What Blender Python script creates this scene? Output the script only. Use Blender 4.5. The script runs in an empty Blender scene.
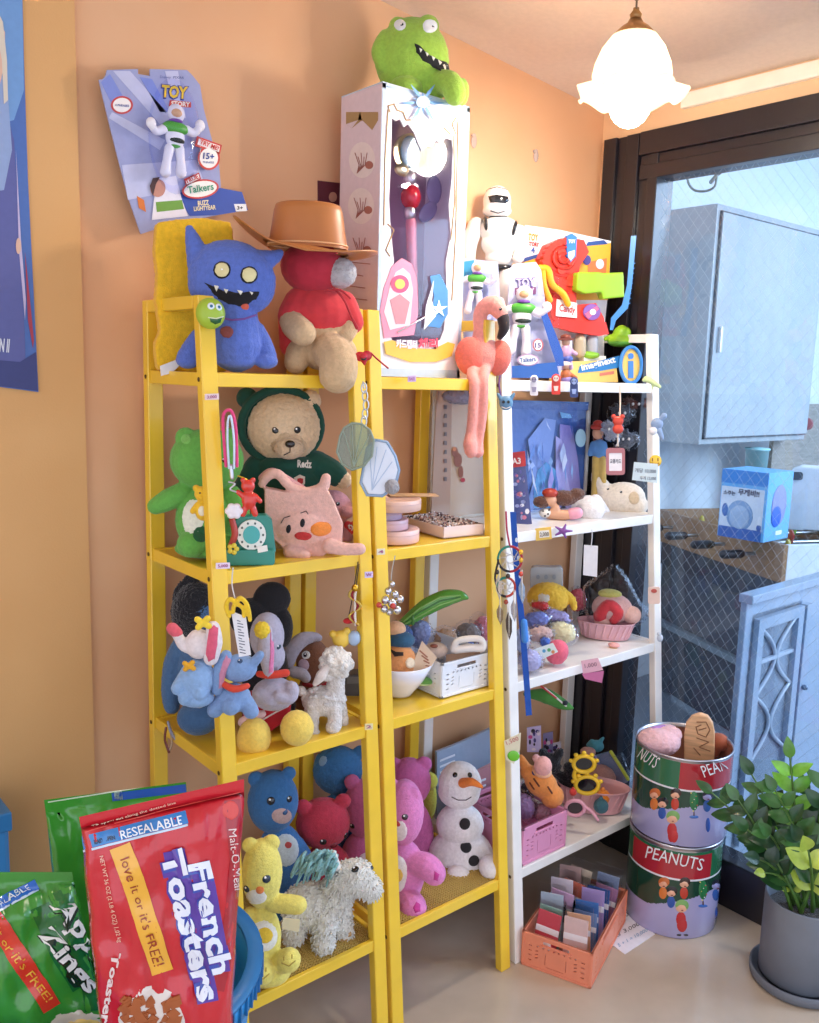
import bpy, bmesh, math, random
from mathutils import Vector, Matrix, noise
from mathutils.bvhtree import BVHTree
from mathutils.geometry import tessellate_polygon
random.seed(7)
COL = bpy.context.scene.collection
F_PX, PCX, PCY = 886.08, 409.5, 511.5
CAM = Vector((0, 0, 1.35))
RIGHT = Vector((0.76808886, -0.63964752, 0.02984215))
UP = Vector((0.07641426, 0.13782932, 0.98750389))
FWD = Vector((0.63576754, 0.75621038, -0.15474335))

def ray(px, py):
    return FWD + RIGHT * ((px - PCX) / F_PX) - UP * ((py - PCY) / F_PX)
def on_y(px, py, y):
    d = ray(px, py); return CAM + d * (y / d.y)
def on_x(px, py, x):
    d = ray(px, py); return CAM + d * (x / d.x)
def on_z(px, py, z):
    d = ray(px, py); return CAM + d * ((z - CAM.z) / d.z)
def proj(p):
    c = Vector(p) - CAM; w = c.dot(FWD)
    return PCX + F_PX * c.dot(RIGHT) / w, PCY - F_PX * c.dot(UP) / w

# ---------------------------------------------------------------- materials
def lin(h):
    if isinstance(h, str):
        h = h.lstrip('#'); c = [int(h[i:i + 2], 16) / 255 for i in (0, 2, 4)]
    else: c = h
    return [x / 12.92 if x <= .04045 else ((x + .055) / 1.055) ** 2.4 for x in c] + [1]
_M = {}
def M(col, kind='plastic', **k):
    key = (str(col), kind, str(k))
    if key in _M: return _M[key]
    m = bpy.data.materials.new('%s_%s' % (kind, str(col).strip('#'))); m.use_nodes = True
    nt = m.node_tree; N = nt.nodes; Lk = nt.links; b = N['Principled BSDF']
    c = lin(col); b.inputs['Base Color'].default_value = c
    def nz(scale, detail=2):
        t = N.new('ShaderNodeTexCoord'); n = N.new('ShaderNodeTexNoise'); n.inputs['Scale'].default_value = scale
        n.inputs['Detail'].default_value = detail; Lk.new(t.outputs['Object'], n.inputs['Vector']); return n
    def bump(n, st, dist=.002):
        bp = N.new('ShaderNodeBump'); bp.inputs['Strength'].default_value = st; bp.inputs['Distance'].default_value = dist
        Lk.new(n.outputs[0], bp.inputs['Height']); Lk.new(bp.outputs[0], b.inputs['Normal'])
    def vary(n, a, bb):
        r = N.new('ShaderNodeValToRGB'); r.color_ramp.elements[0].position = .3; r.color_ramp.elements[1].position = .7
        r.color_ramp.elements[0].color = [min(1, x * a) for x in c[:3]] + [1]; r.color_ramp.elements[1].color = [min(1, x * bb) for x in c[:3]] + [1]
        Lk.new(n.outputs[0], r.inputs[0]); Lk.new(r.outputs[0], b.inputs['Base Color'])
    I = b.inputs
    if kind == 'plush':
        I['Roughness'].default_value = .95; I['Sheen Weight'].default_value = .35; I['Sheen Roughness'].default_value = .5
        I['Sheen Tint'].default_value = [min(1, x * .5 + .5) for x in c[:3]] + [1]
        n = nz(420, 3); bump(n, .6, .0025); n2 = nz(150, 4); vary(n2, .9, 1.08)
    elif kind == 'fur':
        I['Roughness'].default_value = 1; I['Sheen Weight'].default_value = .4
        n = nz(260, 4); bump(n, .9, .006); vary(nz(90, 4), .82, 1.12)
    elif kind == 'cloth':
        I['Roughness'].default_value = .9; I['Sheen Weight'].default_value = .15; bump(nz(700, 2), .3, .001); vary(nz(50), .9, 1.08)
    elif kind == 'plastic':
        I['Roughness'].default_value = k.get('r', .38); vary(nz(30), .97, 1.03)
    elif kind == 'gloss':
        I['Roughness'].default_value = .12; I['Coat Weight'].default_value = .4
    elif kind == 'paper':
        I['Roughness'].default_value = .55; vary(nz(80), .97, 1.03)
    elif kind == 'paint':
        I['Roughness'].default_value = .3; I['Coat Weight'].default_value = .25; vary(nz(14), .95, 1.05); bump(nz(160), .06, .001)
    elif kind == 'metal':
        I['Metallic'].default_value = 1; I['Roughness'].default_value = k.get('r', .28)
    elif kind == 'film':     # printed plastic film
        I['Roughness'].default_value = .22; I['Coat Weight'].default_value = .6
        n = nz(24, 3); bump(n, .5, .008)
    elif kind == 'clear':
        for n_ in list(N):
            if n_ != b and n_.type == 'BSDF_PRINCIPLED': N.remove(n_)
        out = N['Material Output']; tr = N.new('ShaderNodeBsdfTransparent'); gl = N.new('ShaderNodeBsdfGlossy'); mx = N.new('ShaderNodeMixShader')
        tr.inputs[0].default_value = c; gl.inputs[0].default_value = (1, 1, 1, 1); gl.inputs['Roughness'].default_value = k.get('r', .08)
        fr = N.new('ShaderNodeFresnel'); fr.inputs[0].default_value = k.get('ior', 1.45)
        if k.get('crinkle'):
            n = nz(k.get('cs', 30), 3); bp = N.new('ShaderNodeBump'); bp.inputs['Strength'].default_value = .5; bp.inputs['Distance'].default_value = .006
            Lk.new(n.outputs[0], bp.inputs['Height']); Lk.new(bp.outputs[0], gl.inputs['Normal']); Lk.new(bp.outputs[0], fr.inputs['Normal'])
        if k.get('milk'):
            df = N.new('ShaderNodeBsdfDiffuse'); df.inputs[0].default_value = c; m2 = N.new('ShaderNodeMixShader'); m2.inputs[0].default_value = k['milk']
            Lk.new(tr.outputs[0], m2.inputs[1]); Lk.new(df.outputs[0], m2.inputs[2]); src = m2
        else: src = tr
        ge = N.new('ShaderNodeNewGeometry'); mt_ = N.new('ShaderNodeMath'); mt_.operation = 'SUBTRACT'; mt_.inputs[0].default_value = 1; Lk.new(ge.outputs['Backfacing'], mt_.inputs[1]); m3 = N.new('ShaderNodeMath'); m3.operation = 'MULTIPLY'; Lk.new(fr.outputs[0], m3.inputs[0]); Lk.new(mt_.outputs[0], m3.inputs[1])
        Lk.new(m3.outputs[0], mx.inputs[0]); Lk.new(src.outputs[0], mx.inputs[1]); Lk.new(gl.outputs[0], mx.inputs[2]); Lk.new(mx.outputs[0], out.inputs[0])
        N.remove(b)
    elif kind == 'leaf':
        I['Roughness'].default_value = .3; I['Coat Weight'].default_value = .2; vary(nz(30, 4), .7, 1.35)
    elif kind == 'wood':
        I['Roughness'].default_value = .5
        t = N.new('ShaderNodeTexCoord'); w = N.new('ShaderNodeTexNoise'); mp = N.new('ShaderNodeMapping'); mp.inputs['Scale'].default_value = (4, 40, 40)
        Lk.new(t.outputs['Object'], mp.inputs[0]); Lk.new(mp.outputs[0], w.inputs['Vector']); w.inputs['Scale'].default_value = 3; vary(w, .78, 1.15)
    elif kind == 'glow':
        I['Emission Color'].default_value = c; I['Emission Strength'].default_value = k.get('e', 5)
    m.diffuse_color = c
    _M[key] = m; return m

# ---------------------------------------------------------------- frames
class Fr:
    """local frame of a thing: x right, y away, z up; O is its base point in the world"""
    def __init__(s, O, rz=None, mat=None):
        s.O = Vector(O)
        if mat is not None: s.R = mat
        else:
            if rz is None: rz = -math.atan2(s.O.x, s.O.y)
            s.R = Matrix.Rotation(rz, 3, 'Z')
        s.Ri = s.R.transposed(); s.c = s.Ri @ (CAM - s.O)
        s.s = (s.O - CAM).dot(FWD) / F_PX
    def dirl(s, px, py): return s.Ri @ ray(px, py)
    def L(s, px, py, d=0):
        """local point seen at a pixel on the plane local y = d metres"""
        r = s.dirl(px, py); return s.c + r * ((d - s.c.y) / r.y)
    def m4(s): return Matrix.Translation(s.O) @ s.R.to_4x4()
def frame_by(a, b, up=(0, 0, 1), O=None):
    """frame whose local x runs from world point a to b"""
    x = (Vector(b) - Vector(a)).normalized(); u = Vector(up); y = u.cross(x).normalized(); z = x.cross(y).normalized()
    return Fr(a if O is None else O, mat=Matrix((x, y, z)).transposed())

# ---------------------------------------------------------------- mesh builder (pixel units in a frame, depths in pixels too)
class B:
    def __init__(s, fr=None, mat=None):
        s.bm = bmesh.new(); s.fr = fr; s.mats = []; s.cur = 0
        if mat: s.m(mat)
    def m(s, mat):
        if mat not in s.mats: s.mats.append(mat)
        s.cur = s.mats.index(mat); return s
    def faces(s, vs, fs, smooth=True):
        v = [s.bm.verts.new(p) for p in vs]
        for f in fs:
            try:
                q = s.bm.faces.new([v[i] for i in f]); q.material_index = s.cur; q.smooth = smooth
            except ValueError: pass
        return v
    # --- primitives in local metres
    def ell_m(s, c, r, R=None, n=(18, 12)):
        c = Vector(c); vs = []; fs = []; a, b = n
        R = R or Matrix.Identity(3)
        vs.append(c + R @ Vector((0, 0, r[2])))
        for i in range(1, b):
            t = math.pi * i / b
            for j in range(a):
                u = 2 * math.pi * j / a
                vs.append(c + R @ Vector((r[0] * math.sin(t) * math.cos(u), r[1] * math.sin(t) * math.sin(u), r[2] * math.cos(t))))
        vs.append(c + R @ Vector((0, 0, -r[2])))
        for j in range(a): fs.append((0, 1 + j, 1 + (j + 1) % a))
        for i in range(b - 2):
            for j in range(a):
                fs.append((1 + i * a + j, 1 + (i + 1) * a + j, 1 + (i + 1) * a + (j + 1) % a, 1 + i * a + (j + 1) % a))
        k = len(vs) - 1
        for j in range(a): fs.append((k, 1 + (b - 2) * a + (j + 1) % a, 1 + (b - 2) * a + j))
        s.faces(vs, fs); return s
    def tube_m(s, pts, rs, n=10, closed=False, cap=True):
        pts = [Vector(p) for p in pts]
        if not isinstance(rs, (list, tuple)): rs = [rs] * len(pts)
        P = []; Rr = []
        if not closed and cap:   # rounded ends
            d0 = (pts[0] - pts[1]).normalized(); d1 = (pts[-1] - pts[-2]).normalized()
            for k in (80, 55, 28):
                a = math.radians(k); P.append(pts[0] + d0 * rs[0] * math.sin(a) * cap); Rr.append(rs[0] * math.cos(a))
            P += pts; Rr += list(rs)
            for k in (28, 55, 80):
                a = math.radians(k); P.append(pts[-1] + d1 * rs[-1] * math.sin(a) * cap); Rr.append(rs[-1] * math.cos(a))
        else: P = pts; Rr = list(rs)
        N_ = len(P); vs = []; fs = []; up = None
        for i in range(N_):
            if closed: t = P[(i + 1) % N_] - P[i - 1]
            else: t = P[min(i + 1, N_ - 1)] - P[max(i - 1, 0)]
            t = t.normalized() if t.length > 1e-9 else Vector((0, 0, 1))
            if up is None:
                up = Vector((0, 0, 1)) if abs(t.z) < .9 else Vector((1, 0, 0))
            x = t.cross(up).normalized() if t.cross(up).length > 1e-6 else t.orthogonal().normalized()
            up = x.cross(t).normalized()
            for j in range(n):
                a = 2 * math.pi * j / n; vs.append(P[i] + (x * math.cos(a) + up * math.sin(a)) * Rr[i])
        for i in range(N_ if closed else N_ - 1):
            for j in range(n):
                i2 = (i + 1) % N_
                fs.append((i * n + j, i * n + (j + 1) % n, i2 * n + (j + 1) % n, i2 * n + j))
        if not closed: fs.append(tuple(range(n - 1, -1, -1))); fs.append(tuple((N_ - 1) * n + j for j in range(n)))
        s.faces(vs, fs); return s
    def box_m(s, x0, x1, y0, y1, z0, z1, bev=0, R=None, c=None):
        tmp = bmesh.new(); r = bmesh.ops.create_cube(tmp, size=1)
        for v in tmp.verts: v.co = Vector(((x0 + x1) / 2 + v.co.x * (x1 - x0), (y0 + y1) / 2 + v.co.y * (y1 - y0), (z0 + z1) / 2 + v.co.z * (z1 - z0)))
        if bev: bmesh.ops.bevel(tmp, geom=tmp.edges[:], offset=bev, segments=2, affect='EDGES', profile=.5)
        s._add(tmp, R, c, False); return s
    def _add(s, tmp, R=None, c=None, smooth=True):
        tmp.verts.ensure_lookup_table()
        vs = [v.co.copy() for v in tmp.verts]
        if R is not None: 
            c = Vector(c or (0, 0, 0)); vs = [c + R @ (v - c) for v in vs]
        s.faces(vs, [[v.index for v in f.verts] for f in tmp.faces], smooth); tmp.free()
    def lathe_m(s, prof, c=(0, 0, 0), n=32, cap=True, R=None):
        """prof: list of (radius, z)"""
        c = Vector(c); vs = []; fs = []; R = R or Matrix.Identity(3)
        for r, z in prof:
            for j in range(n):
                a = 2 * math.pi * j / n; vs.append(c + R @ Vector((r * math.cos(a), r * math.sin(a), z)))
        for i in range(len(prof) - 1):
            for j in range(n): fs.append((i * n + j, i * n + (j + 1) % n, (i + 1) * n + (j + 1) % n, (i + 1) * n + j))
        if cap:
            if prof[0][0] > 1e-4: fs.append(tuple(range(n - 1, -1, -1)))
            if prof[-1][0] > 1e-4: fs.append(tuple((len(prof) - 1) * n + j for j in range(n)))
        s.faces(vs, fs); return s
    def prism_m(s, pts, t, smooth=False):
        """pts: local 3d outline (in plane y = const), pushed back by t metres"""
        n = len(pts); vs = [Vector(p) for p in pts] + [Vector(p) + Vector((0, t, 0)) for p in pts]
        tri = tessellate_polygon([[Vector((p[0], p[2], 0)) for p in pts]])
        fs = [tuple(q) for q in tri] + [tuple(i + n for i in reversed(q)) for q in tri]
        fs += [(i, i + n, (i + 1) % n + n, (i + 1) % n) for i in range(n)]
        s.faces(vs, fs, smooth); return s
    # --- primitives in pixels of the frame; depths d (px, + is away)
    def L(s, px, py, d=0): return s.fr.L(px, py, d * s.fr.s)
    def e(s, px, py, rx, ry=None, rd=None, d=0, rot=0, n=(18, 12)):
        ry = rx if ry is None else ry; rd = min(rx, ry) if rd is None else rd; k = s.fr.s
        return s.ell_m(s.L(px, py, d), (rx * k, rd * k, ry * k), Matrix.Rotation(math.radians(-rot), 3, 'Y'), n)
    def c(s, pts, n=12, k=1):
        """tapered limb through (px, py, radius[, depth]) points"""
        P = [s.L(p[0], p[1], p[3] if len(p) > 3 else 0) for p in pts]; Rr = [p[2] * s.fr.s for p in pts]
        PP = []; RR = []; m = len(P)
        for i in range(m - 1):
            for q in range(4):
                t = q / 4; a, b_, c_, d_ = P[max(i - 1, 0)], P[i], P[i + 1], P[min(i + 2, m - 1)]
                PP.append(.5 * ((2 * b_) + (c_ - a) * t + (2 * a - 5 * b_ + 4 * c_ - d_) * t * t + (3 * b_ - a - 3 * c_ + d_) * t ** 3)); RR.append(Rr[i] * (1 - t) + Rr[i + 1] * t)
        PP.append(P[-1]); RR.append(Rr[-1])
        return s.tube_m(PP, RR, n, cap=k)
    def p(s, pts, d=0, t=1, smooth=False):
        """flat outline in pixels, thickness t px"""
        return s.prism_m([s.L(a[0], a[1], d) for a in pts], t * s.fr.s, smooth)
    def ph(s, outer, holes, d=0, t=1):
        loops = [[s.L(a[0], a[1], d) for a in lp] for lp in [outer] + holes]; flat = [q for lp in loops for q in lp]; n = len(flat)
        tri = tessellate_polygon([[Vector((q.x, q.z, 0)) for q in lp] for lp in loops]); tv = Vector((0, t * s.fr.s, 0))
        vs = flat + [q + tv for q in flat]; fs = [tuple(q) for q in tri] + [tuple(i + n for i in reversed(q)) for q in tri]; o = 0
        for lp in loops:
            k = len(lp); fs += [(o + i, o + i + n, o + (i + 1) % k + n, o + (i + 1) % k) for i in range(k)]; o += k
        s.faces(vs, fs, False); return s
    def disc(s, px, py, rx, ry=None, d=0, t=1, rot=0, n=28):
        ry = rx if ry is None else ry; a0 = math.radians(rot)
        q = []
        for i in range(n):
            a = 2 * math.pi * i / n; x, y = rx * math.cos(a), ry * math.sin(a)
            q.append((px + x * math.cos(a0) - y * math.sin(a0), py + x * math.sin(a0) + y * math.cos(a0)))
        return s.p(q, d, t)

def to_mesh(bm, remesh=0, fuzz=0, smooth_it=3, sub=0):
    me = bpy.data.meshes.new('m'); bmesh.ops.recalc_face_normals(bm, faces=bm.faces[:]); bm.to_mesh(me); bm.free()
    if remesh:
        o = bpy.data.objects.new('tmp', me); COL.objects.link(o)
        md = o.modifiers.new('r', 'REMESH'); md.mode = 'VOXEL'; md.voxel_size = remesh; md.use_smooth_shade = True
        if smooth_it:
            ms = o.modifiers.new('s', 'SMOOTH'); ms.iterations = smooth_it; ms.factor = .6
        dg = bpy.context.evaluated_depsgraph_get(); dg.update()
        m2 = bpy.data.meshes.new_from_object(o.evaluated_get(dg)); bpy.data.objects.remove(o); bpy.data.meshes.remove(me); me = m2
        if fuzz:
            me.update(); nn = [v.normal.copy() for v in me.vertices]
            for v, q in zip(me.vertices, nn):
                v.co = v.co + q * (fuzz * (noise.noise(v.co * 220) * 1.2 + random.uniform(-.5, .5)))
        for p_ in me.polygons: p_.use_smooth = True
    return me
def tag(o, label=None, cat=None, group=None, kind=None):
    if label: o['label'] = label
    if cat: o['category'] = cat
    if group: o['group'] = group
    if kind: o['kind'] = kind
    return o
def thing(name, label, cat, fr, group=None):
    o = bpy.data.objects.new(name, None); o.empty_display_size = .02; COL.objects.link(o); o.matrix_world = fr.m4()
    o['_k'] = 1; del o['_k']; o.matrix_basis = fr.m4()
    return tag(o, label, cat, group)
def part(name, b, parent=None, remesh=0, fuzz=0, label=None, smooth_it=3, kind=None):
    mats = b.mats; k = remesh * b.fr.s if (remesh and b.fr) else remesh
    me = to_mesh(b.bm, k, fuzz * (b.fr.s if b.fr else 1), smooth_it)
    me.name = name
    for m in mats: me.materials.append(m)
    o = bpy.data.objects.new(name, me); COL.objects.link(o)
    if parent is not None: o.parent = parent
    elif b.fr: o.matrix_basis = b.fr.m4()
    if label: o['label'] = label
    if kind: o['kind'] = kind
    return o
def solo(name, b, label, cat, group=None, **k): return tag(part(name, b, None, **k), label, cat, group)

# ---------------------------------------------------------------- things laid on a body's surface
class Surf:
    def __init__(s, fr, *objs):
        s.fr = fr; vs = []; fs = []
        for o in objs:
            n = len(vs); vs += [v.co.copy() for v in o.data.vertices]; fs += [[i + n for i in p_.vertices] for p_ in o.data.polygons]
        s.t = BVHTree.FromPolygons(vs, fs)
    def hit(s, px, py):
        d = s.fr.dirl(px, py).normalized(); h = s.t.ray_cast(s.fr.c, d)
        if h[0] is None:
            q = s.fr.L(px, py, 0); h = s.t.find_nearest(q)
            return h[0], h[1]
        n = h[1] if h[1].dot(d) < 0 else -h[1]
        return h[0], n
def shell(b, S, pts, th=.8, rings=5):
    """a cloth patch with an outline in pixels that follows the surface"""
    cx = sum(p[0] for p in pts) / len(pts); cy = sum(p[1] for p in pts) / len(pts); n = len(pts); k = th * b.fr.s
    vs = []; h, q = S.hit(cx, cy); vs.append(h + q * k)
    for r in range(1, rings + 1):
        f = r / rings
        for p in pts:
            h, q = S.hit(cx + (p[0] - cx) * f, cy + (p[1] - cy) * f); vs.append(h + q * (k if r < rings else -k * .6))
    fs = [(0, 1 + j, 1 + (j + 1) % n) for j in range(n)]
    for r in range(rings - 1):
        for j in range(n): fs.append((1 + r * n + j, 1 + (r + 1) * n + j, 1 + (r + 1) * n + (j + 1) % n, 1 + r * n + (j + 1) % n))
    b.faces(vs, fs); return b
def oval(px, py, rx, ry=None, rot=0, n=20):
    ry = rx if ry is None else ry; a0 = math.radians(rot); q = []
    for i in range(n):
        a = 2 * math.pi * i / n; x, y = rx * math.cos(a), ry * math.sin(a)
        q.append((px + x * math.cos(a0) - y * math.sin(a0), py + x * math.sin(a0) + y * math.cos(a0)))
    return q
def stitch(b, S, pts, w=.8):
    """a raised thread line along pixel points on a surface"""
    P = []
    for i in range(len(pts) - 1):
        m = max(2, int(math.dist(pts[i], pts[i + 1]) / 2))
        for j in range(m):
            t = j / m; P.append(S.hit(pts[i][0] * (1 - t) + pts[i + 1][0] * t, pts[i][1] * (1 - t) + pts[i + 1][1] * t)[0])
    P.append(S.hit(*pts[-1])[0])
    return b.tube_m(P, w * b.fr.s, 6)
def bead(b, S, px, py, r, flat=.5, sink=.2):
    h, q = S.hit(px, py); k = r * b.fr.s
    R = q.to_track_quat('Y', 'Z').to_matrix()
    return b.ell_m(h - q * k * sink * flat, (k, k * flat, k), R)
_fonts = {}
def text_geo(body, bold=0):
    cu = bpy.data.curves.new('t', 'FONT'); cu.body = body; cu.offset = bold; cu.resolution_u = 2
    o = bpy.data.objects.new('t', cu); COL.objects.link(o)
    dg = bpy.context.evaluated_depsgraph_get(); dg.update()
    me = bpy.data.meshes.new_from_object(o.evaluated_get(dg)); vs = [v.co.copy() for v in me.vertices]; fs = [list(p.vertices) for p in me.polygons]
    bpy.data.objects.remove(o); bpy.data.curves.remove(cu); bpy.data.meshes.remove(me)
    return vs, fs
def write(b, body, p0, p1, h, d=-.4, S=None, bold=.02, t=0, slant=0, fit=True):
    """lettering from pixel p0 to p1 along its baseline, h px tall"""
    vs, fs = text_geo(body, bold)
    if not vs: return b
    x0 = min(v.x for v in vs); x1 = max(v.x for v in vs); y0 = min(min(v.y for v in vs), 0); y1 = max(v.y for v in vs); 
    D = Vector((p1[0] - p0[0], p1[1] - p0[1])); U = Vector((D.y, -D.x)).normalized()
    out = []
    for v in vs:
        u = (v.x - x0) / max(x1 - x0, 1e-6); w = v.y / y1
        q = Vector(p0) + D * u + U * (w * h) + D.normalized() * (slant * w * h)
        if S:
            hh, nn = S.hit(q.x, q.y); out.append(hh + nn * (abs(d) * b.fr.s))
        else: out.append(b.L(q.x, q.y, d))
    b.faces(out, fs, False); return b
def rrect(x0, y0, x1, y1, r=3, n=4):
    q = []
    for cx, cy, a0 in ((x1 - r, y1 - r, 0), (x0 + r, y1 - r, 90), (x0 + r, y0 + r, 180), (x1 - r, y0 + r, 270)):
        for i in range(n + 1):
            a = math.radians(a0 + 90 * i / n); q.append((cx + r * math.cos(a), cy + r * math.sin(a)))
    return q
def quad_map(c, u, v):
    """point at (u, v) of a four-cornered outline tl, tr, br, bl"""
    tl, tr, br, bl = c
    a = (tl[0] * (1 - u) + tr[0] * u, tl[1] * (1 - u) + tr[1] * u); b_ = (bl[0] * (1 - u) + br[0] * u, bl[1] * (1 - u) + br[1] * u)
    return (a[0] * (1 - v) + b_[0] * v, a[1] * (1 - v) + b_[1] * v)
def dup(root, loc, rz=None, label=None, group=None, scale=None):
    r = root.copy(); COL.objects.link(r); mb = root.matrix_basis.copy()
    mb.translation = Vector(loc)
    if rz is not None: mb = Matrix.Translation(loc) @ Matrix.Rotation(rz, 4, 'Z')
    r.matrix_basis = mb
    if scale: r.scale = (scale,) * 3
    if label: r['label'] = label
    if group: r['group'] = group
    for ch in list(root.children):
        c = ch.copy(); COL.objects.link(c); c.parent = r; c.matrix_basis = ch.matrix_basis
        for g in ch.children:
            d = g.copy(); COL.objects.link(d); d.parent = c
    return r

def base(px, y, z):
    """world point at depth y and height z that shows at pixel column px"""
    k = (px - PCX) / F_PX; a = RIGHT - FWD * k
    x = -(a.y * y + a.z * (z - CAM.z)) / a.x
    return Vector((x, y, z))
def PF(px, y, z, rz=None): return Fr(base(px, y, z), rz)
BLK = '#17151a'
def plush(name, label, cat, fr, col, blob, kind='plush', group=None, vox=1.25, fuzz=.25, sm=3, ears=(), patches=(), eyes=(), nose=None, mouth=(), beads=(), strands=()):
    """blob(b): adds the shapes of the continuous body; patches: (part name, colour, outline[, kind]);
    eyes: (px, py, r[, colour]); beads: (part name, colour, px, py, r, flat); strands: (part name, colour, points, width)"""
    root = thing(name, label, cat, fr, group)
    b = B(fr, M(col, kind)); blob(b); body = part('body', b, root, remesh=vox, fuzz=fuzz, smooth_it=sm); S = Surf(fr, body)
    for p_ in patches: part(p_[0], shell(B(fr, M(p_[1], p_[3] if len(p_) > 3 else 'plush')), S, p_[2], .9 + .3 * patches.index(p_)), root)
    for q in eyes:
        e_ = part('eye', bead(B(fr, M(q[3] if len(q) > 3 else BLK, 'gloss')), S, q[0], q[1], q[2], .5, .1), root)
        part('highlight', bead(B(fr, M('#ffffff', 'gloss')), Surf(fr, e_), q[0] - q[2] * .3, q[1] - q[2] * .35, q[2] * .28, .4, 0), e_)
    if nose: part('nose', bead(B(fr, M(nose[3], 'gloss' if len(nose) < 5 else nose[4])), S, nose[0], nose[1], nose[2], .7, .1), root)
    for m_ in mouth: part('mouth', stitch(B(fr, M(m_[2] if len(m_) > 2 else BLK, 'cloth')), S, m_[0], m_[1]), root)
    for q in beads: part(q[0], bead(B(fr, M(q[1], 'plush' if len(q) < 7 else q[6])), S, q[2], q[3], q[4], q[5], .2), root)
    for q in strands: part(q[0], stitch(B(fr, M(q[1], 'cloth')), S, q[2], q[3]), root)
    return root, body, S

def ph_m(b, outer, holes, T, t):
    """panel with holes: 2d loops (u, v) -> T(u, v, w), thickness t"""
    loops = [outer] + holes; flat = [q for lp in loops for q in lp]; n = len(flat)
    tri = tessellate_polygon([[Vector((q[0], q[1], 0)) for q in lp] for lp in loops])
    vs = [T(q[0], q[1], 0) for q in flat] + [T(q[0], q[1], t) for q in flat]
    fs = [tuple(q) for q in tri] + [tuple(i + n for i in reversed(q)) for q in tri]; o = 0
    for lp in loops:
        k = len(lp); fs += [(o + i, o + i + n, o + (i + 1) % k + n, o + (i + 1) % k) for i in range(k)]; o += k
    b.faces(vs, fs, False)
def rect(u0, v0, u1, v1): return [(u0, v0), (u1, v0), (u1, v1), (u0, v1)]
def crate(name, label, fr, L_, W_, H_, col, group=None):
    """folding crate: local x = W_ (short, front), y = L_, z = H_"""
    root = thing(name, label, 'crate', fr, group); mt = M(col, 'plastic'); t = .004
    def panel(w_, h_):
        k = h_ / .085; H = []
        H.append(rect(w_ * .3, h_ * .76, w_ * .68, h_ * .86))
        n = 8
        for i in range(n):
            u = w_ * (.22 + .56 * i / (n - 1)); s_ = .0022 * (1 if i < n / 2 else -1); H.append([(u - .0028, h_ * .64), (u + .0028 - .001, h_ * .64), (u + .0028 + s_, h_ * .69), (u - .0018 + s_, h_ * .69)])
        for u in (.12, .88):
            for j in range(4): H.append(rect(w_ * u - .004, h_ * (.2 + .14 * j), w_ * u + .004, h_ * (.2 + .14 * j) + .003))
        for u in (.22, .78):
            for j in range(3): H.append([(w_ * u - .004, h_ * (.3 + .1 * j)), (w_ * u + .003, h_ * (.33 + .1 * j)), (w_ * u + .003, h_ * (.36 + .1 * j)), (w_ * u - .004, h_ * (.33 + .1 * j))])
        for u in (.34, .64): H.append(rect(w_ * u, h_ * .2, w_ * u + .0014, h_ * .52))
        H.append(rect(w_ * .36, h_ * .14, w_ * .62, h_ * .155))
        return rect(0, 0, w_, h_), H
    for (w_, T) in ((W_, lambda u, v, q: Vector((u, q, v))), (W_, lambda u, v, q: Vector((u, L_ - q, v))), (L_, lambda u, v, q: Vector((q, u, v))), (L_, lambda u, v, q: Vector((W_ - q, u, v)))):
        b = B(fr, mt); o, hs = panel(w_, H_); ph_m(b, o, hs, T, t * .6)
        def bar(u0, v0, u1, v1):
            c = [T(u, v, q) for u in (u0, u1) for v in (v0, v1) for q in (-.0018, t)]
            xs = [p.x for p in c]; ys = [p.y for p in c]; zs = [p.z for p in c]; b.box_m(min(xs), max(xs), min(ys), max(ys), min(zs), max(zs), .0008)
        bar(0, H_ * .93, w_, H_); bar(0, 0, w_, H_ * .07); bar(0, 0, .005, H_); bar(w_ - .005, 0, w_, H_); bar(w_ * .26, H_ * .72, w_ * .72, H_ * .75)
        part('side_panel', b, root)
    b = B(fr, mt); b.box_m(0, W_, 0, L_, .002, .005); part('floor_panel', b, root)
    return root
def pillow(b, c, th, nu=26, nv=30, wr=.0, seed=0, seal=.04, full=.35):
    """a filled film bag: four pixel corners tl, tr, br, bl, bulging th px to either side"""
    k = b.fr.s
    for sgn in (-1, 1):
        vs = []; fs = []
        for j in range(nv + 1):
            for i in range(nu + 1):
                u, v = i / nu, j / nv; f = max(0, min(1, (v - seal) / .14)) * max(0, min(1, (1 - v) / .05)); g = (4 * u * (1 - u)) ** full
                w_ = sgn * th * g * f ** .7
                if f > 0: w_ += wr * (noise.noise(Vector((u * 5 + seed, v * 7, sgn * 3))) + .6 * noise.noise(Vector((u * 14 + seed, v * 6, sgn)))) * min(1, g * 1.3)
                x, y = quad_map(c, u, v); x += wr * .35 * noise.noise(Vector((v * 5, seed, 0))) * (1 if u in (0, 1) else 1)
                vs.append(b.L(x, y, w_))
        for j in range(nv):
            for i in range(nu): a = j * (nu + 1) + i; fs.append((a, a + 1, a + nu + 2, a + nu + 1))
        b.faces(vs, fs)
    bmesh.ops.remove_doubles(b.bm, verts=b.bm.verts[:], dist=.0003)
    return b
def leaf(b, p, d, n, L_, W_, fold=.25, bend=.2):
    p = Vector(p); d = Vector(d).normalized(); s_ = d.cross(Vector(n)).normalized(); n = s_.cross(d).normalized(); vs = []; fs = []; m = 8
    for i in range(m + 1):
        t = i / m; w_ = W_ * .5 * math.sin(math.pi * min(1, t ** .8 * .97 + .02)) ** .8; c = p + d * L_ * t - n * bend * L_ * t * t
        for q in (-1, -.5, 0, .5, 1): vs.append(c + s_ * w_ * q + n * fold * w_ * abs(q))
    for i in range(m):
        for j in range(4): a = i * 5 + j; fs.append((a, a + 1, a + 6, a + 5))
    b.faces(vs, fs)
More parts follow.
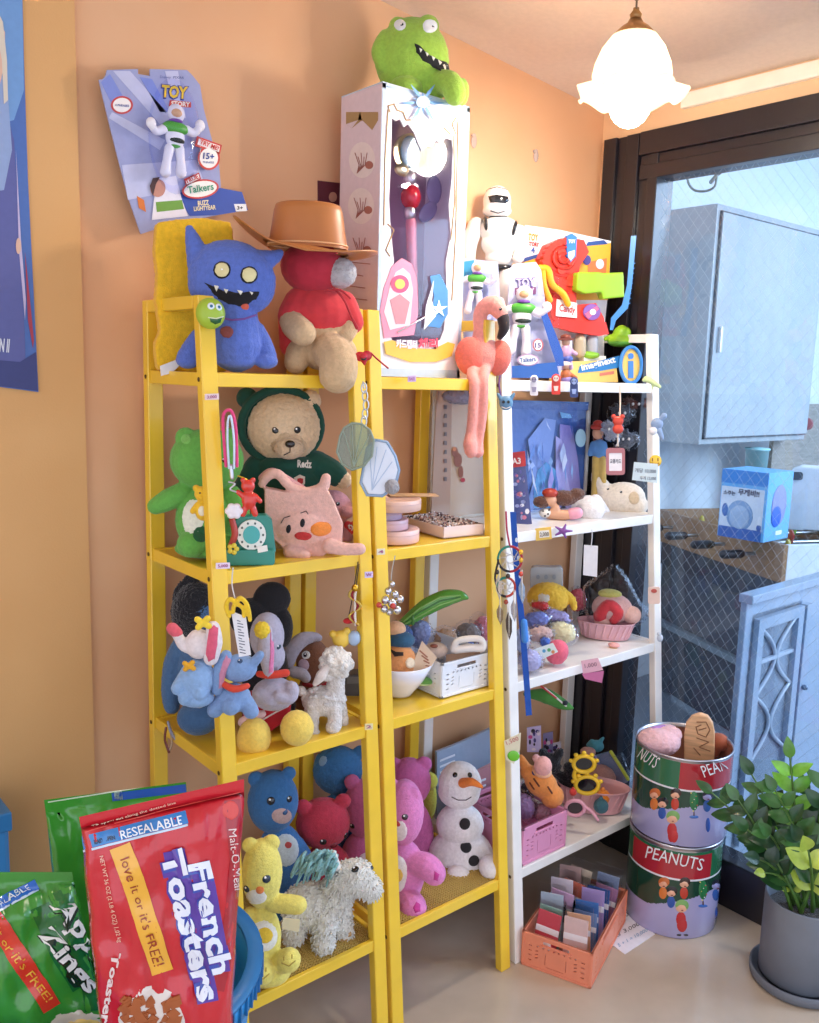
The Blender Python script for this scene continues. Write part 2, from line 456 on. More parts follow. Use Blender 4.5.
# ================================================================ the room
SC = bpy.context.scene
cam = bpy.data.objects.new('camera', bpy.data.cameras.new('camera')); COL.objects.link(cam); SC.camera = cam
cam.data.sensor_fit = 'HORIZONTAL'; cam.data.sensor_width = 36; cam.data.lens = F_PX * 36 / 819; cam.data.clip_start = .02
cam.matrix_world = Matrix.Translation(CAM) @ Matrix((RIGHT, UP, -FWD)).transposed().to_4x4()
SC.view_settings.view_transform = 'Standard'; SC.view_settings.look = 'None'; SC.view_settings.gamma = 1; SC.view_settings.exposure = 0.9
SC.view_settings.use_curve_mapping = False
w = bpy.data.worlds.new('world'); SC.world = w; w.use_nodes = True
w.node_tree.nodes['Background'].inputs[0].default_value = lin('#eaf0ff'); w.node_tree.nodes['Background'].inputs[1].default_value = .95

def struct(name, b, parent=None): return tag(part(name, b, parent), kind='structure')
WX = 2.03; WY = 1.64
def wall_mat(h, h2):
    m = M(h, 'paper', w=1).copy(); nt = m.node_tree; N = nt.nodes; Lk = nt.links; b = N['Principled BSDF']; b.inputs['Roughness'].default_value = .7
    t = N.new('ShaderNodeTexCoord'); n = N.new('ShaderNodeTexNoise'); n.inputs['Scale'].default_value = 2.2; n.inputs['Detail'].default_value = 4
    r = N.new('ShaderNodeValToRGB'); r.color_ramp.elements[0].color = lin(h); r.color_ramp.elements[1].color = lin(h2); r.color_ramp.elements[0].position = .35; r.color_ramp.elements[1].position = .7
    Lk.new(t.outputs['Object'], n.inputs['Vector']); Lk.new(n.outputs[0], r.inputs[0]); Lk.new(r.outputs[0], b.inputs['Base Color'])
    n2 = N.new('ShaderNodeTexNoise'); n2.inputs['Scale'].default_value = 300; bp = N.new('ShaderNodeBump'); bp.inputs['Strength'].default_value = .12; bp.inputs['Distance'].default_value = .002
    Lk.new(t.outputs['Object'], n2.inputs['Vector']); Lk.new(n2.outputs[0], bp.inputs['Height']); Lk.new(bp.outputs[0], b.inputs['Normal']); return m
WALL = wall_mat('#dda67a', '#e2b48c'); WALL2 = wall_mat('#d8a468', '#dcaa70')
struct('wall_back', B(mat=WALL).box_m(.5, 2.2, WY, WY + .1, 0, 2.4))
struct('wall_left', B(mat=WALL2).box_m(-1.6, .588, WY - .012, WY + .1, 0, 2.4))
struct('floor', B(mat=M('#bcab98', 'paint')).box_m(-1.6, 2.03, -1.6, WY + .05, -.05, 0))
b = B(mat=M('#e6d3c2', 'paper'))
x0, x1, sl = -1.6, 2.2, .095
zc = lambda x: 2.069 + sl * (2.03 - x)
b.faces([(x0, -1.6, zc(x0)), (x1, -1.6, zc(x1)), (x1, WY + .05, zc(x1)), (x0, WY + .05, zc(x0)), (x0, -1.6, zc(x0) + .05), (x1, -1.6, zc(x1) + .05), (x1, WY + .05, zc(x1) + .05), (x0, WY + .05, zc(x0) + .05)],
        [(0, 1, 2, 3), (4, 5, 6, 7), (0, 1, 5, 4), (1, 2, 6, 5), (2, 3, 7, 6), (3, 0, 4, 7)], False)
struct('ceiling', b)
b = B(mat=wall_mat('#e2b88c', '#e6c098')); b.box_m(WX, WX + .1, -1.6, WY + .02, 1.988, 2.4); b.box_m(WX + .002, WX + .1, 1.617, WY + .02, 0, 2.0)
struct('wall_right', b)
struct('trim_1', B(mat=M('#f4ead9', 'paint')).box_m(WX - .014, WX + .02, -1.6, 1.39, 2.026, 2.062, .003))
DK = M('#201c22', 'paint'); 
b = B(mat=DK)
for a, c, p in ((1.617, 1.575, .022), (1.575, 1.545, .012), (1.545, 1.505, .018), (1.505, 1.475, .006), (1.475, 1.444, .014)): b.box_m(WX - p, WX + .06, c, a, .0, 1.988, .002)
for a, c, p in ((1.988, 1.93, .022), (1.93, 1.905, .010), (1.905, 1.869, .015)): b.box_m(WX - p, WX + .06, -1.6, 1.5, c, a, .002)
b.box_m(WX - .012, WX + .06, -1.6, 1.5, 0, .128, .003)
for a in (.32, -.9): b.box_m(WX - .014, WX + .06, a - .1, a, .1, 1.9, .003)
door = struct('door_1', b)
g = B(mat=M('#e6f0fa', 'clear', r=.02, ior=1.5)); g.box_m(WX + .012, WX + .016, -1.6, 1.45, .12, 1.875); tag(part('glass_pane', g, door), kind='structure')
g = B(mat=M('#c2ccd6', 'plastic', r=.5)); wy0, wy1, wz0, wz1 = .32, 1.445, .127, 1.87
import itertools
k = -2.0
while k < 3.2:
    for sgn in (1, -1):
        # z - wz0 = sgn*1.25*(y - wy0) + c
        pts = []
        c_ = k if sgn > 0 else k + .4
        f = lambda y: wz0 + sgn * 1.25 * (y - wy0) + c_
        ya, yb = wy0, wy1; za, zb = f(ya), f(yb)
        def clip(za_, zb_, ya_, yb_):
            if za_ == zb_: return None
            t0, t1 = (wz0 - za_) / (zb_ - za_), (wz1 - za_) / (zb_ - za_)
            lo, hi = max(0, min(t0, t1)), min(1, max(t0, t1))
            if lo >= hi: return None
            return [(WX + .0145, ya_ + (yb_ - ya_) * t, za_ + (zb_ - za_) * t) for t in (lo, hi)]
        q = clip(za, zb, ya, yb)
        if q: g.tube_m(q, .00024, 4, cap=False)
    k += .036
tag(part('wire_mesh', g, door), kind='structure')

# ---- marks on the back wall
b = B(Fr((0, WY, 0), 0), M('#b98a55', 'paper'))
for a, c in (((64, 9), (100, 26)), ((100, 26), (142, 34)), ((142, 34), (160, 42)), ((185, 42), (205, 46))):
    b.tube_m([b.L(*a), b.L(*c)], .0007, 5)
b.e(65, 8, 2.2, 1.5, 1); tag(part('wall_crack', b, bpy.data.objects['wall_back']), kind='structure')

# ================================================================ shelving units
Z4 = (1.34, 1.0, .658, .218)
def yfront(z): return 1.383 - .097 * (1.34 - z)
def shelving(name, label, x0, x1, hx, mesh_bottom=False):
    fr = Fr((x0, 1.26, 0), 0); W = x1 - x0; mt = M(hx, 'paint'); root = thing(name, label, 'shelf', fr, None)
    p = .030; th = .016
    def post(xa, xb, y_a, z_a, y_b, z_b, dep, dirn):
        b = B(fr, mt); vs = []
        for (y, z) in ((y_a, z_a), (y_b, z_b)):
            for (x, dy) in ((xa, 0), (xb, 0), (xb, dirn * dep), (xa, dirn * dep)): vs.append((x, y + dy - 1.26, z))
        b.faces(vs, [(0, 1, 2, 3), (4, 5, 6, 7), (0, 1, 5, 4), (1, 2, 6, 5), (2, 3, 7, 6), (3, 0, 4, 7)], False)
        bmesh.ops.bevel(b.bm, geom=b.bm.edges[:], offset=.0016, segments=1, affect='EDGES')
        return b
    for xa, xb in ((0, p), (W - p, W)):
        part('leg', post(xa, xb, yfront(0), 0, yfront(1.468), 1.468, .020, 1), root)
        part('leg', post(xa, xb, 1.622, 0, 1.622, 1.468, .022, -1), root)
    for xa in (0, W - th):
        b = B(fr, mt); b.box_m(xa, xa + th, yfront(1.48) + .02 - 1.26, 1.6 - 1.26, 1.446, 1.468, .0015); part('side_rail', b, root)
    for i, z in enumerate(Z4):
        b = B(fr, mt); y0, y1 = yfront(z) - 1.26 + .002, .34; 
        b.box_m(p * .9, W - p * .9, y0, y0 + .010, z - .024, z, .0015)
        b.box_m(p * .5, W - p * .5, y1 - .01, y1, z - .024, z, .0015)
        for xa in (.004, W - .014): b.box_m(xa, xa + .010, y0 + .012, y1, z - .024, z, .0015)
        if not (mesh_bottom and i == 3): b.box_m(.006, W - .006, y0 + .004, y1, z - .006, z - .002)
        t = part('shelf', b, root)
        if mesh_bottom and i == 3:
            b = B(fr, M('#cfae5c', 'plastic', r=.5)); 
            n = 46
            for j in range(n): b.box_m(.012 + (W - .024) * j / n, .012 + (W - .024) * j / n + .002, y0 + .01, y1 - .008, z - .006, z - .003)
            for j in range(n): b.box_m(.012, W - .012, y0 + .01 + (y1 - y0 - .018) * j / n, y0 + .0118 + (y1 - y0 - .018) * j / n, z - .007, z - .003)
            part('mesh_panel', b, t, label='gold perforated mesh panel')
        for xa in (-.001, W + .001):
            for ya in (yfront(z) + .010 - 1.26, 1.61 - 1.26):
                part('screw', B(fr, M('#6d5a3c', 'metal')).ell_m((xa, ya, z - .012), (.0012, .0042, .0042), n=(8, 6)), t)
    return root, fr
YEL = '#f1c637'
U1, F1 = shelving('shelving_unit', 'yellow metal ladder shelf at the left, holding the blue monster and teddy in green hoodie', .697, 1.042, YEL, True)
U2, F2 = shelving('shelving_unit', 'yellow metal ladder shelf in the middle, with the tall wand box on top', 1.052, 1.400, YEL, True)
U3, F3 = shelving('shelving_unit', 'white metal ladder shelf at the right beside the glass door', 1.417, 2.004, '#efe9e2')
# ================================================================ top shelves
# cushion
fr = PF(196, 1.535, 1.342, -.25)
b = B(fr, M('#f3bf26', 'plush')); 
b.p([(157, 222), (175, 219), (205, 217), (232, 222), (236, 250), (234, 300), (232, 340), (228, 372), (190, 373), (158, 370), (155, 345), (161, 330), (156, 300), (158, 275), (155, 250)], d=-9, t=20)
root = thing('cushion', 'yellow plush cushion standing behind the blue monster', 'cushion', fr)
part('cover', b, root, remesh=2.2, fuzz=.5, smooth_it=9)
b = B(fr, M('#e8e6ea', 'paper')); b.p([(160, 366), (178, 359), (179, 366), (172, 373), (161, 376)], d=-17, t=.6); t = part('care_label', b, root, label='white printed label')
# blue monster
fr = PF(228, 1.44, 1.341)
def blob(b):
    b.e(232, 278, 43, 36, 27, d=-2, rot=-8); b.e(222, 285, 33, 28, 25); b.e(248, 285, 27, 28, 25)
    b.c([(200, 262, 13), (194, 243, 8.5), (189.5, 229, 4)]); b.c([(258, 262, 13), (272, 258, 8), (280, 253, 4)])
    b.e(234, 340, 29, 30, 22); b.c([(236, 318, 22), (236, 345, 27)]); b.c([(212, 328, 11), (198, 342, 11), (186, 358, 9.5, -6)]); b.c([(256, 330, 9), (264, 345, 9), (268, 357, 9, -4)])
    b.e(188, 360, 12, 8.5, 11, d=-4); b.e(266, 361, 12, 8, 11, d=-6); b.e(236, 361, 20, 8, 14, d=-8)
teeth = [(214, 285, 219, 291), (223, 288, 229, 293), (237, 290, 243, 294), (249, 291, 253, 294)]
root, body, S = plush('monster_plush', 'blue plush monster with pointed ears and a toothy open grin', 'plush toy', fr, '#5b73c4', blob, fuzz=.35,
    patches=[('mouth', '#120f16', [(201, 281), (206, 283), (213, 286), (220, 290), (230, 291), (240, 293), (252, 291), (264, 291), (259, 299), (250, 305), (239, 307), (228, 305), (218, 300), (210, 292)], 'cloth'),
             ('eye_patch', '#17151a', oval(222, 270, 9.6), 'cloth'), ('eye_patch', '#17151a', oval(249, 275, 9.6), 'cloth'),
             ('eye_patch', '#e2d6a0', oval(222, 270, 8.4), 'cloth'), ('eye_patch', '#e2d6a0', oval(249, 275, 8.4), 'cloth')],
    eyes=[(223, 270.5, 3.6), (250, 275.5, 3.6)], beads=[('tongue', '#e2664e', 245, 307, 4, .5)], strands=[('collar', '#7a4d96', [(222, 318), (232, 320), (244, 319), (256, 315)], 1.1)])
for x0, y0, x1, y1 in teeth: part('tooth', shell(B(fr, M('#f0ead8', 'cloth')), S, [(x0, y0), (x1, y0 + 1), ((x0 + x1) / 2 + .5, y1 + 1.5)], 2.2, 3), root)
part('tag', shell(B(fr, M('#8c4a4a', 'cloth')), S, oval(227, 332, 7, 6.5), 2), root, label='dark red hang tag')
# green ball charm hanging on the post
P_ = base(211, 1.372, 1.40); fr = Fr(P_)
root = thing('charm', 'green ball charm with an open mouth, stuck on the left front post', 'charm', fr)
b = B(fr, M('#a7c53c', 'plastic')); b.e(210.5, 313.5, 14.5, 15.5, 11); body = part('ball', b, root); S = Surf(fr, body)
part('mouth', shell(B(fr, M('#1f5a2c', 'gloss')), S, [(209, 318), (216, 319), (223, 317), (221, 323), (215, 325), (210, 322)], .5), root)
part('mouth', stitch(B(fr, M('#e9f2d0', 'gloss')), S, [(208.5, 317.5), (216, 318.5), (223.5, 316.5)], .6), root)
for x, y in ((211, 306), (219, 307)):
    e_ = part('eye', bead(B(fr, M('#e8f4f8', 'gloss')), S, x, y, 3.6, .5), root); part('pupil', bead(B(fr, M('#2a6d96', 'gloss')), Surf(fr, e_), x + .3, y, 1.6, .4), e_)

# ---- blister card leaning on the wall (left)
def ctext(b, s_, p0, p1, h, col, d, bold=.03, **k): b.m(M(col, 'paper')); write(b, s_, p0, p1, h, d=d, bold=bold, **k)
fr = Fr(on_y(172, 222, 1.60), 0)
root = thing('toy_package', 'lilac blister card with a space toy, leaning on the wall above the yellow cushion', 'packaged toy', fr)
card = [(99, 80), (103, 79), (106, 75), (107, 70), (138, 69), (138, 74), (150, 76), (150, 69), (187, 70), (193, 76), (200, 85), (204, 110), (212, 140), (219, 165), (221, 188), (242, 192), (248, 210), (218, 215), (198, 219), (172, 224), (141, 234), (128, 196), (118, 158), (108, 118)]
b = B(fr, M('#9ba0c9', 'paper')); b.p(card, 0, 1.6); 
c_ = part('backing_card', b, root)
b = B(fr, M('#c0c2df', 'paper'))
b.p([(113, 71), (130, 71), (172, 118), (160, 124)], -.3, .3); b.p([(165, 71), (178, 71), (186, 118), (178, 118)], -.3, .3); b.p([(109, 118), (112, 112), (165, 140), (160, 150)], -.3, .3); b.p([(122, 165), (196, 160), (205, 185), (128, 200)], -.3, .3)
b.m(M('#7d8cd0', 'paper')); b.p([(140, 77), (152, 79), (170, 112), (160, 112)], -.3, .3); b.p([(101, 82), (110, 74), (124, 98), (112, 104)], -.3, .3)
b.m(M('#c8433f', 'paper')); b.disc(122, 105, 11, 9, -.5, .4); b.m(M('#f2ece8', 'paper')); b.disc(122, 105, 9, 7.2, -.8, .4)
ctext(b, '4 PHRASES', (115, 106), (129, 107), 2.2, '#56609c', -1.1); 
ctext(b, 'Disney  PIXAR', (160, 78), (184, 79), 2.4, '#4a5498', -.6, 0)
ctext(b, 'TOY', (160, 97), (188, 99.5), 13.5, '#20348a', -.7, .09); ctext(b, 'TOY', (161, 96.3), (187, 98.6), 12, '#f4c832', -1.1, .04)
b.m(M('#d63a2a', 'paper')); b.p([(170, 100), (191, 102), (191, 107.5), (169, 106)], -.7, .3); ctext(b, 'STORY', (171, 105.4), (190, 106.6), 4.6, '#f7e9d2', -1.1, .04)
b.m(M('#2b4ba6', 'paper')); b.p([(176, 193), (221, 188), (242, 192), (248, 210), (218, 215), (190, 216)], -.6, .4)
b.m(M('#f2f2f2', 'paper')); b.p([(234, 204), (246, 204), (247, 211), (236, 211.5)], -.9, .3); ctext(b, '3+', (237, 209.5), (243, 209.5), 3.6, '#222', -1.2) if False else ctext(b, '3+', (237, 209.5), (243, 209.5), 3.6, '#222222', -1.2)
ctext(b, 'BUZZ', (198, 205.5), (209, 204.5), 4.6, '#f3e3b0', -1.0); ctext(b, 'LIGHTYEAR', (194, 211), (216, 209.2), 4.4, '#f3e3b0', -1.0)
part('print', b, c_)
b = B(fr, M('#d2463c', 'paper')); b.p([(197, 136), (222, 145), (220, 154), (195, 146)], -5, .5); b.disc(209, 158, 11, 12, -5, .5); b.m(M('#f6efe8', 'paper')); b.p([(199, 138.5), (220, 146), (219, 152), (197.5, 144.5)], -5.5, .4); b.disc(209, 158, 9, 10, -5.5, .4)
ctext(b, 'TRY ME!', (199.5, 143.5), (218, 150.5), 4.4, '#c8352c', -6); ctext(b, '15+', (203, 158.5), (214, 159.5), 6, '#2b3f8c', -6); ctext(b, 'PHRASES', (203, 163), (214, 163.6), 2, '#2b3f8c', -6, .01)
b.m(M('#c8433f', 'paper')); b.p([(184, 179), (199, 172.5), (201, 179), (186, 186)], -3.4, .4); b.disc(200.5, 189, 18.5, 9.5, -3.4, .5, rot=-9); b.m(M('#f6efe8', 'paper')); b.p([(185.5, 180), (198.5, 174), (199.6, 178.4), (187, 184.5)], -5.5, .3); b.disc(200.5, 189, 16.5, 7.8, -3.8, .4, rot=-9)
ctext(b, 'TRUE', (186.5, 184), (199, 178), 4.2, '#c8352c', -6); ctext(b, 'Talkers', (188, 193.5), (214, 189.5), 7, '#1d8a6c', -6, .02)
part('sticker', b, c_)
def spacetoy(parent, fr, cx, cy, k, dz, tilt=0, mats=('#ece8ee', '#4ea63c', '#7b4aa0')):
    """generic white and green toy astronaut"""
    W_, G_, P_ = [M(c, 'plastic') for c in mats]
    T_ = lambda x, y: (cx + k * (x * math.cos(tilt) - y * math.sin(tilt)), cy + k * (x * math.sin(tilt) + y * math.cos(tilt)))
    q = part('toy_figure', B(fr, W_).e(*T_(0, 0), 10 * k, 12 * k, 6 * k, d=dz), parent, label='white toy astronaut with green chest')
    b = B(fr, W_); 
    for s_ in (-1, 1):
        b.c([(*T_(s_ * 11, -8), 4.5 * k, dz), (*T_(s_ * 19, -5), 4 * k, dz), (*T_(s_ * 24, -10), 3.6 * k, dz - 2)]); b.e(*T_(s_ * 25, -13), 5 * k, 5.5 * k, 4 * k, d=dz - 2)
        b.c([(*T_(s_ * 5, 12), 5 * k, dz), (*T_(s_ * 7, 24), 4.2 * k, dz), (*T_(s_ * 8, 36), 5.5 * k, dz)])
    b.e(*T_(0, -24), 8.5 * k, 9 * k, 7 * k, d=dz); part('limbs', b, q)
    b = B(fr, G_); b.e(*T_(0, -9), 14 * k, 6.5 * k, 6.4 * k, d=dz - 1); b.m(P_); b.e(*T_(0, -16), 7 * k, 2.5 * k, 6 * k, d=dz - 1); b.m(M('#1f2a28', 'plastic')); b.e(*T_(1, 4), 9 * k, 3.6 * k, 6.6 * k, d=dz - .5); b.m(G_); b.e(*T_(0, 10), 7 * k, 2 * k, 6 * k, d=dz)
    b.m(M('#d9a980', 'plastic')); b.e(*T_(0, -24), 6 * k, 5 * k, 6 * k, d=dz - 2.4); part('armour', b, q)
spacetoy(root, fr, 175, 137, .98, -12, .05)
b = B(fr, M('#f4f6ff', 'clear', ior=1.2)); 
b.ell_m(b.L(175, 137, -10), (.050, .03, .10)); part('blister', b, root)
b = B(fr, M('#e9e4ee', 'paper')); b.p([(158, 178), (176, 176), (182, 200), (188, 216), (152, 220), (154, 200)], -1, .6); b.m(M('#6e9e3a', 'paper')); b.p([(156, 202), (182, 200), (184, 209), (157, 212)], -1.4, .4); b.m(M('#c98c76', 'paper')); b.disc(158, 188, 7.5, 9, -1.6, .4); b.m(M('#4b2f2b', 'paper')); b.p([(150, 186), (153, 178), (160, 177), (156, 184), (153, 196)], -2, .3); b.m(M('#d9762c', 'paper')); b.p([(137, 196), (144, 200), (146, 212), (139, 208)], -.7, .3)
part('picture', b, c_)

# ---- bear in red hoodie and the hat it wears
fr = PF(322, 1.43, 1.341)
def blob(b):
    b.e(316, 268, 28, 25, 24); b.e(340, 273, 15, 14, 14, d=-10); b.e(322, 330, 32, 40, 22); b.e(330, 352, 27, 20, 22, d=-4)
    b.c([(330, 350, 19, -14), (338, 362, 19, -32), (338, 374, 19, -38)]); b.c([(300, 352, 14, -5), (296, 362, 12, -14)])
    b.c([(300, 306, 14), (293, 322, 13.5, -12), (303, 333, 13, -30)]); b.c([(344, 305, 11), (350, 322, 10, -6), (346, 334, 9, -12)])
root, body, S = plush('teddy_bear', 'beige teddy bear in a red hoodie sitting under the brown hat', 'plush toy', fr, '#cfae86', blob)
b = B(fr, M('#c02c3e', 'cloth')); b.e(313, 267, 32, 26, 28, d=-1); part('hood', b, root, remesh=1.4, fuzz=.1, label='crimson hood')
b = B(fr, M('#d63a40', 'cloth')); b.e(321, 316, 34, 28, 25); b.c([(300, 303, 16), (293, 316, 15.5, -7)]); b.c([(344, 304, 13), (352, 322, 12, -5)]); b.c([(288, 318, 10, 4), (292, 345, 13, 4)]); part('hoodie', b, root, remesh=1.4, fuzz=.1, label='red hoodie')
b = B(fr, M('#b42a33', 'cloth')); b.c([(334, 288, 1.2, -24), (344, 300, 1.2, -26), (352, 318, 1.2, -22), (357, 328, 1.8, -20)]); part('drawstring', b, root)
b = B(fr, M('#b42a33', 'cloth')); b.c([(326, 291, 1.2, -26), (340, 290, 1.2, -26), (350, 298, 1.2, -24)]); part('drawstring', b, root)
part('muzzle', B(fr, M('#c9c4c6', 'fur')).e(341, 273, 15.5, 14.5, 15, d=-11), root, remesh=1.3, fuzz=.5, label='grey white fluffy muzzle')
hf = PF(304, 1.40, 1.60)
root = thing('cowboy_hat', 'brown moulded cowboy hat resting on the red hooded bear', 'hat', hf)
HB = M('#b9733c', 'plastic', r=.42); b = B(hf, HB); k = hf.s; c0 = b.L(306, 248, 0)
vs = []; fs = []; n = 48; rings = [(0.45, 0), (.6, .0), (.75, 0), (.88, 0), (1, 0), (1.0, -.003), (.88, -.003), (.6, -.003)]
for f, dz in rings:
    for j in range(n):
        a = 2 * math.pi * j / n; x, y = math.cos(a) * f, math.sin(a) * f
        z = (46 if x < 0 else 16) * max(0, abs(x) - .42) ** 1.5 - 16 * (1 - abs(x)) * (f > .5) * max(0, -math.sin(a)) * (f - .45)
        vs.append(c0 + Vector((x * 72 * k, y * 60 * k, z * k + dz + x * -8 * k)))
m_ = len(rings)
for i in range(m_ - 1):
    for j in range(n): fs.append((i * n + j, i * n + (j + 1) % n, (i + 1) * n + (j + 1) % n, (i + 1) * n + j))
b.faces(vs, fs); part('brim', b, root)
b = B(hf, HB); c0 = b.L(308, 249, 0); vs = []; fs = []
prof = [(1.03, 0, 0), (1.0, 6, 0), (.94, 20, 0), (.88, 36, 0), (.82, 42, 0), (.72, 43.5, 0), (.5, 41, 1), (.2, 38, 1), (.01, 37, 1)]
for f, z, t_ in prof:
    for j in range(n):
        a = 2 * math.pi * j / n; x, y = math.cos(a) * f * 39, math.sin(a) * f * 27; 
        vs.append(c0 + Vector((x, y, z - (4 * (1 - abs(math.sin(a))) if t_ else 0))) * k)
for i in range(len(prof) - 1):
    for j in range(n): fs.append((i * n + j, i * n + (j + 1) % n, (i + 1) * n + (j + 1) % n, (i + 1) * n + j))
b.faces(vs, fs); part('crown', b, root)
b = B(hf, M('#e9b684', 'plastic')); P_ = [b.L(308, 247, 0) + Vector((math.cos(2 * math.pi * j / 60) * 39.6 * k, math.sin(2 * math.pi * j / 60) * 27.8 * k, 1.5 * k)) for j in range(60)]; b.tube_m(P_, 1.0 * k, 6, closed=True); part('hat_band', b, root, label='pale cord around the crown')

# ---- dark card on the wall
fr = Fr(on_y(329, 195, WY - .002), 0); b = B(fr, M('#5a2230', 'paper')); b.p([(318, 180.5), (340, 183), (340, 209), (318, 207)], 0, 1)
root = solo('wall_card', b, 'small dark maroon card on the wall behind the wand box', 'card')
part('print', B(fr, M('#b88a76', 'paper')).disc(333, 197, 4, 5, -.4, .4), root)
# dots on wall
for px, py, rx, ry in ((474, 141, 4, 7), (536, 156, 3.5, 6)):
    fr = Fr(on_y(px, py, WY - .003), 0); b = B(fr, M('#eee3dd', 'clear', milk=.35)); b.e(px, py, rx, ry, 1.2); b.disc(px, py - ry + 1, 1.8, 1.8, -1.5, 2)
    solo('wall_hook', b, 'small clear adhesive hook on the back wall, ' + ('the one nearer the wand box' if px < 500 else 'the one nearer the door frame'), 'hook')

# ---- tall window box with a wand
X0, X1, Y0, Y1, ZB, ZT = 1.118, 1.352, 1.45, 1.588, 1.341, 1.905
fr = Fr((X0, Y0, ZB), 0); root = thing('window_box', 'tall ornate gift box with a clear window and a red-jewelled wand inside', 'packaged toy', fr)
W_, D_, H_ = X1 - X0, Y1 - Y0, ZT - ZB; paperW = M('#e9e3ea', 'paper'); paperB = M('#b9cbe0', 'paper')
b = B(fr, M('#d8c6cc', 'paper')); b.box_m(0, .003, .003, D_, 0, H_, .0008); side = part('side_panel', b, root)
b = B(fr, paperW); b.box_m(W_ - .003, W_, .003, D_, 0, H_, .0008); part('side_panel', b, root)
b = B(fr, M('#c39db4', 'paper')); b.box_m(.003, W_ - .003, D_ - .006, D_, 0, H_); part('back_panel', b, root)
b = B(fr, M('#c5d0dc', 'paper')); b.box_m(0, W_, 0, D_, H_, H_ + .003, .0008); part('lid', b, root)
b = B(fr, paperB); b.box_m(0, W_, 0, D_, 0, .012); b.box_m(.004, W_ - .004, .002, D_ - .006, .012, .05); part('base', b, root)
ol = [(382, 96), (466, 106), (459, 378), (374, 374)]
ow = [(392, 118), (396, 121), (400, 119), (404, 127), (408, 124), (414, 132), (418, 142), (422, 151), (427, 146), (432, 147), (436, 140), (440, 143), (446, 138), (452, 140), (453, 150), (452, 180), (449, 205), (451, 235), (446, 262), (447, 300), (444, 330), (440, 340), (410, 346), (392, 340), (386, 318), (387, 290), (394, 262), (391, 232), (389, 200), (391, 160)]
b = B(fr, paperW); b.ph([tuple(proj((X0 + a, Y0, ZB + c))) for a, c in ((0, H_), (W_, H_), (W_, 0), (0, 0))], [ow], 0, 1.4); front = part('front_panel', b, root)
b = B(fr, paperB)
pj = lambda a, c: tuple(proj((X0 + a * W_, Y0, ZB + c * H_)))
b.p([pj(0, .03), pj(1, .03), pj(1, 0), pj(0, 0)], -.3, .3); b.p([pj(0, 1), pj(1, 1), pj(1, .985), pj(0, .985)], -.3, .3)
b.p([pj(0, 1), pj(.035, 1), pj(.035, 0), pj(0, 0)], -.3, .3); b.p([pj(.965, 1), pj(1, 1), pj(1, 0), pj(.965, 0)], -.3, .3)
part('border', b, front, label='pale blue border')
b = B(fr, M('#c59a5c', 'paper'))
for pts in ([(390, 112), (388, 106), (394, 104), (397, 110), (403, 112), (406, 120), (412, 120)], [(456, 118), (452, 124), (456, 134), (450, 134), (444, 128)], [(454, 136), (455, 200), (451, 240)], [(388, 224), (394, 230), (390, 240), (386, 250), (390, 256)], [(388, 110), (385, 160), (384, 225)], [(458, 122), (456, 230), (452, 300)]):
    P_ = [b.L(x, y, -.6) for x, y in pts]; b.tube_m(P_, .0012, 5)
b.m(M('#78a8dc', 'paper')); 
for a in range(12):
    t = math.radians(a * 30); L_ = 24 if a % 2 == 0 else 12
    b.p([(423, 101), (423 + math.cos(t + .14) * L_ * .5, 103 + math.sin(t + .14) * L_ * .5), (423 + math.cos(t) * L_, 103 + math.sin(t) * L_ * .9), (423 + math.cos(t - .14) * L_ * .5, 103 + math.sin(t - .14) * L_ * .5)], -3 - a * .1, .5)
b.m(M('#b4d0f0', 'paper')); b.disc(423, 102, 7, 6, -4.6, .5)
part('ornament', b, front, label='blue snowflake crest and gold scrolls')
b = B(fr, M('#e98fa8', 'paper'))
b.p([(380, 310), (384, 288), (392, 266), (402, 258), (412, 264), (417, 280), (418, 312), (414, 335), (384, 338)], -.8, .4); b.m(M('#f3d2da', 'paper')); b.p([(384, 312), (390, 286), (396, 272), (403, 268), (410, 274), (413, 290), (410, 325), (390, 330)], -1.2, .4)
b.m(M('#d9527a', 'paper')); b.disc(400, 284, 9, 9, -1.6, .3); b.m(M('#f0c860', 'paper')); b.disc(400, 284, 5, 5, -2, .3); b.m(M('#c98a92', 'paper')); b.p([(390, 300), (400, 294), (410, 302), (405, 324), (396, 324)], -1.6, .3)
b.m(M('#4f8cc8', 'paper')); b.p([(430, 276), (440, 274), (448, 290), (448, 314), (440, 328), (424, 326), (432, 314), (434, 296)], -.8, .4); b.m(M('#e8eef2', 'paper')); b.p([(424, 330), (426, 306), (434, 280), (432, 300), (436, 316)], -1.2, .4)
b.m(M('#e5e5ea', 'metal')); b.tube_m([b.L(398, 332, -2), b.L(438, 310, -2)], .0015, 6)
for a in range(5):
    t = math.radians(a * 72 - 90); b.p([(439, 309), (439 + 3 * math.cos(t + .6), 309 + 3 * math.sin(t + .6)), (439 + 9 * math.cos(t), 309 + 9 * math.sin(t)), (439 + 3 * math.cos(t - .6), 309 + 3 * math.sin(t - .6))], -2, .5)
b.m(M('#e6b84a', 'paper')); b.p([(384, 342), (392, 340), (412, 348), (434, 349), (448, 342), (455, 344), (452, 356), (436, 362), (410, 362), (386, 354)], -1.6, .4)
ctext(b, '카드캡터', (396, 347), (417, 348), 8, '#f4e8f0', -2.4, .05); ctext(b, '체리', (418, 348), (438, 348), 10, '#e0455c', -2.4, .06)
ctext(b, 'STAR WAND', (396, 358), (438, 359), 5, '#c8a8a4', -2.2, .02) if False else None
part('artwork', b, front, label='pink and blue printed artwork')
sf = Fr((X0, Y0, ZB), -math.pi / 2); b = B(sf, M('#a4685c', 'paper'))
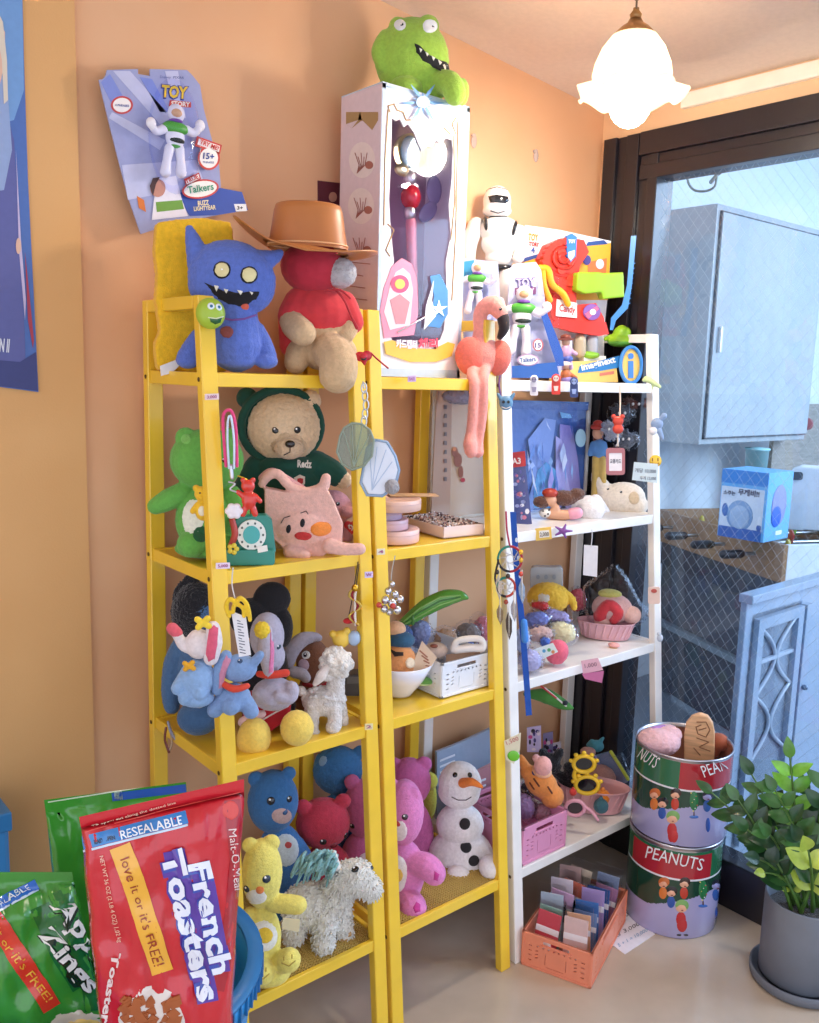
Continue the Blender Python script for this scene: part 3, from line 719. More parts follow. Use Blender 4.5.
for cx, cy in ((363, 157), (362, 202), (361, 242)):
    for i in range(5): b.tube_m([b.L(cx - 8 + i * 3, cy - 4 + (i % 2) * 4, -.5), b.L(cx - 4 + i * 1.5, cy + 8, -.5), b.L(cx - 6, cy + 16, -.5)], .0009, 5)
    b.disc(cx + 6, cy + 8, 4, 4, -.4, .3); 
for i in range(7): b.tube_m([b.L(350, 262 + i * 12, -.4), b.L(370 - (i * 7) % 9, 264 + i * 12, -.4)], .0008, 4)
b.m(M('#a8895c', 'paper')); b.p([(346, 124), (352, 128), (358, 120), (360, 112), (362, 120), (372, 130), (378, 120), (378, 112), (346, 112)], -.3, .3)
b.m(M('#e2d6d2', 'paper')); b.disc(362, 160, 13, 18, -.1, .15); b.disc(361, 206, 13, 18, -.1, .15)
o = part('artwork', b, None); o.parent = side; o.matrix_parent_inverse = Matrix.Identity(4); o.matrix_basis = fr.m4().inverted() @ sf.m4(); o['label'] = 'brown line drawings'
wf = Fr((X0 + W_ / 2, Y0 + .07, ZB), 0)
b = B(wf, M('#d98391', 'plastic')); wr = part('wand', b.c([(411, 222, 5.5), (412, 262, 5), (415, 315, 5.5)]), None); wr.parent = root; wr.matrix_basis = fr.m4().inverted() @ wf.m4(); wr['label'] = 'pink wand'
for nm, mt, f in (('jewel', M('#b5202c', 'gloss'), lambda b: b.e(411, 197, 11, 12, 9)), ('fitting', M('#dcd6d0', 'metal'), lambda b: (b.e(410, 213, 6, 8, 6), b.e(410, 178, 7, 8, 6), b.disc(410, 186, 9, 3, -3, 6))),
                  ('wing', M('#c7bde0', 'clear', milk=.5), lambda b: (b.e(428, 212, 14, 8, 3, rot=40), b.e(434, 190, 10, 14, 3))), ('crescent', M('#3f7fa0', 'plastic'), lambda b: b.e(411, 152, 13, 15, 4)), ('crescent', M('#e8d9a0', 'metal'), lambda b: (b.disc(411, 152, 17, 19, 2, 2), b.e(402, 170, 9, 6, 4)))):
    b = B(wf); b.m(mt); f(b); q = part(nm, b, wr)
b = B(fr, M('#f6f4fc', 'clear', r=.05, ior=1.35)); b.box_m(.01, W_ - .01, .0035, .0045, .03, H_ - .03); part('window_pane', b, root)

# ---- round green plush on the box
fr = Fr(base(420, 1.50, 1.909))
def blob(b):
    b.e(412, 60, 37, 39, 27); b.c([(386, 38, 8, -6), (380, 52, 9, -10), (384, 66, 7, -12)]); b.e(382, 66, 7, 6, 6, d=-11)
    b.e(406, 88, 16, 11, 14, d=-16); b.c([(438, 82, 12, -8), (450, 84, 12, -20), (455, 94, 11, -24)]); b.e(430, 90, 16, 12, 14, d=-2); b.e(462, 92, 7, 13, 8, d=-14)
    b.e(398, 26, 9, 8, 9, d=-4); b.e(428, 26, 11, 10, 10, d=-6)
root, body, S = plush('frog_plush', 'round lime green plush sitting on top of the tall wand box', 'plush toy', fr, '#9cc44a', blob,
    patches=[('mouth', '#16171a', [(413, 42), (418, 44), (424, 52), (432, 56), (440, 60), (449, 63), (450, 72), (442, 71), (432, 67), (422, 61), (415, 52)], 'cloth'),
             ('eye_patch', '#e8ecf0', oval(400, 25, 6.5, 6), 'cloth'), ('eye_patch', '#e8ecf0', oval(430, 26, 8, 7.5), 'cloth')], eyes=[(402, 25, 3), (432, 27, 3.6)])
for i in range(5):
    x, y = 418 + i * 6.3, 47 + i * 4; part('tooth', shell(B(fr, M('#f2efe6', 'cloth')), S, [(x, y), (x + 5, y + 3), (x + 2.4, y + 7)], 2.2, 2), root)

# ---- heart charm on the post
fr = Fr(base(364, 1.372, 1.36)); root = thing('heart_charm', 'small red heart charm on a red cord, on the edge below the brown bear', 'charm', fr)
b = B(fr, M('#c5263a', 'gloss')); b.e(360, 356.5, 5.4, 5, 2.4, d=-3); b.e(367, 355.5, 5.4, 5, 2.4, d=-3); b.c([(363.5, 357, 5, -3), (364.5, 364, 1.5, -3)]); part('heart', b, root, remesh=.6)
b = B(fr, M('#2a1a20', 'gloss')); b.e(363.5, 358, 3, 2.6, 1, d=-6); part('print', b, root)
b = B(fr, M('#b01f30', 'cloth')); b.c([(371, 353, .9, -3), (376, 358, .9, -4), (383, 364, .9, -4), (388, 368, .9, -4)]); part('cord', b, root)

# ---- flamingo
fr = PF(482, 1.41, 1.341)
def blob(b):
    b.e(484, 357, 20, 19, 14); b.c([(480, 345, 10), (481, 330, 7.5), (480, 316, 7, -2), (485, 307, 8, -4), (494, 305, 9.5, -6), (500, 312, 8, -8)])
    b.c([(474, 366, 7, -6), (472, 376, 5.5, -20), (474, 384, 5, -30), (473, 410, 5, -31), (471, 432, 5, -31), (470, 444, 7, -34), (471, 452, 6, -36)]); b.c([(486, 366, 6, -6), (484, 376, 5, -20), (484, 384, 4.6, -27), (483, 412, 4.6, -27), (479, 440, 4.6, -28), (478, 452, 6, -30)])
root, body, S = plush('flamingo_plush', 'pink plush flamingo with long legs dangling over the shelf edge', 'plush toy', fr, '#ef9d92', blob, eyes=[(500.5, 309, 1.5)])
for (a, c_) in (((470, 356), (15, 19)), ((499, 358), (12, 18))):
    b = B(fr, M('#ea7566', 'plush')); b.e(*a, c_[0], c_[1], 9, d=-9 if a[0] < 480 else -3, rot=6 if a[0] < 480 else -8); part('wing', b, root, remesh=1.3, fuzz=.2, label='coral wing')
b = B(fr, M('#2c2226', 'cloth')); b.c([(503, 318, 6, -9), (504, 328, 5.4, -10), (500, 337, 3, -10)]); part('beak', b, root, label='black beak')
# ================================================================ pendant lamp
LP = CAM + ray(628, 100) * 1.74
fr = Fr(LP); root = thing('pendant_lamp', 'lit glass pendant lamp with a ruffled white shade hanging from the ceiling', 'lamp', fr)
k = fr.s
def ruffle(b, prof, c, n=72, amp=0, lobes=7):
    vs = []; fs = []
    for i, (r, z, a_) in enumerate(prof):
        for j in range(n):
            t = 2 * math.pi * j / n; rr = r + a_ * .5 * math.cos(lobes * t); vs.append(c + Vector((rr * math.cos(t), rr * math.sin(t), z + a_ * .55 * math.cos(lobes * t + .5))) * k)
    for i in range(len(prof) - 1):
        for j in range(n): fs.append((i * n + j, i * n + (j + 1) % n, (i + 1) * n + (j + 1) % n, (i + 1) * n + j))
    b.faces(vs, fs)
c0 = fr.L(631, 90, 0)
gm = bpy.data.materials.new('frosted_glass'); gm.use_nodes = True; N = gm.node_tree.nodes; Lk = gm.node_tree.links; pb = N['Principled BSDF']
pb.inputs['Base Color'].default_value = lin('#fbf3e6'); pb.inputs['Roughness'].default_value = .35; pb.inputs['Emission Color'].default_value = lin('#fff0d8')
tb = N.new('ShaderNodeBsdfTranslucent'); tb.inputs[0].default_value = lin('#fff4e4'); mx = N.new('ShaderNodeMixShader'); mx.inputs[0].default_value = .6; pb.inputs['Emission Strength'].default_value = .45
Lk.new(pb.outputs[0], mx.inputs[1]); Lk.new(tb.outputs[0], mx.inputs[2]); Lk.new(mx.outputs[0], N['Material Output'].inputs[0])
b = B(fr, gm); ruffle(b, [(14, 55, 0), (22, 50, 0), (31, 38, 0), (37, 24, 0), (39, 14, 0), (38, 8, .5), (40, 4, 2), (47, 0, 5), (53, -4, 8), (52, -6, 8), (46, -3, 5), (38, 1, 2), (36, 8, .5), (36, 14, 0), (34, 24, 0), (29, 36, 0), (20, 47, 0), (12, 51, 0)], c0)
part('lamp_shade', b, root)
b = B(fr, M('#a9875a', 'metal', r=.35)); b.lathe_m([(.1 * k, 66 * k), (6 * k, 66 * k), (8 * k, 62 * k), (14 * k, 58 * k), (22 * k, 50 * k), (22.5 * k, 47 * k), (15 * k, 50 * k), (.1 * k, 52 * k)], c0); b.lathe_m([(5 * k, 66 * k), (6 * k, 70 * k), (3 * k, 74 * k), (3 * k, 76 * k)], c0)
part('cap', b, root, label='brass cap')
b = B(fr, M('#7c6a58', 'metal', r=.4))
for i in range(16):
    c = c0 + Vector((0, 0, (80 + i * 11) * k)); P_ = []
    for j in range(16):
        t = 2 * math.pi * j / 16; u, w_ = 3.4 * math.cos(t), 7.6 * math.sin(t)
        P_.append(c + (Vector((u, 0, w_)) if i % 2 else Vector((0, u, w_))) * k)
    b.tube_m(P_, 1.1 * k, 6, closed=True)
    if b.fr.O.z + c.z > 2.10: break
part('chain', b, root, label='chain')
b = B(fr, M('#ffe9c8', 'glow', e=26)); b.ell_m(c0 + Vector((0, 0, -13 * k)), (21 * k, 21 * k, 23 * k)); bulb = part('bulb', b, root, label='glowing bulb')
l = bpy.data.lights.new('lamp_light', 'POINT'); l.energy = 44; l.color = (1, .92, .82); l.shadow_soft_size = 24 * k; o = bpy.data.objects.new('lamp_light', l); COL.objects.link(o); o.parent = root; o.location = c0 + Vector((0, 0, -13 * k))

# ================================================================ poster at the left
fr = Fr(on_y(0, 390, WY - .016), 0)
b = B(fr, M('#4a6cb0', 'paper')); pts = [(22, -20), (24, 60), (28, 180), (34, 300), (38.5, 392), (20, 389.5), (0, 387), (-60, 384), (-60, -20)]
b.p(pts, 0, 1.2); root = solo('wall_poster', b, 'tall blue film poster of a woman in a long dress, hung at the left edge', 'poster')
b = B(fr, M('#6f9bd0', 'paper')); b.p([(-60, -20), (22, -20), (24, 90), (14, 120), (-60, 140)], -.3, .3)
b.m(M('#5a5f9c', 'paper')); b.p([(-60, 140), (6, 110), (14, 140), (20, 240), (25, 340), (26, 388), (-60, 384)], -.5, .3)
b.m(M('#8ea3cc', 'paper')); b.p([(-60, 100), (0, 70), (8, 95), (12, 150), (4, 190), (-60, 200)], -.8, .3); b.m(M('#c3b6d6', 'paper')); b.p([(16, 150), (21, 240), (26, 300), (25, 320), (19, 250)], -.8, .3)
b.m(M('#dcb59e', 'paper')); b.p([(-60, 10), (-6, 12), (5, 32), (5, 62), (0, 84), (-60, 90)], -1.1, .3); b.disc(18.5, 246, 2.5, 8, -1.1, .3); b.m(M('#d8cdbc', 'paper')); b.p([(-60, -10), (-4, 8), (3, 22), (7, 60), (8, 100), (4, 104), (2, 60), (-4, 30), (-60, 20)], -1.3, .3)
b.m(M('#a83a4c', 'paper')); b.p([(25, 252), (29, 290), (34, 340), (33, 348), (28, 320)], -1, .3); b.m(M('#383f78', 'paper')); b.p([(-60, 355), (20, 362), (36, 352), (38, 391), (0, 386), (-60, 383)], -.9, .3)
ctext(b, 'EN II', (-4, 351), (9, 352), 13, '#dfe3ee', -1.6, .03)
part('print', b, root)
# sliver of a blue thing at the left edge
P = CAM + ray(9, 814) * 1.5; fr = Fr((P.x - .1, P.y + .05, 0), 0); b = B(fr, M('#3f86c0', 'plastic')); b.box_m(-.1, .1, -.05, .05, 0, P.z, .008); rt = solo('storage_box', b, 'tall blue plastic box at the left edge behind the green cereal bag', 'box'); b = B(fr, M('#357ab2', 'plastic')); b.box_m(-.104, .104, -.054, .054, P.z - .03, P.z + .004, .003); part('lid', b, rt)

# ================================================================ blue tub with cereal bags
def at_depth(px, py, D): return CAM + ray(px, py) * D
C0 = at_depth(118, 965, 1.25); RZ = C0.z
fr = Fr((C0.x, C0.y, 0)); root = thing('tub', 'large blue plastic tub at the lower left holding the cereal bags', 'tub', fr)
b = B(fr, M('#2f8fd0', 'plastic')); b.lathe_m([(.13, .0), (.14, .0), (.186, RZ - .035), (.186, RZ - .03), (.198, RZ - .03), (.2, RZ), (.182, RZ), (.176, RZ - .04), (.13, .012), (.001, .012)], n=64, cap=False); b.lathe_m([(.001, 0), (.135, 0)], n=64, cap=False)
body = part('body', b, root)
b = B(fr, M('#1f6fa8', 'plastic'))
b.lathe_m([(.18, RZ - .002), (.202, RZ - .002), (.202, RZ + .003), (.18, RZ + .003)], n=64, cap=False)
for i in range(80):
    t = 2 * math.pi * i / 80; R_ = Matrix.Rotation(t, 3, 'Z'); c = R_ @ Vector((.2, 0, RZ - .012)); b.box_m(c.x - .003, c.x + .003, c.y - .001, c.y + .001, c.z - .014, c.z + .013, R=R_, c=c)
part('rim', b, root, label='darker ribbed rim')
def bag(name, label, fr, corners, col, th, wr, seed, seal=.08):
    root = thing(name, label, 'cereal bag', fr); b = B(fr, M(col, 'film')); pillow(b, corners, th, 40, 46, wr, seed, seal); body = part('film', b, root); return root, body, Surf(fr, body)
def sh(root, S, fr, col, pts, th=.5, name='print', kind='film', r=5): return part(name, shell(B(fr, M(col, kind)), S, pts, th, r), root)
def dens(pts, m=6):
    q = []
    for i in range(len(pts)):
        a, c = pts[i], pts[(i + 1) % len(pts)]
        for j in range(m): q.append((a[0] + (c[0] - a[0]) * j / m, a[1] + (c[1] - a[1]) * j / m))
    return q
def strip(b, S, mid, w_, th=.5):
    """ribbon of width w_ px laid along pixel points"""
    P_ = []
    for i in range(len(mid) - 1):
        for j in range(6): t = j / 6; P_.append((mid[i][0] * (1 - t) + mid[i + 1][0] * t, mid[i][1] * (1 - t) + mid[i + 1][1] * t))
    P_.append(mid[-1]); vs = []; fs = []; m = 4
    for i, p in enumerate(P_):
        a, c = P_[max(0, i - 1)], P_[min(len(P_) - 1, i + 1)]; dx, dy = c[0] - a[0], c[1] - a[1]; l = math.hypot(dx, dy) or 1; ww = w_ if not callable(w_) else w_(i / (len(P_) - 1))
        for j in range(m + 1): o = (j / m - .5) * ww; h, q = S.hit(p[0] - dy / l * o, p[1] + dx / l * o); vs.append(h + q * th * b.fr.s)
    for i in range(len(P_) - 1):
        for j in range(m): a = i * (m + 1) + j; fs.append((a, a + 1, a + m + 2, a + m + 1))
    b.faces(vs, fs); return b
# green bag behind
fr = Fr(at_depth(120, 900, 1.33)); root, body, S = bag('cereal_bag', 'green cereal bag at the back of the tub, only its top edge showing', fr, [(44, 800), (186, 782), (200, 1010), (70, 1015)], '#3f9a34', 10, 4, 3)
part('print', strip(B(fr, M('#2a62b8', 'film')), S, [(112, 797), (170, 790), (186, 788)], 8), root); part('print', strip(B(fr, M('#a9c6b8', 'film')), S, [(117, 784), (119, 800)], 8), root); part('print', strip(B(fr, M('#d8e8cc', 'film')), S, [(48, 802), (110, 792), (160, 784)], 1.2), root)
# green bag at the left
fr = Fr(at_depth(40, 960, 1.17)); root, body, S = bag('cereal_bag', 'green cereal bag at the left of the tub reading Apple Zings', fr, [(-60, 872), (72, 872), (116, 1060), (-50, 1100)], '#3c8f30', 26, 9, 11)
part('print', strip(B(fr, M('#1e6a2e', 'film')), S, [(60, 890), (80, 930), (92, 970), (98, 1010)], 26, .5), root); part('print', strip(B(fr, M('#1e6a2e', 'film')), S, [(42, 905), (62, 950), (84, 985)], 26, .6), root)
part('print', strip(B(fr, M('#2a6ac0', 'film')), S, [(-20, 915), (8, 899), (37, 884)], 11, .7), root, label='blue strip'); part('print', strip(B(fr, M('#c8dcec', 'film')), S, [(-20, 922), (8, 906), (38, 890)], 2.2, .8), root)
b = B(fr, M('#e8f0f4', 'film')); write(b, 'RESEALABLE', (-22, 919.5), (31, 889), 6.5, S=S, d=-1.3, bold=.0); part('lettering', b, root)
part('print', strip(B(fr, M('#d83a24', 'film')), S, [(-20, 905), (2, 930), (22, 962), (38, 985), (52, 1008)], 20, .9), root, label='red ribbon')
b = B(fr, M('#efb53c', 'film')); write(b, "love it or it's FREE!", (-26, 906), (46, 1002), 9, S=S, d=-1.5, bold=0); part('lettering', b, root)
for col, dd, bo in (('#16301c', -1.4, .09), ('#eceae2', -1.9, .03)):
    b = B(fr, M(col, 'film')); write(b, 'Apple', (51, 905), (102, 976), 19, S=S, d=dd, bold=bo); part('lettering', b, root)
    b = B(fr, M(col, 'film')); write(b, 'Zings', (38, 934), (88, 994), 17, S=S, d=dd, bold=bo); part('lettering', b, root)
part('print', shell(B(fr, M('#d8ccb4', 'film')), S, oval(82, 1026, 34, 16), .8), root); part('print', shell(B(fr, M('#e8c46c', 'film')), S, oval(84, 1028, 26, 11), 1.2), root)
# red bag in front
fr = Fr(at_depth(165, 950, 1.12)); root, body, S = bag('cereal_bag', 'red cereal bag reading French Toasters standing in front in the blue tub', fr, [(79, 817), (244, 779), (230, 1070), (104, 1062)], '#c9202e', 24, 8, 5, .05)
part('print', strip(B(fr, M('#a81c2c', 'film')), S, [(232, 800), (238, 860), (232, 920), (216, 990)], 16, .5), root); part('print', strip(B(fr, M('#d8443c', 'film')), S, [(85, 832), (150, 814), (240, 792)], 1, .7), root)
part('print', shell(B(fr, M('#d83a32', 'film')), S, oval(231, 810, 9, 11), .7), root)
part('print', strip(B(fr, M('#2f80c8', 'film')), S, [(83, 843), (135, 830), (187, 817)], 13, .8), root, label='blue strip'); part('print', strip(B(fr, M('#c6dcf0', 'film')), S, [(84, 851), (136, 838), (188, 825)], 2.2, .9), root)
b = B(fr, M('#eef4f8', 'film')); write(b, 'RESEALABLE', (121, 839.5), (183, 824), 8.5, S=S, d=-1.4, bold=.01); b.m(M('#16304c', 'film')); write(b, 'EASY-OPEN', (95, 844), (116, 839), 4, S=S, d=-1.4, bold=.03); part('lettering', b, root)
b = B(fr, M('#f0c8b0', 'film')); write(b, 'To open, cut along the dotted line', (92, 827), (176, 803), 2.4, S=S, d=-1.2, bold=0); write(b, 'NET WT 36 OZ (2 LB 4 OZ) 1.02 kg', (100, 856), (118, 942), 4, S=S, d=-1.2, bold=.0); part('lettering', b, root)
part('print', strip(B(fr, M('#f0b23c', 'film')), S, [(120, 846), (133, 880), (147, 925), (163, 972)], 22, .9), root, label='yellow ribbon')
b = B(fr, M('#9c3a1c', 'film')); write(b, "love it or it's FREE!", (121, 859), (155, 966), 9.5, S=S, d=-1.6, bold=0); part('lettering', b, root)
part('print', strip(B(fr, M('#5a3aa0', 'film')), S, [(174, 850), (180, 880), (193, 930), (208, 1002)], 22, .9), root, label='purple block'); part('print', strip(B(fr, M('#5a3aa0', 'film')), S, [(200, 866), (208, 900), (216, 945), (220, 972)], 20, 1.0), root, label='purple block')
for col, dd, bo in (('#5a3aa0', -1.3, .15), ('#3a50b0', -1.8, .08), ('#e9ecf8', -2.4, .035)):
    b = B(fr, M(col, 'film')); write(b, 'Toasters', (161, 852), (199, 1002), 22, S=S, d=dd, bold=bo); write(b, 'French', (189, 864), (213, 974), 20, S=S, d=dd, bold=bo); part('lettering', b, root)
b = B(fr, M('#f0d8d4', 'film')); write(b, 'Malt-O-Meal', (229, 829), (234, 890), 7, S=S, d=-1.3, bold=0); write(b, 'Toasters', (113, 952), (100, 1030), 8, S=S, d=-1.3, bold=.03); part('lettering', b, root)
part('print', shell(B(fr, M('#e6dcd4', 'film')), S, oval(152, 1024, 36, 38), .9), root, label='picture of a cereal bowl')
b = B(fr, M('#a85a2c', 'paper')); random.seed(4)
for i in range(60):
    x, y = random.uniform(124, 178), random.uniform(998, 1030)
    h, q = S.hit(x, y); s_ = random.uniform(3, 5) * fr.s; R_ = Matrix.Rotation(random.uniform(0, 3), 3, 'Y'); b.box_m(h.x - s_, h.x + s_, h.y - .001 * random.uniform(1, 2) - .0008, h.y, h.z - s_, h.z + s_, R=R_, c=h)
part('print', b, root, kind='stuff', label='picture of toasted squares')

# ================================================================ tins
def decal_kids(S, fr, root, ox, oy, sx=1):
    T_ = lambda x, y: (ox + x, oy + y * 1.0)
    def o(col, x, y, rx, ry, th, rot=0, nm='print'): part(nm, shell(B(fr, M(col, 'gloss')), S, oval(*T_(x, y), rx, ry, rot, 14), th, 2), root)
    for (x, y, face, hair, coat) in ((-17, -24, '#e9a986', '#c86a34', '#dd7a34'), (4, -24, '#e9b090', '#3a2420', '#c8402e'), (-9, -15, '#eab294', '#241c20', '#2a55a8'), (1, 0, '#eab294', '#7fae62', '#c02c30'), (36, -22, '#a6a0cc', '#2a2838', '#3b62a8')):
        big = 1.25 if y == 0 else 1
        o(coat, x - 1, y + 9 * big, 5 * big, 7.5 * big, .5); o(hair, x, y - 2 * big, 7 * big, 6 * big, .6); o(face, x - .6, y, 5.8 * big, 4.6 * big, .9); o('#7a2420', x, y + 1.8, 2.2, .9, 1.1)
        if y == 0: o(coat, x, 17, 6.5, 9, .8); o('#2a1a18', x - 3, 27, 3, 1.2, .9); o('#2a1a18', x + 4, 27, 3, 1.2, .9)
    o('#2f55a8', 36, 6, 3, 9, .6); o('#3f6fc0', 22, -2, 6, 2, .6); o('#4a3020', 22, -5, .7, 4, .7); o('#2f7a48', 22, -18, 5.5, 12, .8)
    for i in range(7): o(('#e6d070', '#d84a40', '#f0f0e8')[i % 3], 22 + (i * 5) % 7 - 3, -26 + i * 3, .8, .8, 1.0)
def tin(name, label, cx, cy, z0, z1, r, flip, dy, kids):
    fr = Fr((cx, cy, z0)); H = z1 - z0; root = thing(name, label, 'tin', fr)
    lb = M('#a9a4cc', 'gloss'); gr = M('#1f4434', 'gloss'); b = B(fr, lb); n = 160
    prof = [(.001, .0), (r - .002, 0), (r, .003)] + [(r, H * (.28 + .01 * q)) for q in range(68)] + [(r, H * .96), (r, H - .005), (r + .0015, H - .004), (r + .0015, H), (r - .002, H), (r - .003, H - .01), (r - .003, .004), (.001, .004)]
    b.lathe_m(prof, n=n, cap=False)
    b.bm.faces.ensure_lookup_table()
    mi = {}
    for nm, c in (('w', '#e8e6ea'), ('g', '#1f4434'), ('G', '#2c6a48'), ('r', '#b02a34'), ('m', '#c9c8d0'), ('i', '#8a5a4a')): b.m(M(c, 'metal') if nm == 'm' else M(c, 'gloss')); mi[nm] = b.cur
    for f in b.bm.faces:
        c = f.calc_center_median(); a = math.atan2(c.x, -c.y); v = c.z / H; rr = math.hypot(c.x, c.y)
        if rr < r - .0016 and v > .03: f.material_index = mi['m' if v > .93 else 'i']
        elif v > .955: f.material_index = mi['m']
        elif v > .66: f.material_index = mi['G'] if (flip and a < -.05) or (not flip and abs(a + .1) > .95) else mi['r']
        elif v > .645: f.material_index = mi['w']
        elif v > .30 and v > .36 + .14 * math.sin(a * 1.3 + (.6 if flip else .2)): f.material_index = mi['g']
    if not flip:
        for f in b.bm.faces:
            c = f.calc_center_median(); v = c.z / H
            if .92 < v < .955: f.material_index = mi['G']
    body = part('can', b, root); S = Surf(fr, body); return root, fr, S
TX, TY, TR = 1.886, 1.155, .115
tn, fr, S = tin('tin', 'lower of the two stacked round Christmas tins, red banner across its front', TX, TY, 0, .240, TR - .001, False, 0, None)
b = B(fr, M('#f2eff0', 'gloss')); write(b, 'PEANUTS', (646, 857), (701, 870), 12, S=S, d=-1.6, bold=0); part('lettering', b, tn)
decal_kids(S, fr, tn, 681, 908)
tn, fr, S = tin('tin', 'upper of the two stacked round Christmas tins, open and full of small wares', TX + .004, TY, .2415, .464, TR + .002, True, 0, None)
b = B(fr, M('#f2eff0', 'gloss')); write(b, 'NUTS', (638, 757), (655, 768), 12, S=S, d=-1.4, bold=0); write(b, 'PEAN', (704, 777), (727, 768), 12, S=S, d=-1.4, bold=0); part('lettering', b, tn)
decal_kids(S, fr, tn, 672, 819)
# things in the tin
fr = Fr((TX - .01, TY - .02, .41)); b = B(fr, M('#e9b9bd', 'plush')); b.e(659, 741, 21, 13, 18); b.e(668, 734, 14, 9, 12, d=8); root = solo('hair_band', b, 'fluffy pink bundle inside the upper tin', 'accessory', remesh=1.3, fuzz=.8)
b = B(fr, M('#b57fc0', 'plush')); b.c([(646, 735, 2.5, -2), (655, 729, 3, 3), (668, 728, 3, 10), (678, 731, 2.5, 14)]); part('trim', b, root, label='purple edge')
fr = Fr((TX + .015, TY + .03, .36)); root = thing('hairbrush', 'pale wooden brush with an engraved oval back standing in the upper tin', 'brush', fr)
b = B(fr, M('#e2b184', 'wood')); b.p([(684, 775), (684, 735), (686, 724), (692, 717), (700, 714.5), (708, 717), (713, 724), (715, 735), (714, 775)], -4, 8, True); body = part('handle', b, root, remesh=.9)
S = Surf(fr, body)
for pts in ([(697, 722), (706, 722), (710, 730), (706, 737), (698, 734), (696, 727), (701, 725)], [(699, 730), (706, 728)], [(697, 738), (709, 742), (699, 747), (710, 751)], [(694, 748), (700, 755)]): part('engraving', stitch(B(fr, M('#8a5a38', 'wood')), S, pts, .6), root)
fr = Fr((TX + .06, TY + .03, .38)); b = B(fr, M('#a4563a', 'cloth')); b.e(719, 742, 10, 9, 9); b.e(712, 750, 8, 8, 8); solo('pouch', b, 'rust brown pouch at the right inside the upper tin', 'pouch', remesh=1.3)

# ================================================================ plant
PCN = on_z(800, 1001, 0); PC_ = Vector((1.897, .822, 0)); PR = .086; PH = .205
fr = Fr(PC_); root = thing('potted_plant', 'leafy green plant in a grey cylinder pot with saucer at the right', 'plant', fr)
b = B(fr, M('#6f747f', 'plastic', r=.6)); b.lathe_m([(.001, .012), (PR * .9, .012), (PR, .02), (PR, PH), (PR - .004, PH + .001), (PR - .006, PH - .002), (PR - .008, .05)], n=64, cap=False); part('pot', b, root)
b = B(fr, M('#6a6f7a', 'plastic', r=.6)); b.lathe_m([(.001, .0), (PR + .012, .0), (PR + .018, .006), (PR + .019, .026), (PR + .015, .026), (PR + .012, .010), (.001, .008)], n=64, cap=False); part('saucer', b, root)
b = B(fr, M('#2c2520', 'fur')); b.lathe_m([(.001, PH - .03), (PR - .007, PH - .034)], n=48, cap=False); part('soil', b, root)
random.seed(12)
def stem(tip, col, lc, n, dy=0, L_=.05, W_=.03, spread=.9):
    p0 = Vector((random.uniform(-.03, .03), random.uniform(-.03, .03), PH - .03)); p3 = fr.L(tip[0], tip[1], dy); c1 = p0 * .6 + p3 * .4 + Vector((0, 0, .05)); P_ = []
    for i in range(11):
        t = i / 10; P_.append(p0 * (1 - t) ** 2 + c1 * 2 * t * (1 - t) + p3 * t * t)
    part('stem', B(fr, M('#4c7030', 'leaf')).tube_m(P_, [.0045 - .0025 * i / 10 for i in range(11)], 8), root)
    for i in range(n):
        t = .28 + .72 * (i // 2) / max(1, (n - 1) // 2); j = min(9, int(t * 10)); p = P_[j] + (P_[j + 1] - P_[j]) * (t * 10 - j) if j < 10 else P_[10]; d = (P_[min(10, j + 1)] - P_[j]).normalized()
        side = d.cross(Vector((random.uniform(-.3, .3), -1, random.uniform(-.2, .4)))).normalized() * (1 if i % 2 else -1)
        dd = (side * spread + d * .7 + Vector((0, 0, .15))).normalized(); 
        if i == n - 1: dd = d
        b = B(fr, M(random.choice(lc), 'leaf')); sc = random.uniform(.85, 1.15) * (1.1 - .35 * t); leaf(b, p, dd, Vector((0, -.75, .65)), L_ * sc * 1.2, W_ * sc * 1.15, .2, random.uniform(.05, .35)); part('leaf', b, root)
G1 = ['#284f2a', '#2f5c2c', '#22442a', '#3c6a34']; G2 = ['#6fae3c', '#7cbc42', '#5a9838']; G3 = ['#a9c24a', '#b9cc5c']
for tip, lc, n, dy, L_, W_ in (((712, 793), G1, 13, -.02, .052, .03), ((738, 800), G1, 12, -.04, .05, .03), ((752, 775), G1, 11, .0, .05, .03), ((748, 830), G1, 12, -.05, .05, .03), ((790, 758), G2, 13, -.02, .05, .028), ((775, 790), G1, 12, -.05, .052, .032), ((805, 795), G1, 11, .01, .055, .033),
                               ((830, 770), G1, 11, -.01, .055, .033), ((800, 840), G1, 10, -.06, .052, .032), ((770, 835), G1, 10, -.06, .05, .03), ((845, 820), G1, 10, -.02, .055, .033), ((760, 860), G1, 7, -.06, .045, .03), ((808, 850), G3, 5, -.09, .058, .042), ((765, 873), G3, 3, -.075, .035, .026)): stem(tip, None, lc, n, dy, L_, W_)

# ================================================================ orange crate with packets
u = Vector((.93, .367, 0)); v = Vector((-.367, .93, 0)); FRp = Vector((1.490, 1.094, .0))
o = FRp + v * .165
fr = Fr(o, mat=Matrix((-v, u, Vector((0, 0, 1)))).transposed())
crate('crate', 'orange folding crate on the floor packed with clear packets', fr, .29, .165, .086, '#ef9070')
random.seed(21)
pk = [('#c4404c', 'red'), ('#d9b9b4', 'beige pink'), ('#8fb09c', 'sage green'), ('#e8b48c', 'peach'), ('#b6c4d0', 'pale blue'), ('#6a86b4', 'dusty blue'), ('#d0a6c4', 'mauve'), ('#3f74b8', 'bright blue'), ('#e0d6dc', 'white'), ('#a890c4', 'violet'), ('#e07a60', 'coral'), ('#2f5490', 'navy'), ('#c8a8a0', 'taupe'), ('#9a6a8c', 'plum'), ('#d8c8b0', 'cream'), ('#7c8ca8', 'slate')]
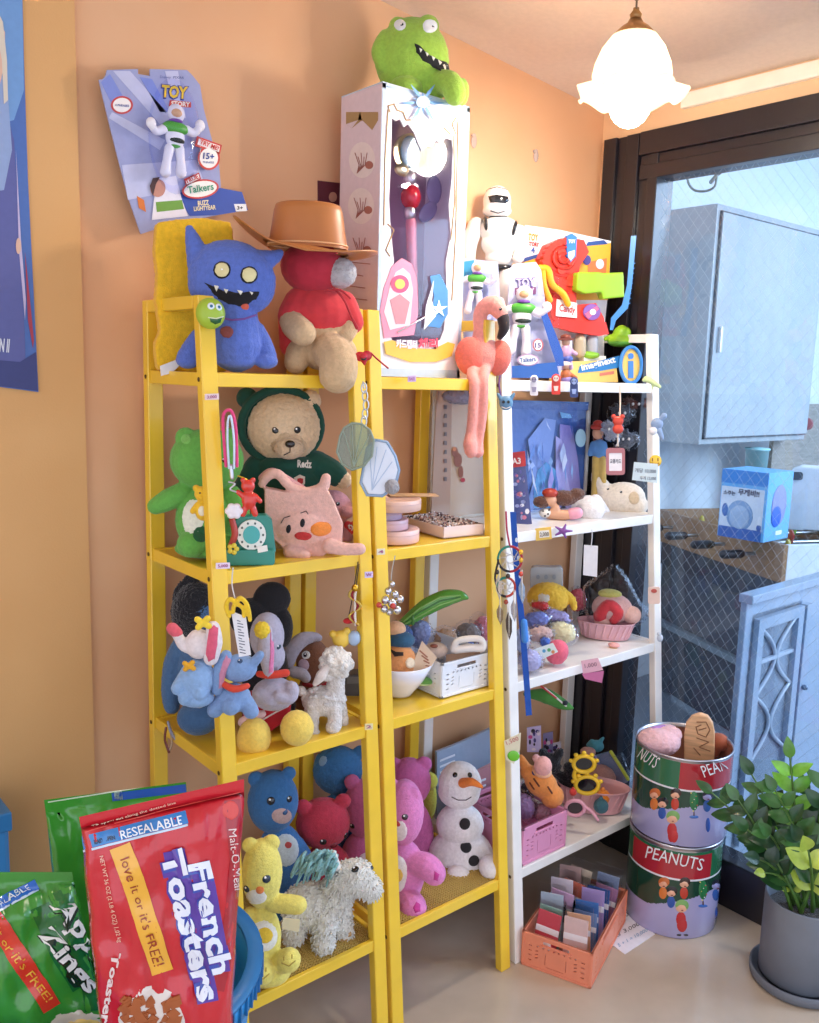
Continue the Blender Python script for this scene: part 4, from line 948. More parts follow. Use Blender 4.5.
for i, (c, nm) in enumerate(pk):
    row = i % 2; f = i // 2; lo = o + u * (.022 + f * .033) - v * (-.0 + .007 + row * .076) * 1.0 + Vector((0, 0, .006))
    lo = o - v * (.008 + row * .077) + u * (.02 + f * .033) + Vector((0, 0, .006))
    tilt = Matrix.Rotation(random.uniform(-.28, -.1), 3, 'X') @ Matrix.Rotation(random.uniform(-.12, .12), 3, 'Y')
    f2 = Fr(lo, mat=fr.R @ tilt); rt = thing('packet', '%s packet in a clear sleeve, standing upright in the orange crate' % nm, 'packet', f2, 'packets in the orange crate')
    w_, h_ = .068, random.uniform(.12, .15)
    b = B(f2, M(c, 'paper')); b.box_m(.006, w_ - .006, 0, (.0035), .002, h_ * .85, .001); b.m(M('#f0ecee', 'paper')); b.box_m(.006, w_ - .006, -.0003, 0, h_ * .5, h_ * .6); b.ell_m((w_ / 2, -.001, h_ * .28), (.016, .004, .02)); part('card', b, rt)
    b = B(f2, M('#fdfdff', 'clear', crinkle=1, cs=40, ior=1.3)); b.box_m(0, w_, -.002, .006, 0, h_, .001); part('sleeve', b, rt)
# note on the floor
fr = Fr(on_z(607, 920, .001)); b = B(mat=M('#e4e2ea', 'paper')); q = [on_z(x, y, .0015) for x, y in ((622, 908), (655, 934), (625, 954), (603, 938))]
b.faces([*q, *[p + Vector((0, 0, -.0012)) for p in q]], [(0, 1, 2, 3), (4, 5, 6, 7), (0, 1, 5, 4), (1, 2, 6, 5), (2, 3, 7, 6), (3, 0, 4, 7)], False); nt = solo('note', b, 'white handwritten price note on the floor in front of the tins', 'note')
b = B(mat=M('#3a3a48', 'paper'))
def zwrite(b, s_, p0, p1, h, z, bold=0):
    vs, fs = text_geo(s_, bold); x0 = min(v.x for v in vs); x1 = max(v.x for v in vs); y1 = max(v.y for v in vs); D = Vector((p1[0] - p0[0], p1[1] - p0[1])); U = Vector((D.y, -D.x)).normalized(); out = []
    for v in vs: q = Vector(p0) + D * ((v.x - x0) / (x1 - x0)) + U * (v.y / y1 * h); out.append(on_z(q.x, q.y, z))
    b.faces(out, fs, False)
zwrite(b, '₩ 2,000', (611, 925), (632, 914), 5, .0022); zwrite(b, '개당 3,000', (609, 941), (640, 925), 4.5, .0022); b.m(M('#5a90b8', 'paper')); zwrite(b, '5 + 1 = 10,000', (619, 947), (648, 931), 3.5, .0022); part('handwriting', b, nt)
# ================================================================ the room behind the glass
XB = 2.12
struct('wall_outer_back', B(mat=M('#dfe8ef', 'paper')).box_m(XB, 5.2, 2.3, 2.4, 0, 2.6)); struct('wall_outer_right', B(mat=M('#e6eef4', 'paper')).box_m(5.1, 5.2, 1.0, 2.35, 0, 2.6))
struct('floor_outer', B(mat=M('#7e8894', 'paint')).box_m(XB, 5.2, -1.6, 2.35, -.05, 0)); struct('ceiling_outer', B(mat=M('#f0f4f6', 'paper')).box_m(XB, 5.2, .8, 2.35, 2.5, 2.6))
# wall cabinet
a = on_y(718, 203, 1.95); zt, zb = a.z, on_y(697, 445, 1.95).z; fr = Fr((a.x, 1.95, zb), 0); H = zt - zb; W_ = .86; D_ = .2
root = thing('wall_cabinet', 'grey metal wall cabinet with one door seen through the glass', 'cabinet', fr)
b = B(fr, M('#a7b0b4', 'paint')); b.box_m(0, W_, 0, D_ + .14, 0, H, .004); part('body', b, root)
b = B(fr, M('#aeb8bd', 'paint')); b.box_m(.025, W_ - .01, -.014, 0, .028, H - .03, .003); dr = part('door', b, root)
b = B(fr, M('#4a525a', 'paint')); b.box_m(.02, .025, -.008, 0, .022, H - .024); b.box_m(.02, W_ - .01, -.008, 0, H - .028, H - .024); b.box_m(.02, W_ - .01, -.008, 0, .022, .028); part('door_gap', b, root)
b = B(fr, M('#dfe4e6', 'metal')); z0 = fr.L(719, 340).z; b.box_m(.05, .066, -.03, -.022, z0 - .05, z0 + .05, .003); b.box_m(.052, .064, -.022, -.014, z0 - .05, z0 - .038); b.box_m(.052, .064, -.022, -.014, z0 + .038, z0 + .05); part('handle', b, dr)
# pipe loop
fr = Fr(on_y(704, 180, 1.9)); b = B(fr, M('#8f9a96', 'metal')); b.c([(688, 171, 1.2), (688, 182, 1.2), (694, 190, 1.2), (706, 191, 1.2), (715, 186, 1.2), (717, 175, 1.5)]); b.c([(711, 182, 2), (720, 171, 2)]); b.e(718, 173, 3.5, 2.5, 3); solo('cable_loop', b, 'thin grey cable loop hanging above the wall cabinet', 'cable')
# foosball table
pa, pb = Vector((3.22, 2.12, 0)), Vector((2.93, 1.47, 0)); fr = frame_by(pa, pb); 
zt = .80; Lx = (pb - pa).length; root = thing('football_table', 'wooden table football table behind the glass, rods sticking out of its side', 'games table', Fr(pa, mat=fr.R)); fr = Fr(pa, mat=fr.R)
b = B(fr, M('#9c7654', 'wood')); z0 = .665; b.box_m(-.1, Lx, 0, .018, z0, zt, .002); b.box_m(-.1, Lx, .6, .618, z0, zt, .002); b.box_m(-.1, -.082, 0, .6, z0, zt); part('side_board', b, root)
b = B(fr, M('#dde3e8', 'plastic')); b.box_m(Lx - .018, Lx, .018, .62, z0, zt, .002); part('end_board', b, root); b = B(fr, M('#54605c', 'plastic')); b.box_m(-.08, Lx - .02, .02, .6, z0 + .02, z0 + .03); part('pitch', b, root)
for i, x in enumerate((.02, .2, .38, .56)):
    b = B(fr, M('#b9c0c4', 'metal')); b.tube_m([(x, -.08, zt - .06), (x, .66, zt - .06)], .007, 8); rd = part('rod', b, root); b = B(fr, M('#2c3036', 'plastic')); b.tube_m([(x, -.13, zt - .06), (x, -.06, zt - .06)], .016, 10); part('grip', b, rd)
    for j in range(3): b = B(fr, M(('#c8b44a', '#8ab04c', '#c84a44')[i % 3], 'plastic')); b.c([]) if 0 else b.ell_m((x, .14 + j * .16, zt - .04), (.012, .012, .03)); part('player', b, rd)
for x in (-.06, Lx - .06):
    for y in (.03, .56): part('leg', B(fr, M('#6b7378', 'paint')).box_m(x, x + .05, y, y + .05, 0, z0, .003), root)
part('apron', B(fr, M('#3a3f48', 'paint')).box_m(-.08, Lx - .02, .02, .6, z0 - .1, z0), root); part('dark_fill_panel', B(fr, M('#4d525c', 'paint')).box_m(-.08, Lx - .03, .03, .045, .02, z0), root); part('rack_shelf', B(fr, M('#7c8a92', 'paint')).box_m(-.08, Lx - .02, .005, .6, .30, .325), root)  # upright panel below the table is an added sheet that darkens the gap
# blue gift box on the table
bx = on_z(763, 543, zt + .002); fr2 = Fr(bx, mat=Matrix.Rotation(-1.55, 3, 'Z')); S_ = fr2.s
root = thing('gift_box', 'pale blue printed box with an oval window standing on the football table', 'box', fr2)
w1 = .175; d1 = .18; h1 = (543 - 473) * S_ * 1.0
b = B(fr2, M('#6fb6ea', 'paper')); b.box_m(-w1, 0, 0, d1, 0, h1, .002); body = part('carton', b, root)
b = B(fr2); mk = lambda c: b.m(M(c, 'paper')); bxw = lambda x0, x1, z0, z1, t: b.box_m(x0, x1, -t, 0, z0, z1)
mk('#dbe4ef'); bxw(-w1 + .004, -.01, .03, h1 * .75, .001); mk('#3f8cd6'); bxw(-w1, 0, h1 * .8, h1, .001); mk('#2a62b0'); bxw(-w1 + .004, -.01, .0, h1 * .16, .002)
def bt(s_, x, z, h, c, t=.003, bold=.03):
    vs, fs = text_geo(s_, bold); k = h / max(v.y for v in vs); mk(c); b.faces([Vector((x + v.x * k, -t, z + v.y * k)) for v in vs], fs, False)
bt('소주는', -w1 + .012, h1 * .63, .014, '#3a3f5c'); bt('무깨비!!', -w1 + .068, h1 * .65, .021, '#34385c')
mk('#7fa4cc'); b.ell_m((-.095, -.001, h1 * .34), (.05, .002, .055)); mk('#a8c0dc'); b.ell_m((-.095, -.0025, h1 * .32), (.038, .002, .042)); mk('#2f6eb8'); b.ell_m((-.152, -.001, h1 * .40), (.012, .002, .024)); mk('#e6ecf4'); b.ell_m((-.02, -.001, h1 * .28), (.007, .002, .022)); mk('#2f5ea8'); b.ell_m((-.02, -.002, h1 * .2), (.009, .002, .012))
part('print', b, root)
b = B(fr2, M('#8e94c4', 'plastic')); b.ell_m((.001, d1 / 2, h1 * .52), (.0012, d1 * .3, h1 * .3)); part('window', b, root, label='oval window'); b = B(fr2, M('#1f62c8', 'plastic')); b.ell_m((.0016, d1 * .42, h1 * .36), (.0014, d1 * .2, h1 * .16)); b.m(M('#e8f2ff', 'paper')); b.box_m(.0, .0016, d1 * .45, d1 * .7, h1 * .08, h1 * .14); part('print', b, root)
# white jug, cup, board, carton
fr = Fr(on_z(806, 532, zt + .002)); b = B(fr, M('#e8eef2', 'plastic')); b.p([(788, 530), (788, 480), (792, 470), (802, 466), (830, 468), (840, 480), (842, 532)], 0, 22, True)
root = thing('jerry_can', 'white plastic can standing on the football table beside the blue box', 'can', fr); part('body', b, root, remesh=1.2); b = B(fr, M('#49525a', 'plastic')); b.p(rrect(789, 472, 803, 480, 3), -1.5, 3); part('grip', b, root)
fr = Fr(on_z(757, 473, zt + .15)); fr.O.z = zt; fr = Fr(on_y(757, 500, 1.95)); b = B(fr, M('#a6dce2', 'plastic')); k = fr.s; b.lathe_m([(9 * k, -30 * k), (11 * k, 28 * k), (12 * k, 28 * k), (12 * k, 30 * k), (.1 * k, 31 * k)], b.L(755, 478, 0)); solo('cup', b, 'pale turquoise cylinder behind the blue box', 'container')
P = on_y(777, 404, 2.05); fr = Fr((P.x, 2.05, 0), .03); b = B(fr, M('#9c978e', 'wood')); b.box_m(0, .5, 0, .02, 0, P.z, .002); solo('board', b, 'grey brown wooden board leaning under the wall cabinet', 'board')
fr = Fr(on_y(811, 420, 2.02)); b = B(fr, M('#b06468', 'paper')); b.e(808, 424, 5, 6, 1); solo('sticker', b, 'faded pink sticker on the grey brown board', 'sticker')
# ornate grey door cabinet in front
P0 = on_y(752, 600, 1.13); fr = Fr((P0.x, 1.13, 0), .02); root = thing('side_cabinet', 'pale grey cabinet with curved lattice over its glass door, behind the door glass', 'cabinet', fr); H = P0.z
gm = M('#9daec2', 'paint'); b = B(fr, gm); W_ = .62
b.box_m(0, W_, 0.012, .03, 0, H - .012, .003); b.box_m(-.006, W_, -.006, .034, H - .012, H + .012, .003); part('body', b, root)
b = B(fr, gm); x0, x1, z0, z1 = .045, .30, .1, H - .06
ph_m(b, rect(x0, z0, x1, z1), [rect(x0 + .03, z0 + .03, x1 - .03, z1 - .03)], lambda u_, v_, q: Vector((u_, -.004 + q, v_)), .024); dr = part('door', b, root)
ph_m(b2 := B(fr, M('#6c7c92', 'paint')), rect(x0 - .012, z0 - .012, x1 + .012, z1 + .012), [rect(x0, z0, x1, z1)], lambda u_, v_, q: Vector((u_, .012 + q, v_)), .008); part('moulding', b2, root)
b = B(fr, M('#5f7286', 'gloss')); b.box_m(x0 + .03, x1 - .03, .012, .016, z0 + .03, z1 - .03); part('glass', b, dr)
b = B(fr, M('#b4c2d2', 'paint')); xm = (x0 + x1) / 2; hw = (x1 - x0) / 2 - .03; 
for s_ in (-1, 1):
    for (za, zb_) in ((z1 - .03, z1 - .22), (z1 - .22, z1 - .41)):
        for e_ in (1,):
            P_ = [Vector((xm + s_ * hw * (1 - math.sin(math.pi * t / 12) * .95), .006, za + (zb_ - za) * t / 12)) for t in range(13)]; b.tube_m(P_, .006, 6)
b.box_m(x0 + .03, x1 - .03, .002, .010, z1 - .13, z1 - .12); part('lattice', b, dr)
b = B(fr, gm); b.box_m(x1 + .012, x1 + .05, -.006, .02, .05, H - .06, .002); part('stile', b, root); b = B(fr, M('#7c8ca2', 'metal')); b.ell_m((x1 + .03, -.012, H * .62), (.008, .01, .008)); part('knob', b, root)
# ================================================================ second shelf of the left unit
YB, YC, YD = 1.44, 1.43, 1.40
ZB_, ZC_, ZD_ = 1.0, .658, .218
# green bear
fr = PF(205, 1.47, ZB_)
def blob(b):
    b.e(207, 460, 36, 31, 24); b.e(186, 438, 10.5, 10.5, 7, d=-2); b.e(229, 438, 10, 10, 7); b.e(205, 520, 29, 34, 23); b.c([(182, 492, 10), (168, 500, 11, -4), (156, 506, 8.5, -6)])
    b.c([(232, 495, 10), (240, 512, 10, -6)]); b.c([(198, 536, 13, -8), (191, 544, 14, -18)]); b.c([(222, 540, 12, -8), (226, 548, 12, -16)]); b.e(205, 548, 30, 10, 20)
root, body, S = plush('bear_plush', 'green teddy bear with a white belly at the left of the second shelf', 'plush toy', fr, '#66ad4a', blob, patches=[('belly_patch', '#eef0de', oval(193, 517, 12, 19)), ('ear_patch', '#7fc060', oval(186, 439, 5.5)), ('clover_patch', '#1f5a34', oval(201, 534, 9, 9))], eyes=[(205, 459, 2.6), (224, 460, 2.6)], nose=(214, 466, 3.5, '#2a5a2a'))
# small yellow bear charm
fr = PF(203, 1.395, ZB_ + .035); b = B(fr, M('#f0c02c', 'plush')); b.e(203, 494, 8.5, 8, 7); b.e(196, 488, 3.4); b.e(209, 488, 3.4); b.e(203, 510, 8, 11, 7); b.c([(198, 505, 3.5), (193, 511, 3.2, -3)])
root = thing('charm', 'small yellow bear charm in front of the green bear, half behind the front post', 'charm', fr); body = part('body', b, root, remesh=.9, fuzz=.15); S = Surf(fr, body)
for x in (200, 206): part('eye', bead(B(fr, M(BLK, 'gloss')), S, x, 493, 1), root)
part('belly_patch', shell(B(fr, M('#f4ecd0', 'plush')), S, oval(202, 511, 4.5, 6), .7, 3), root)
# teddy with green hoodie
fr = PF(285, 1.51, ZB_)
def blob(b):
    b.e(284, 428, 37, 35, 27); b.e(310, 401, 11, 11, 8); b.e(288, 495, 36, 38, 24); b.c([(318, 465, 12), (332, 473, 11, -4), (343, 480, 9, -6)]); b.e(288, 540, 38, 22, 24); b.c([(256, 470, 12), (248, 490, 12), (246, 505, 10)])
root, body, S = plush('teddy_bear', 'beige teddy bear wearing a dark green hooded top', 'plush toy', fr, '#e8caa6', blob, fuzz=.6, patches=[('muzzle', '#dcbc98', oval(289, 446, 19, 14), 'fur')], eyes=[(275.5, 430, 3.4), (297.5, 430, 3.4)])
b = B(fr, M('#e0c2a0', 'fur')); b.e(289, 448, 15, 11, 10, d=-24); mz = part('muzzle', b, root, remesh=1.2, fuzz=.3, label='paler muzzle'); part('nose', B(fr, M('#241c1c', 'gloss')).e(290, 444, 4.8, 3.6, 3, d=-33), mz)
part('mouth', stitch(B(fr, M('#3a2a24', 'cloth')), Surf(fr, mz), [(290, 448), (290, 452), (284, 455)], .6), mz)
b = B(fr, M('#c9a583', 'fur')); b.e(277, 417, 7, 3, 3, d=-27, rot=8); b.e(299, 417, 7, 3, 3, d=-27, rot=-8); part('brow', b, root, remesh=1, fuzz=.6) if False else None
b = B(fr, M('#12483a', 'cloth')); P_ = []
for i in range(40): 
    t = 2 * math.pi * i / 40; P_.append(b.L(281 + 40 * math.cos(t), 426 + 37 * math.sin(t), -6 + 3 * math.cos(t)))
b.tube_m(P_, 4.2 * fr.s, 8, closed=True); b.e(281, 424, 41, 37, 24, d=9); b.e(247, 398, 10.5, 10.5, 8, d=0)
hd = part('hood', b, root, remesh=1.4, fuzz=.15, label='dark green hood with a round ear')
b = B(fr, M('#154e42', 'cloth')); b.e(288, 494, 40, 38, 27); b.c([(316, 464, 14), (330, 471, 13, -4), (336, 475, 12, -5)]); b.c([(258, 468, 14), (248, 488, 14)]); b.e(288, 465, 34, 12, 24); tp = part('hooded_top', b, root, remesh=1.4, fuzz=.15, label='dark green hooded top'); S2 = Surf(fr, tp)
b = B(fr, M('#e6e2da', 'cloth')); write(b, 'Redz', (297, 467), (311, 467.5), 6.5, S=S2, d=-1.2, bold=.04); part('lettering', b, tp)
part('print', shell(B(fr, M('#e8dcd2', 'cloth')), S2, [(300, 474), (306, 476), (306, 484), (300, 492), (294, 486), (293, 477)], .9, 3), tp, label='shield print'); part('print', shell(B(fr, M('#c8383c', 'cloth')), S2, [(300, 477), (304, 478), (304, 483), (300, 488), (296, 484), (296, 478)], 1.4, 3), tp)
# phone
fr = PF(250, 1.385, ZB_); b = B(fr, M('#2f8a7c', 'plastic')); b.p(rrect(222, 550, 275, 566, 4), -8, 22, True); b.p([(229, 552), (234, 522), (238, 517), (266, 515), (272, 520), (276, 552)], -2, 14, True)
root = thing('toy_phone', 'teal toy rotary phone with a white dial beside the front post', 'toy phone', fr); part('body', b, root, remesh=1, smooth_it=2)
b = B(fr, M('#eef0ea', 'plastic')); b.disc(251.5, 535, 14.5, 15, -6, 3.5); d_ = part('dial', b, root, label='white dial'); b = B(fr, M('#49b0b0', 'plastic')); b.disc(251.5, 535, 8.5, 9, -7.2, 1.5); part('dial_centre', b, d_)
for i in range(10): t = 2 * math.pi * i / 10; part('finger_hole', B(fr, M('#4a5a58', 'plastic')).disc(251.5 + 11.6 * math.cos(t), 535 + 12 * math.sin(t), 1.1, 1.2, -6.5, .6, n=10), d_)
b = B(fr, M('#b8433a', 'plastic')); b.c([(232, 520, 3, -5), (235, 534, 3.4, -6), (231, 545, 3, -5)]); part('handset', b, root); b = B(fr, M('#f2efe8', 'paper')); b.p([(257, 547), (267, 545), (268, 551), (258, 553)], -8.5, .5); part('price_label', b, root)
b = B(fr, M('#e8d24a', 'plastic')); 
for i in range(5): t = 2 * math.pi * i / 5; b.e(233 + 3.6 * math.cos(t), 549 + 3.6 * math.sin(t), 2.6, 2.6, 1.2, d=-9.5, n=(8, 6))
part('flower', b, root)
# pouch with two faces
fr = PF(310, 1.40, ZB_)
c = [(264, 482), (306, 494), (330, 487), (343, 520), (344, 540), (318, 556), (288, 555), (270, 538), (264, 520), (260, 500)]
b = B(fr, M('#eab8ac', 'plush')); b.p([(264, 488), (284, 492), (305, 495), (326, 488), (334, 502), (343, 524), (342, 544), (322, 557), (292, 557), (274, 540), (265, 522)], -6, 16); b.e(302, 528, 30, 22, 13); b.c([(330, 546, 8, -10), (345, 549, 6.5, -14), (360, 549, 6, -16)]); b.c([(290, 552, 7, -8), (305, 555, 6, -12)]); b.c([(262, 484, 4), (268, 476, 5), (278, 474, 5), (290, 486, 5), (306, 492, 5), (322, 488, 6), (326, 478, 5)])
root = thing('plush_pouch', 'floppy pink plush pouch with red and orange noses', 'pouch', fr); body = part('body', b, root, remesh=1.2, fuzz=.2); S = Surf(fr, body)
for nm, cc, x, y, rx, ry, rot in (('nose', '#c23434', 303, 536, 9.5, 4.5, 2), ('nose', '#ee8a3a', 321, 529, 11.5, 8, -8)): part(nm, shell(B(fr, M(cc, 'plush')), S, oval(x, y, rx, ry, rot), 1.8), root)
for x, y in ((288.5, 529), (302.5, 523)): part('eye', shell(B(fr, M('#1c1a22', 'cloth')), S, oval(x, y, 2.8, 5, 8), 1.1, 3), root)
for pts in ([(281, 523), (284, 518), (290, 516)], [(301, 513), (306, 511), (308, 514)]): part('brow', stitch(B(fr, M('#2a2024', 'cloth')), S, pts, .5), root)
b = B(fr, M('#dda0a2', 'plush')); b.c([(262, 478, 4, 3), (272, 472, 4.5, 3), (286, 480, 5, 3), (302, 490, 5, 3)]); part('strap', b, root, remesh=1, label='darker pink folded flap')
# pink plush behind
fr = PF(336, 1.50, ZB_)
root, body, S = plush('piglet_plush', 'small pink plush head with a red tag behind the floppy pouch', 'plush toy', fr, '#d99aa4', lambda b: (b.e(333, 508, 19, 18, 15), b.c([(322, 494, 6), (318, 482, 6), (326, 476, 5)]), b.e(346, 512, 8, 7, 8, d=-10), b.e(335, 536, 18, 16, 14)), eyes=[(338, 504, 2)])
b = B(fr, M('#cc2430', 'paper')); b.e(348, 525, 4.2, 4.2, 1, d=-26); b.e(354.5, 524.5, 4.2, 4.2, 1, d=-26); b.p([(344.5, 527), (358.5, 526), (352, 535)], -26.5, 1.4); part('heart_tag', b, root, remesh=.6, label='red heart shaped tag')
b = B(fr, M('#f4eae8', 'paper')); write(b, 'ty', (348, 529), (355, 528.5), 5, d=-28, bold=.03); part('lettering', b, root)
# wrist strap with charms hanging from the post
fr = PF(232, 1.35, ZB_ + .17)
root = thing('strap_charm', 'pink and white wrist strap with red and white charms hanging beside the front post', 'charm', fr)
b = B(fr, M('#e2487e', 'cloth')); b.c([(226, 466, 1.6), (224, 440, 1.6), (223, 418, 1.6), (226, 411, 1.6), (232, 412, 1.6), (236, 430, 1.6), (237, 466, 1.6)]); part('strap', b, root, label='pink strap')
b = B(fr, M('#cfe0f0', 'cloth')); b.c([(229, 468, 1.1, -2), (227.5, 440, 1.1, -2), (228, 420, 1.1, -2), (231, 417, 1.1, -2), (234, 440, 1.1, -2), (234, 468, 1.1, -2)]); part('strap', b, root, label='pale blue strap')
b = B(fr, M('#c9c9ce', 'metal')); b.c([(231, 466, 2.2), (232, 478, 2)]); b.c([(229, 482, 1, -1), (235, 484, 1, -1), (230, 489, 1, -1), (236, 492, 1, -1)]); part('clip', b, root, label='silver clip')
b = B(fr, M('#d63a2e', 'gloss')); b.e(248, 486, 7, 6.5, 5); b.e(243, 480, 2.8); b.e(253, 480, 2.8); b.e(249, 500, 7.5, 10, 6); b.c([(243, 496, 3), (238, 492, 2.6)]); b.c([(255, 496, 3), (260, 501, 2.6)]); b.c([(245, 508, 3.5), (243, 514, 3.2)]); b.c([(253, 508, 3.5), (255, 514, 3.2)]); part('red_bear', b, root, remesh=.8)
b = B(fr, M('#efe6ea', 'plastic')); b.e(234, 511, 8.5, 7, 6)
for i in range(6): t = i * 1.05; b.e(234 + 5.5 * math.cos(t), 511 + 5 * math.sin(t), 4, 3.6, 3.5, d=-2)
part('rose', b, root, remesh=.7, label='white rose')
b = B(fr, M('#d8b63a', 'metal')); b.c([(238, 476, .8), (244, 478, .8), (248, 481, .8)]); part('chain', b, root)

# ================================================================ hanging shell purses at the middle posts
fr = PF(355, 1.315, 1.02); root = thing('shell_purse', 'clear grey shell shaped purse hanging on a silver chain from the middle post', 'purse', fr)
cl = M('#c5d2c6', 'clear', milk=.25, r=.1)
b = B(fr, cl); b.p([(340, 436), (344, 428), (352, 423), (362, 424), (370, 430), (374, 440), (372, 456), (364, 466), (352, 470), (342, 464), (337, 452)], -2, 5); part('body', b, root, label='clear shell shaped body')
b = B(fr, M('#8f9c8c', 'plastic')); P_ = [b.L(x, y, -2.5) for x, y in ((340, 436), (344, 428), (352, 423), (362, 424), (370, 430), (374, 440), (372, 456), (364, 466), (352, 470), (342, 464), (337, 452))]; b.tube_m(P_, 1.2 * fr.s, 6, closed=True); part('rim', b, root)
for x, y in ((343, 430), (352, 425), (362, 426), (370, 434)): part('rib', B(fr, M('#9aa898', 'plastic')).tube_m([fr.L(x, y, -.006), fr.L(354, 466, -.006)], .5 * fr.s, 5), root)
b = B(fr, M('#c6c8cc', 'metal'))
for i, (x, y) in enumerate(((364, 388), (365, 396), (366, 405), (365, 414), (364, 421))):
    P_ = [b.L(x + 2.6 * math.cos(t * .52), y + 5 * math.sin(t * .52), (i % 2) * 2 - 1) for t in range(12)]; b.tube_m(P_, .8 * fr.s, 5, closed=True)
b.c([(363, 382, .8), (364, 388, .8)]); part('chain', b, root, label='silver chain')
fr = PF(377, 1.305, .98); root = thing('shell_purse', 'pearly white and blue shell shaped purse hanging at the middle post', 'purse', fr)
b = B(fr, M('#dfe6f4', 'gloss')); b.p([(362, 482), (368, 448), (376, 441), (386, 443), (394, 456), (398, 470), (394, 486), (382, 495), (368, 494)], -3, 7, True); body = part('body', b, root, remesh=.9, smooth_it=6); S = Surf(fr, body)
b = B(fr, M('#8fa9c8', 'gloss')); P_ = [b.L(x, y, -1) for x, y in ((361, 483), (367, 448), (376, 440), (387, 442), (395, 456), (399, 470), (395, 487), (382, 496), (367, 495))]; b.tube_m(P_, 1.6 * fr.s, 8, closed=True); part('rim', b, root, label='steel blue rim')
for x, y in ((370, 452), (377, 447), (386, 450), (392, 462)): part('rib', stitch(B(fr, M('#b9cbe6', 'gloss')), S, [(x, y), (372, 490)], .5), root)
part('pompom', B(fr, M('#a8a4a8', 'fur')).e(392, 487, 7.5, 7.5, 7, d=-4), root, remesh=.9, fuzz=.6, label='grey pompom')

# ================================================================ second shelf of the middle unit
b = None
for i, (x1, yt, yb, c, nm) in enumerate(((417, 520, 546, '#dcb3ae', 'blush pink'), (408, 520, 531, '#d8b4b8', 'pale mauve'), (403, 512, 520, '#b8a2b8', 'lilac'), (421, 499, 511, '#d8b2a6', 'peach pink'))):
    pass
st = [('#e3bcb6', 'lowest blush pink', 419, 531, 545, 27), ('#d6b0b8', 'second from the bottom, mauve', 408, 520, 531, 22), ('#b29cb4', 'third from the bottom, lilac', 402, 511, 520, 19), ('#dcb4a6', 'topmost peach pink', 421, 499, 511, 30)]
z = ZB_ + .001
for c, nm, xr, yt, yb, rr in st:
    fr = Fr(base(xr - rr, 1.425, z)); h = (yb - yt) * fr.s * .93; r = rr * fr.s
    b = B(fr, M(c, 'plastic')); b.lathe_m([(.001, 0), (r - .001, 0), (r, .001), (r, h - .0015), (r - .0015, h), (r - .006, h - .001), (.001, h - .0015)], n=48, cap=False); root = thing('round_box', 'shallow round box, %s of the stack behind the shell purse' % nm, 'box', fr, 'stack of shallow round boxes'); part('body', b, root)
    b = B(fr, M('#caa29c', 'plastic')); b.lathe_m([(r + .0002, h * .62), (r + .0008, h * .64), (r + .0002, h * .66)], n=48, cap=False); part('lid_seam', b, root); z += h + .0005
fr = Fr(base(412, 1.425, z)); b = B(fr, M('#c9a27c', 'wood')); b.box_m(-.05, .055, -.02, .02, .0, .0022, .0006, R=Matrix.Rotation(.2, 3, 'Z')); solo('wooden_stick', b, 'flat pale wooden strip lying on the stack of round boxes', 'strip')
# tray of bits
p0 = on_z(437, 540.5, ZB_); fr = Fr(Vector((1.262, 1.385, ZB_ + .0005)), -.08); root = thing('tray', 'shallow white tray full of tiny dark and white pieces on the middle unit', 'tray', fr)
w_, d_, h_ = .112, .17, .024; b = B(fr, M('#e9d2cc', 'plastic')); b.box_m(0, w_, 0, d_, 0, .002); 
for q in ((0, w_, 0, .002), (0, w_, d_ - .002, d_), (0, .002, 0, d_), (w_ - .002, w_, 0, d_)): b.box_m(*q, 0, h_, .0005)
part('body', b, root); random.seed(3); cs = ['#f0e4dc', '#3a2c30', '#e8d0c0', '#b88a80', '#f4ecec', '#6a4a4a']; b = B(fr)
for i in range(420):
    b.m(M(cs[i % 6], 'gloss')); x, y = random.uniform(.005, w_ - .005), random.uniform(.005, d_ - .005); s_ = random.uniform(.0016, .0036); b.ell_m((x, y, h_ + .001 + random.uniform(-.004, .003)), (s_, s_ * random.uniform(.5, 1), s_ * .7), n=(6, 4))
b.m(M('#c8b0a8', 'paper')); b.box_m(.003, w_ - .003, .003, d_ - .003, .003, h_ - .003); part('pieces', b, root, kind='stuff')
# clear card leaning at the back
fr = Fr(base(459, 1.565, ZB_ + .001), 0); root = thing('clear_bag', 'clear plastic sleeve with a small rose print standing at the back of the middle unit', 'bag', fr)
b = B(fr, M('#f4efe6', 'clear', milk=.22, r=.15)); b.p([(433, 388), (483, 390), (485, 522), (430, 522)], 0, 1); b.m(M('#d9b8a0', 'clear', milk=.5)); b.p([(437, 390), (452, 391), (450, 522), (431, 522)], -1, .6); part('sleeve', b, root)
b = B(fr, M('#8a4a32', 'paper')); b.disc(455, 452, 3, 5, -1.8, .4); b.disc(458, 460, 4, 7, -1.8, .4); b.disc(461, 472, 2.4, 6, -1.8, .4); b.m(M('#c87848', 'paper')); b.disc(454.5, 449, 1.8, 2.2, -2.4, .3); b.m(M('#b02a34', 'paper')); b.disc(463, 480, 2.2, 2.2, -2, .4)
for i in range(9): b.m(M('#6a5a58', 'paper')); b.p([(444 + (i % 2), 405 + i * 9), (447, 405 + i * 9), (447, 409 + i * 9), (444, 409 + i * 9)], -1.9, .3)
part('print', b, root)
fr = Fr(base(462, 1.50, 1.27), 0); b = B(fr, M('#c4c6e0', 'clear', milk=.35, crinkle=1)); b.e(460, 396, 22, 8, 12); b.e(474, 398, 14, 7, 10); solo('plastic_bag', b, 'rolled lilac plastic bag tucked under the top shelf of the middle unit', 'bag', remesh=1.3, fuzz=1.2)
# faint blue card under the stack etc.

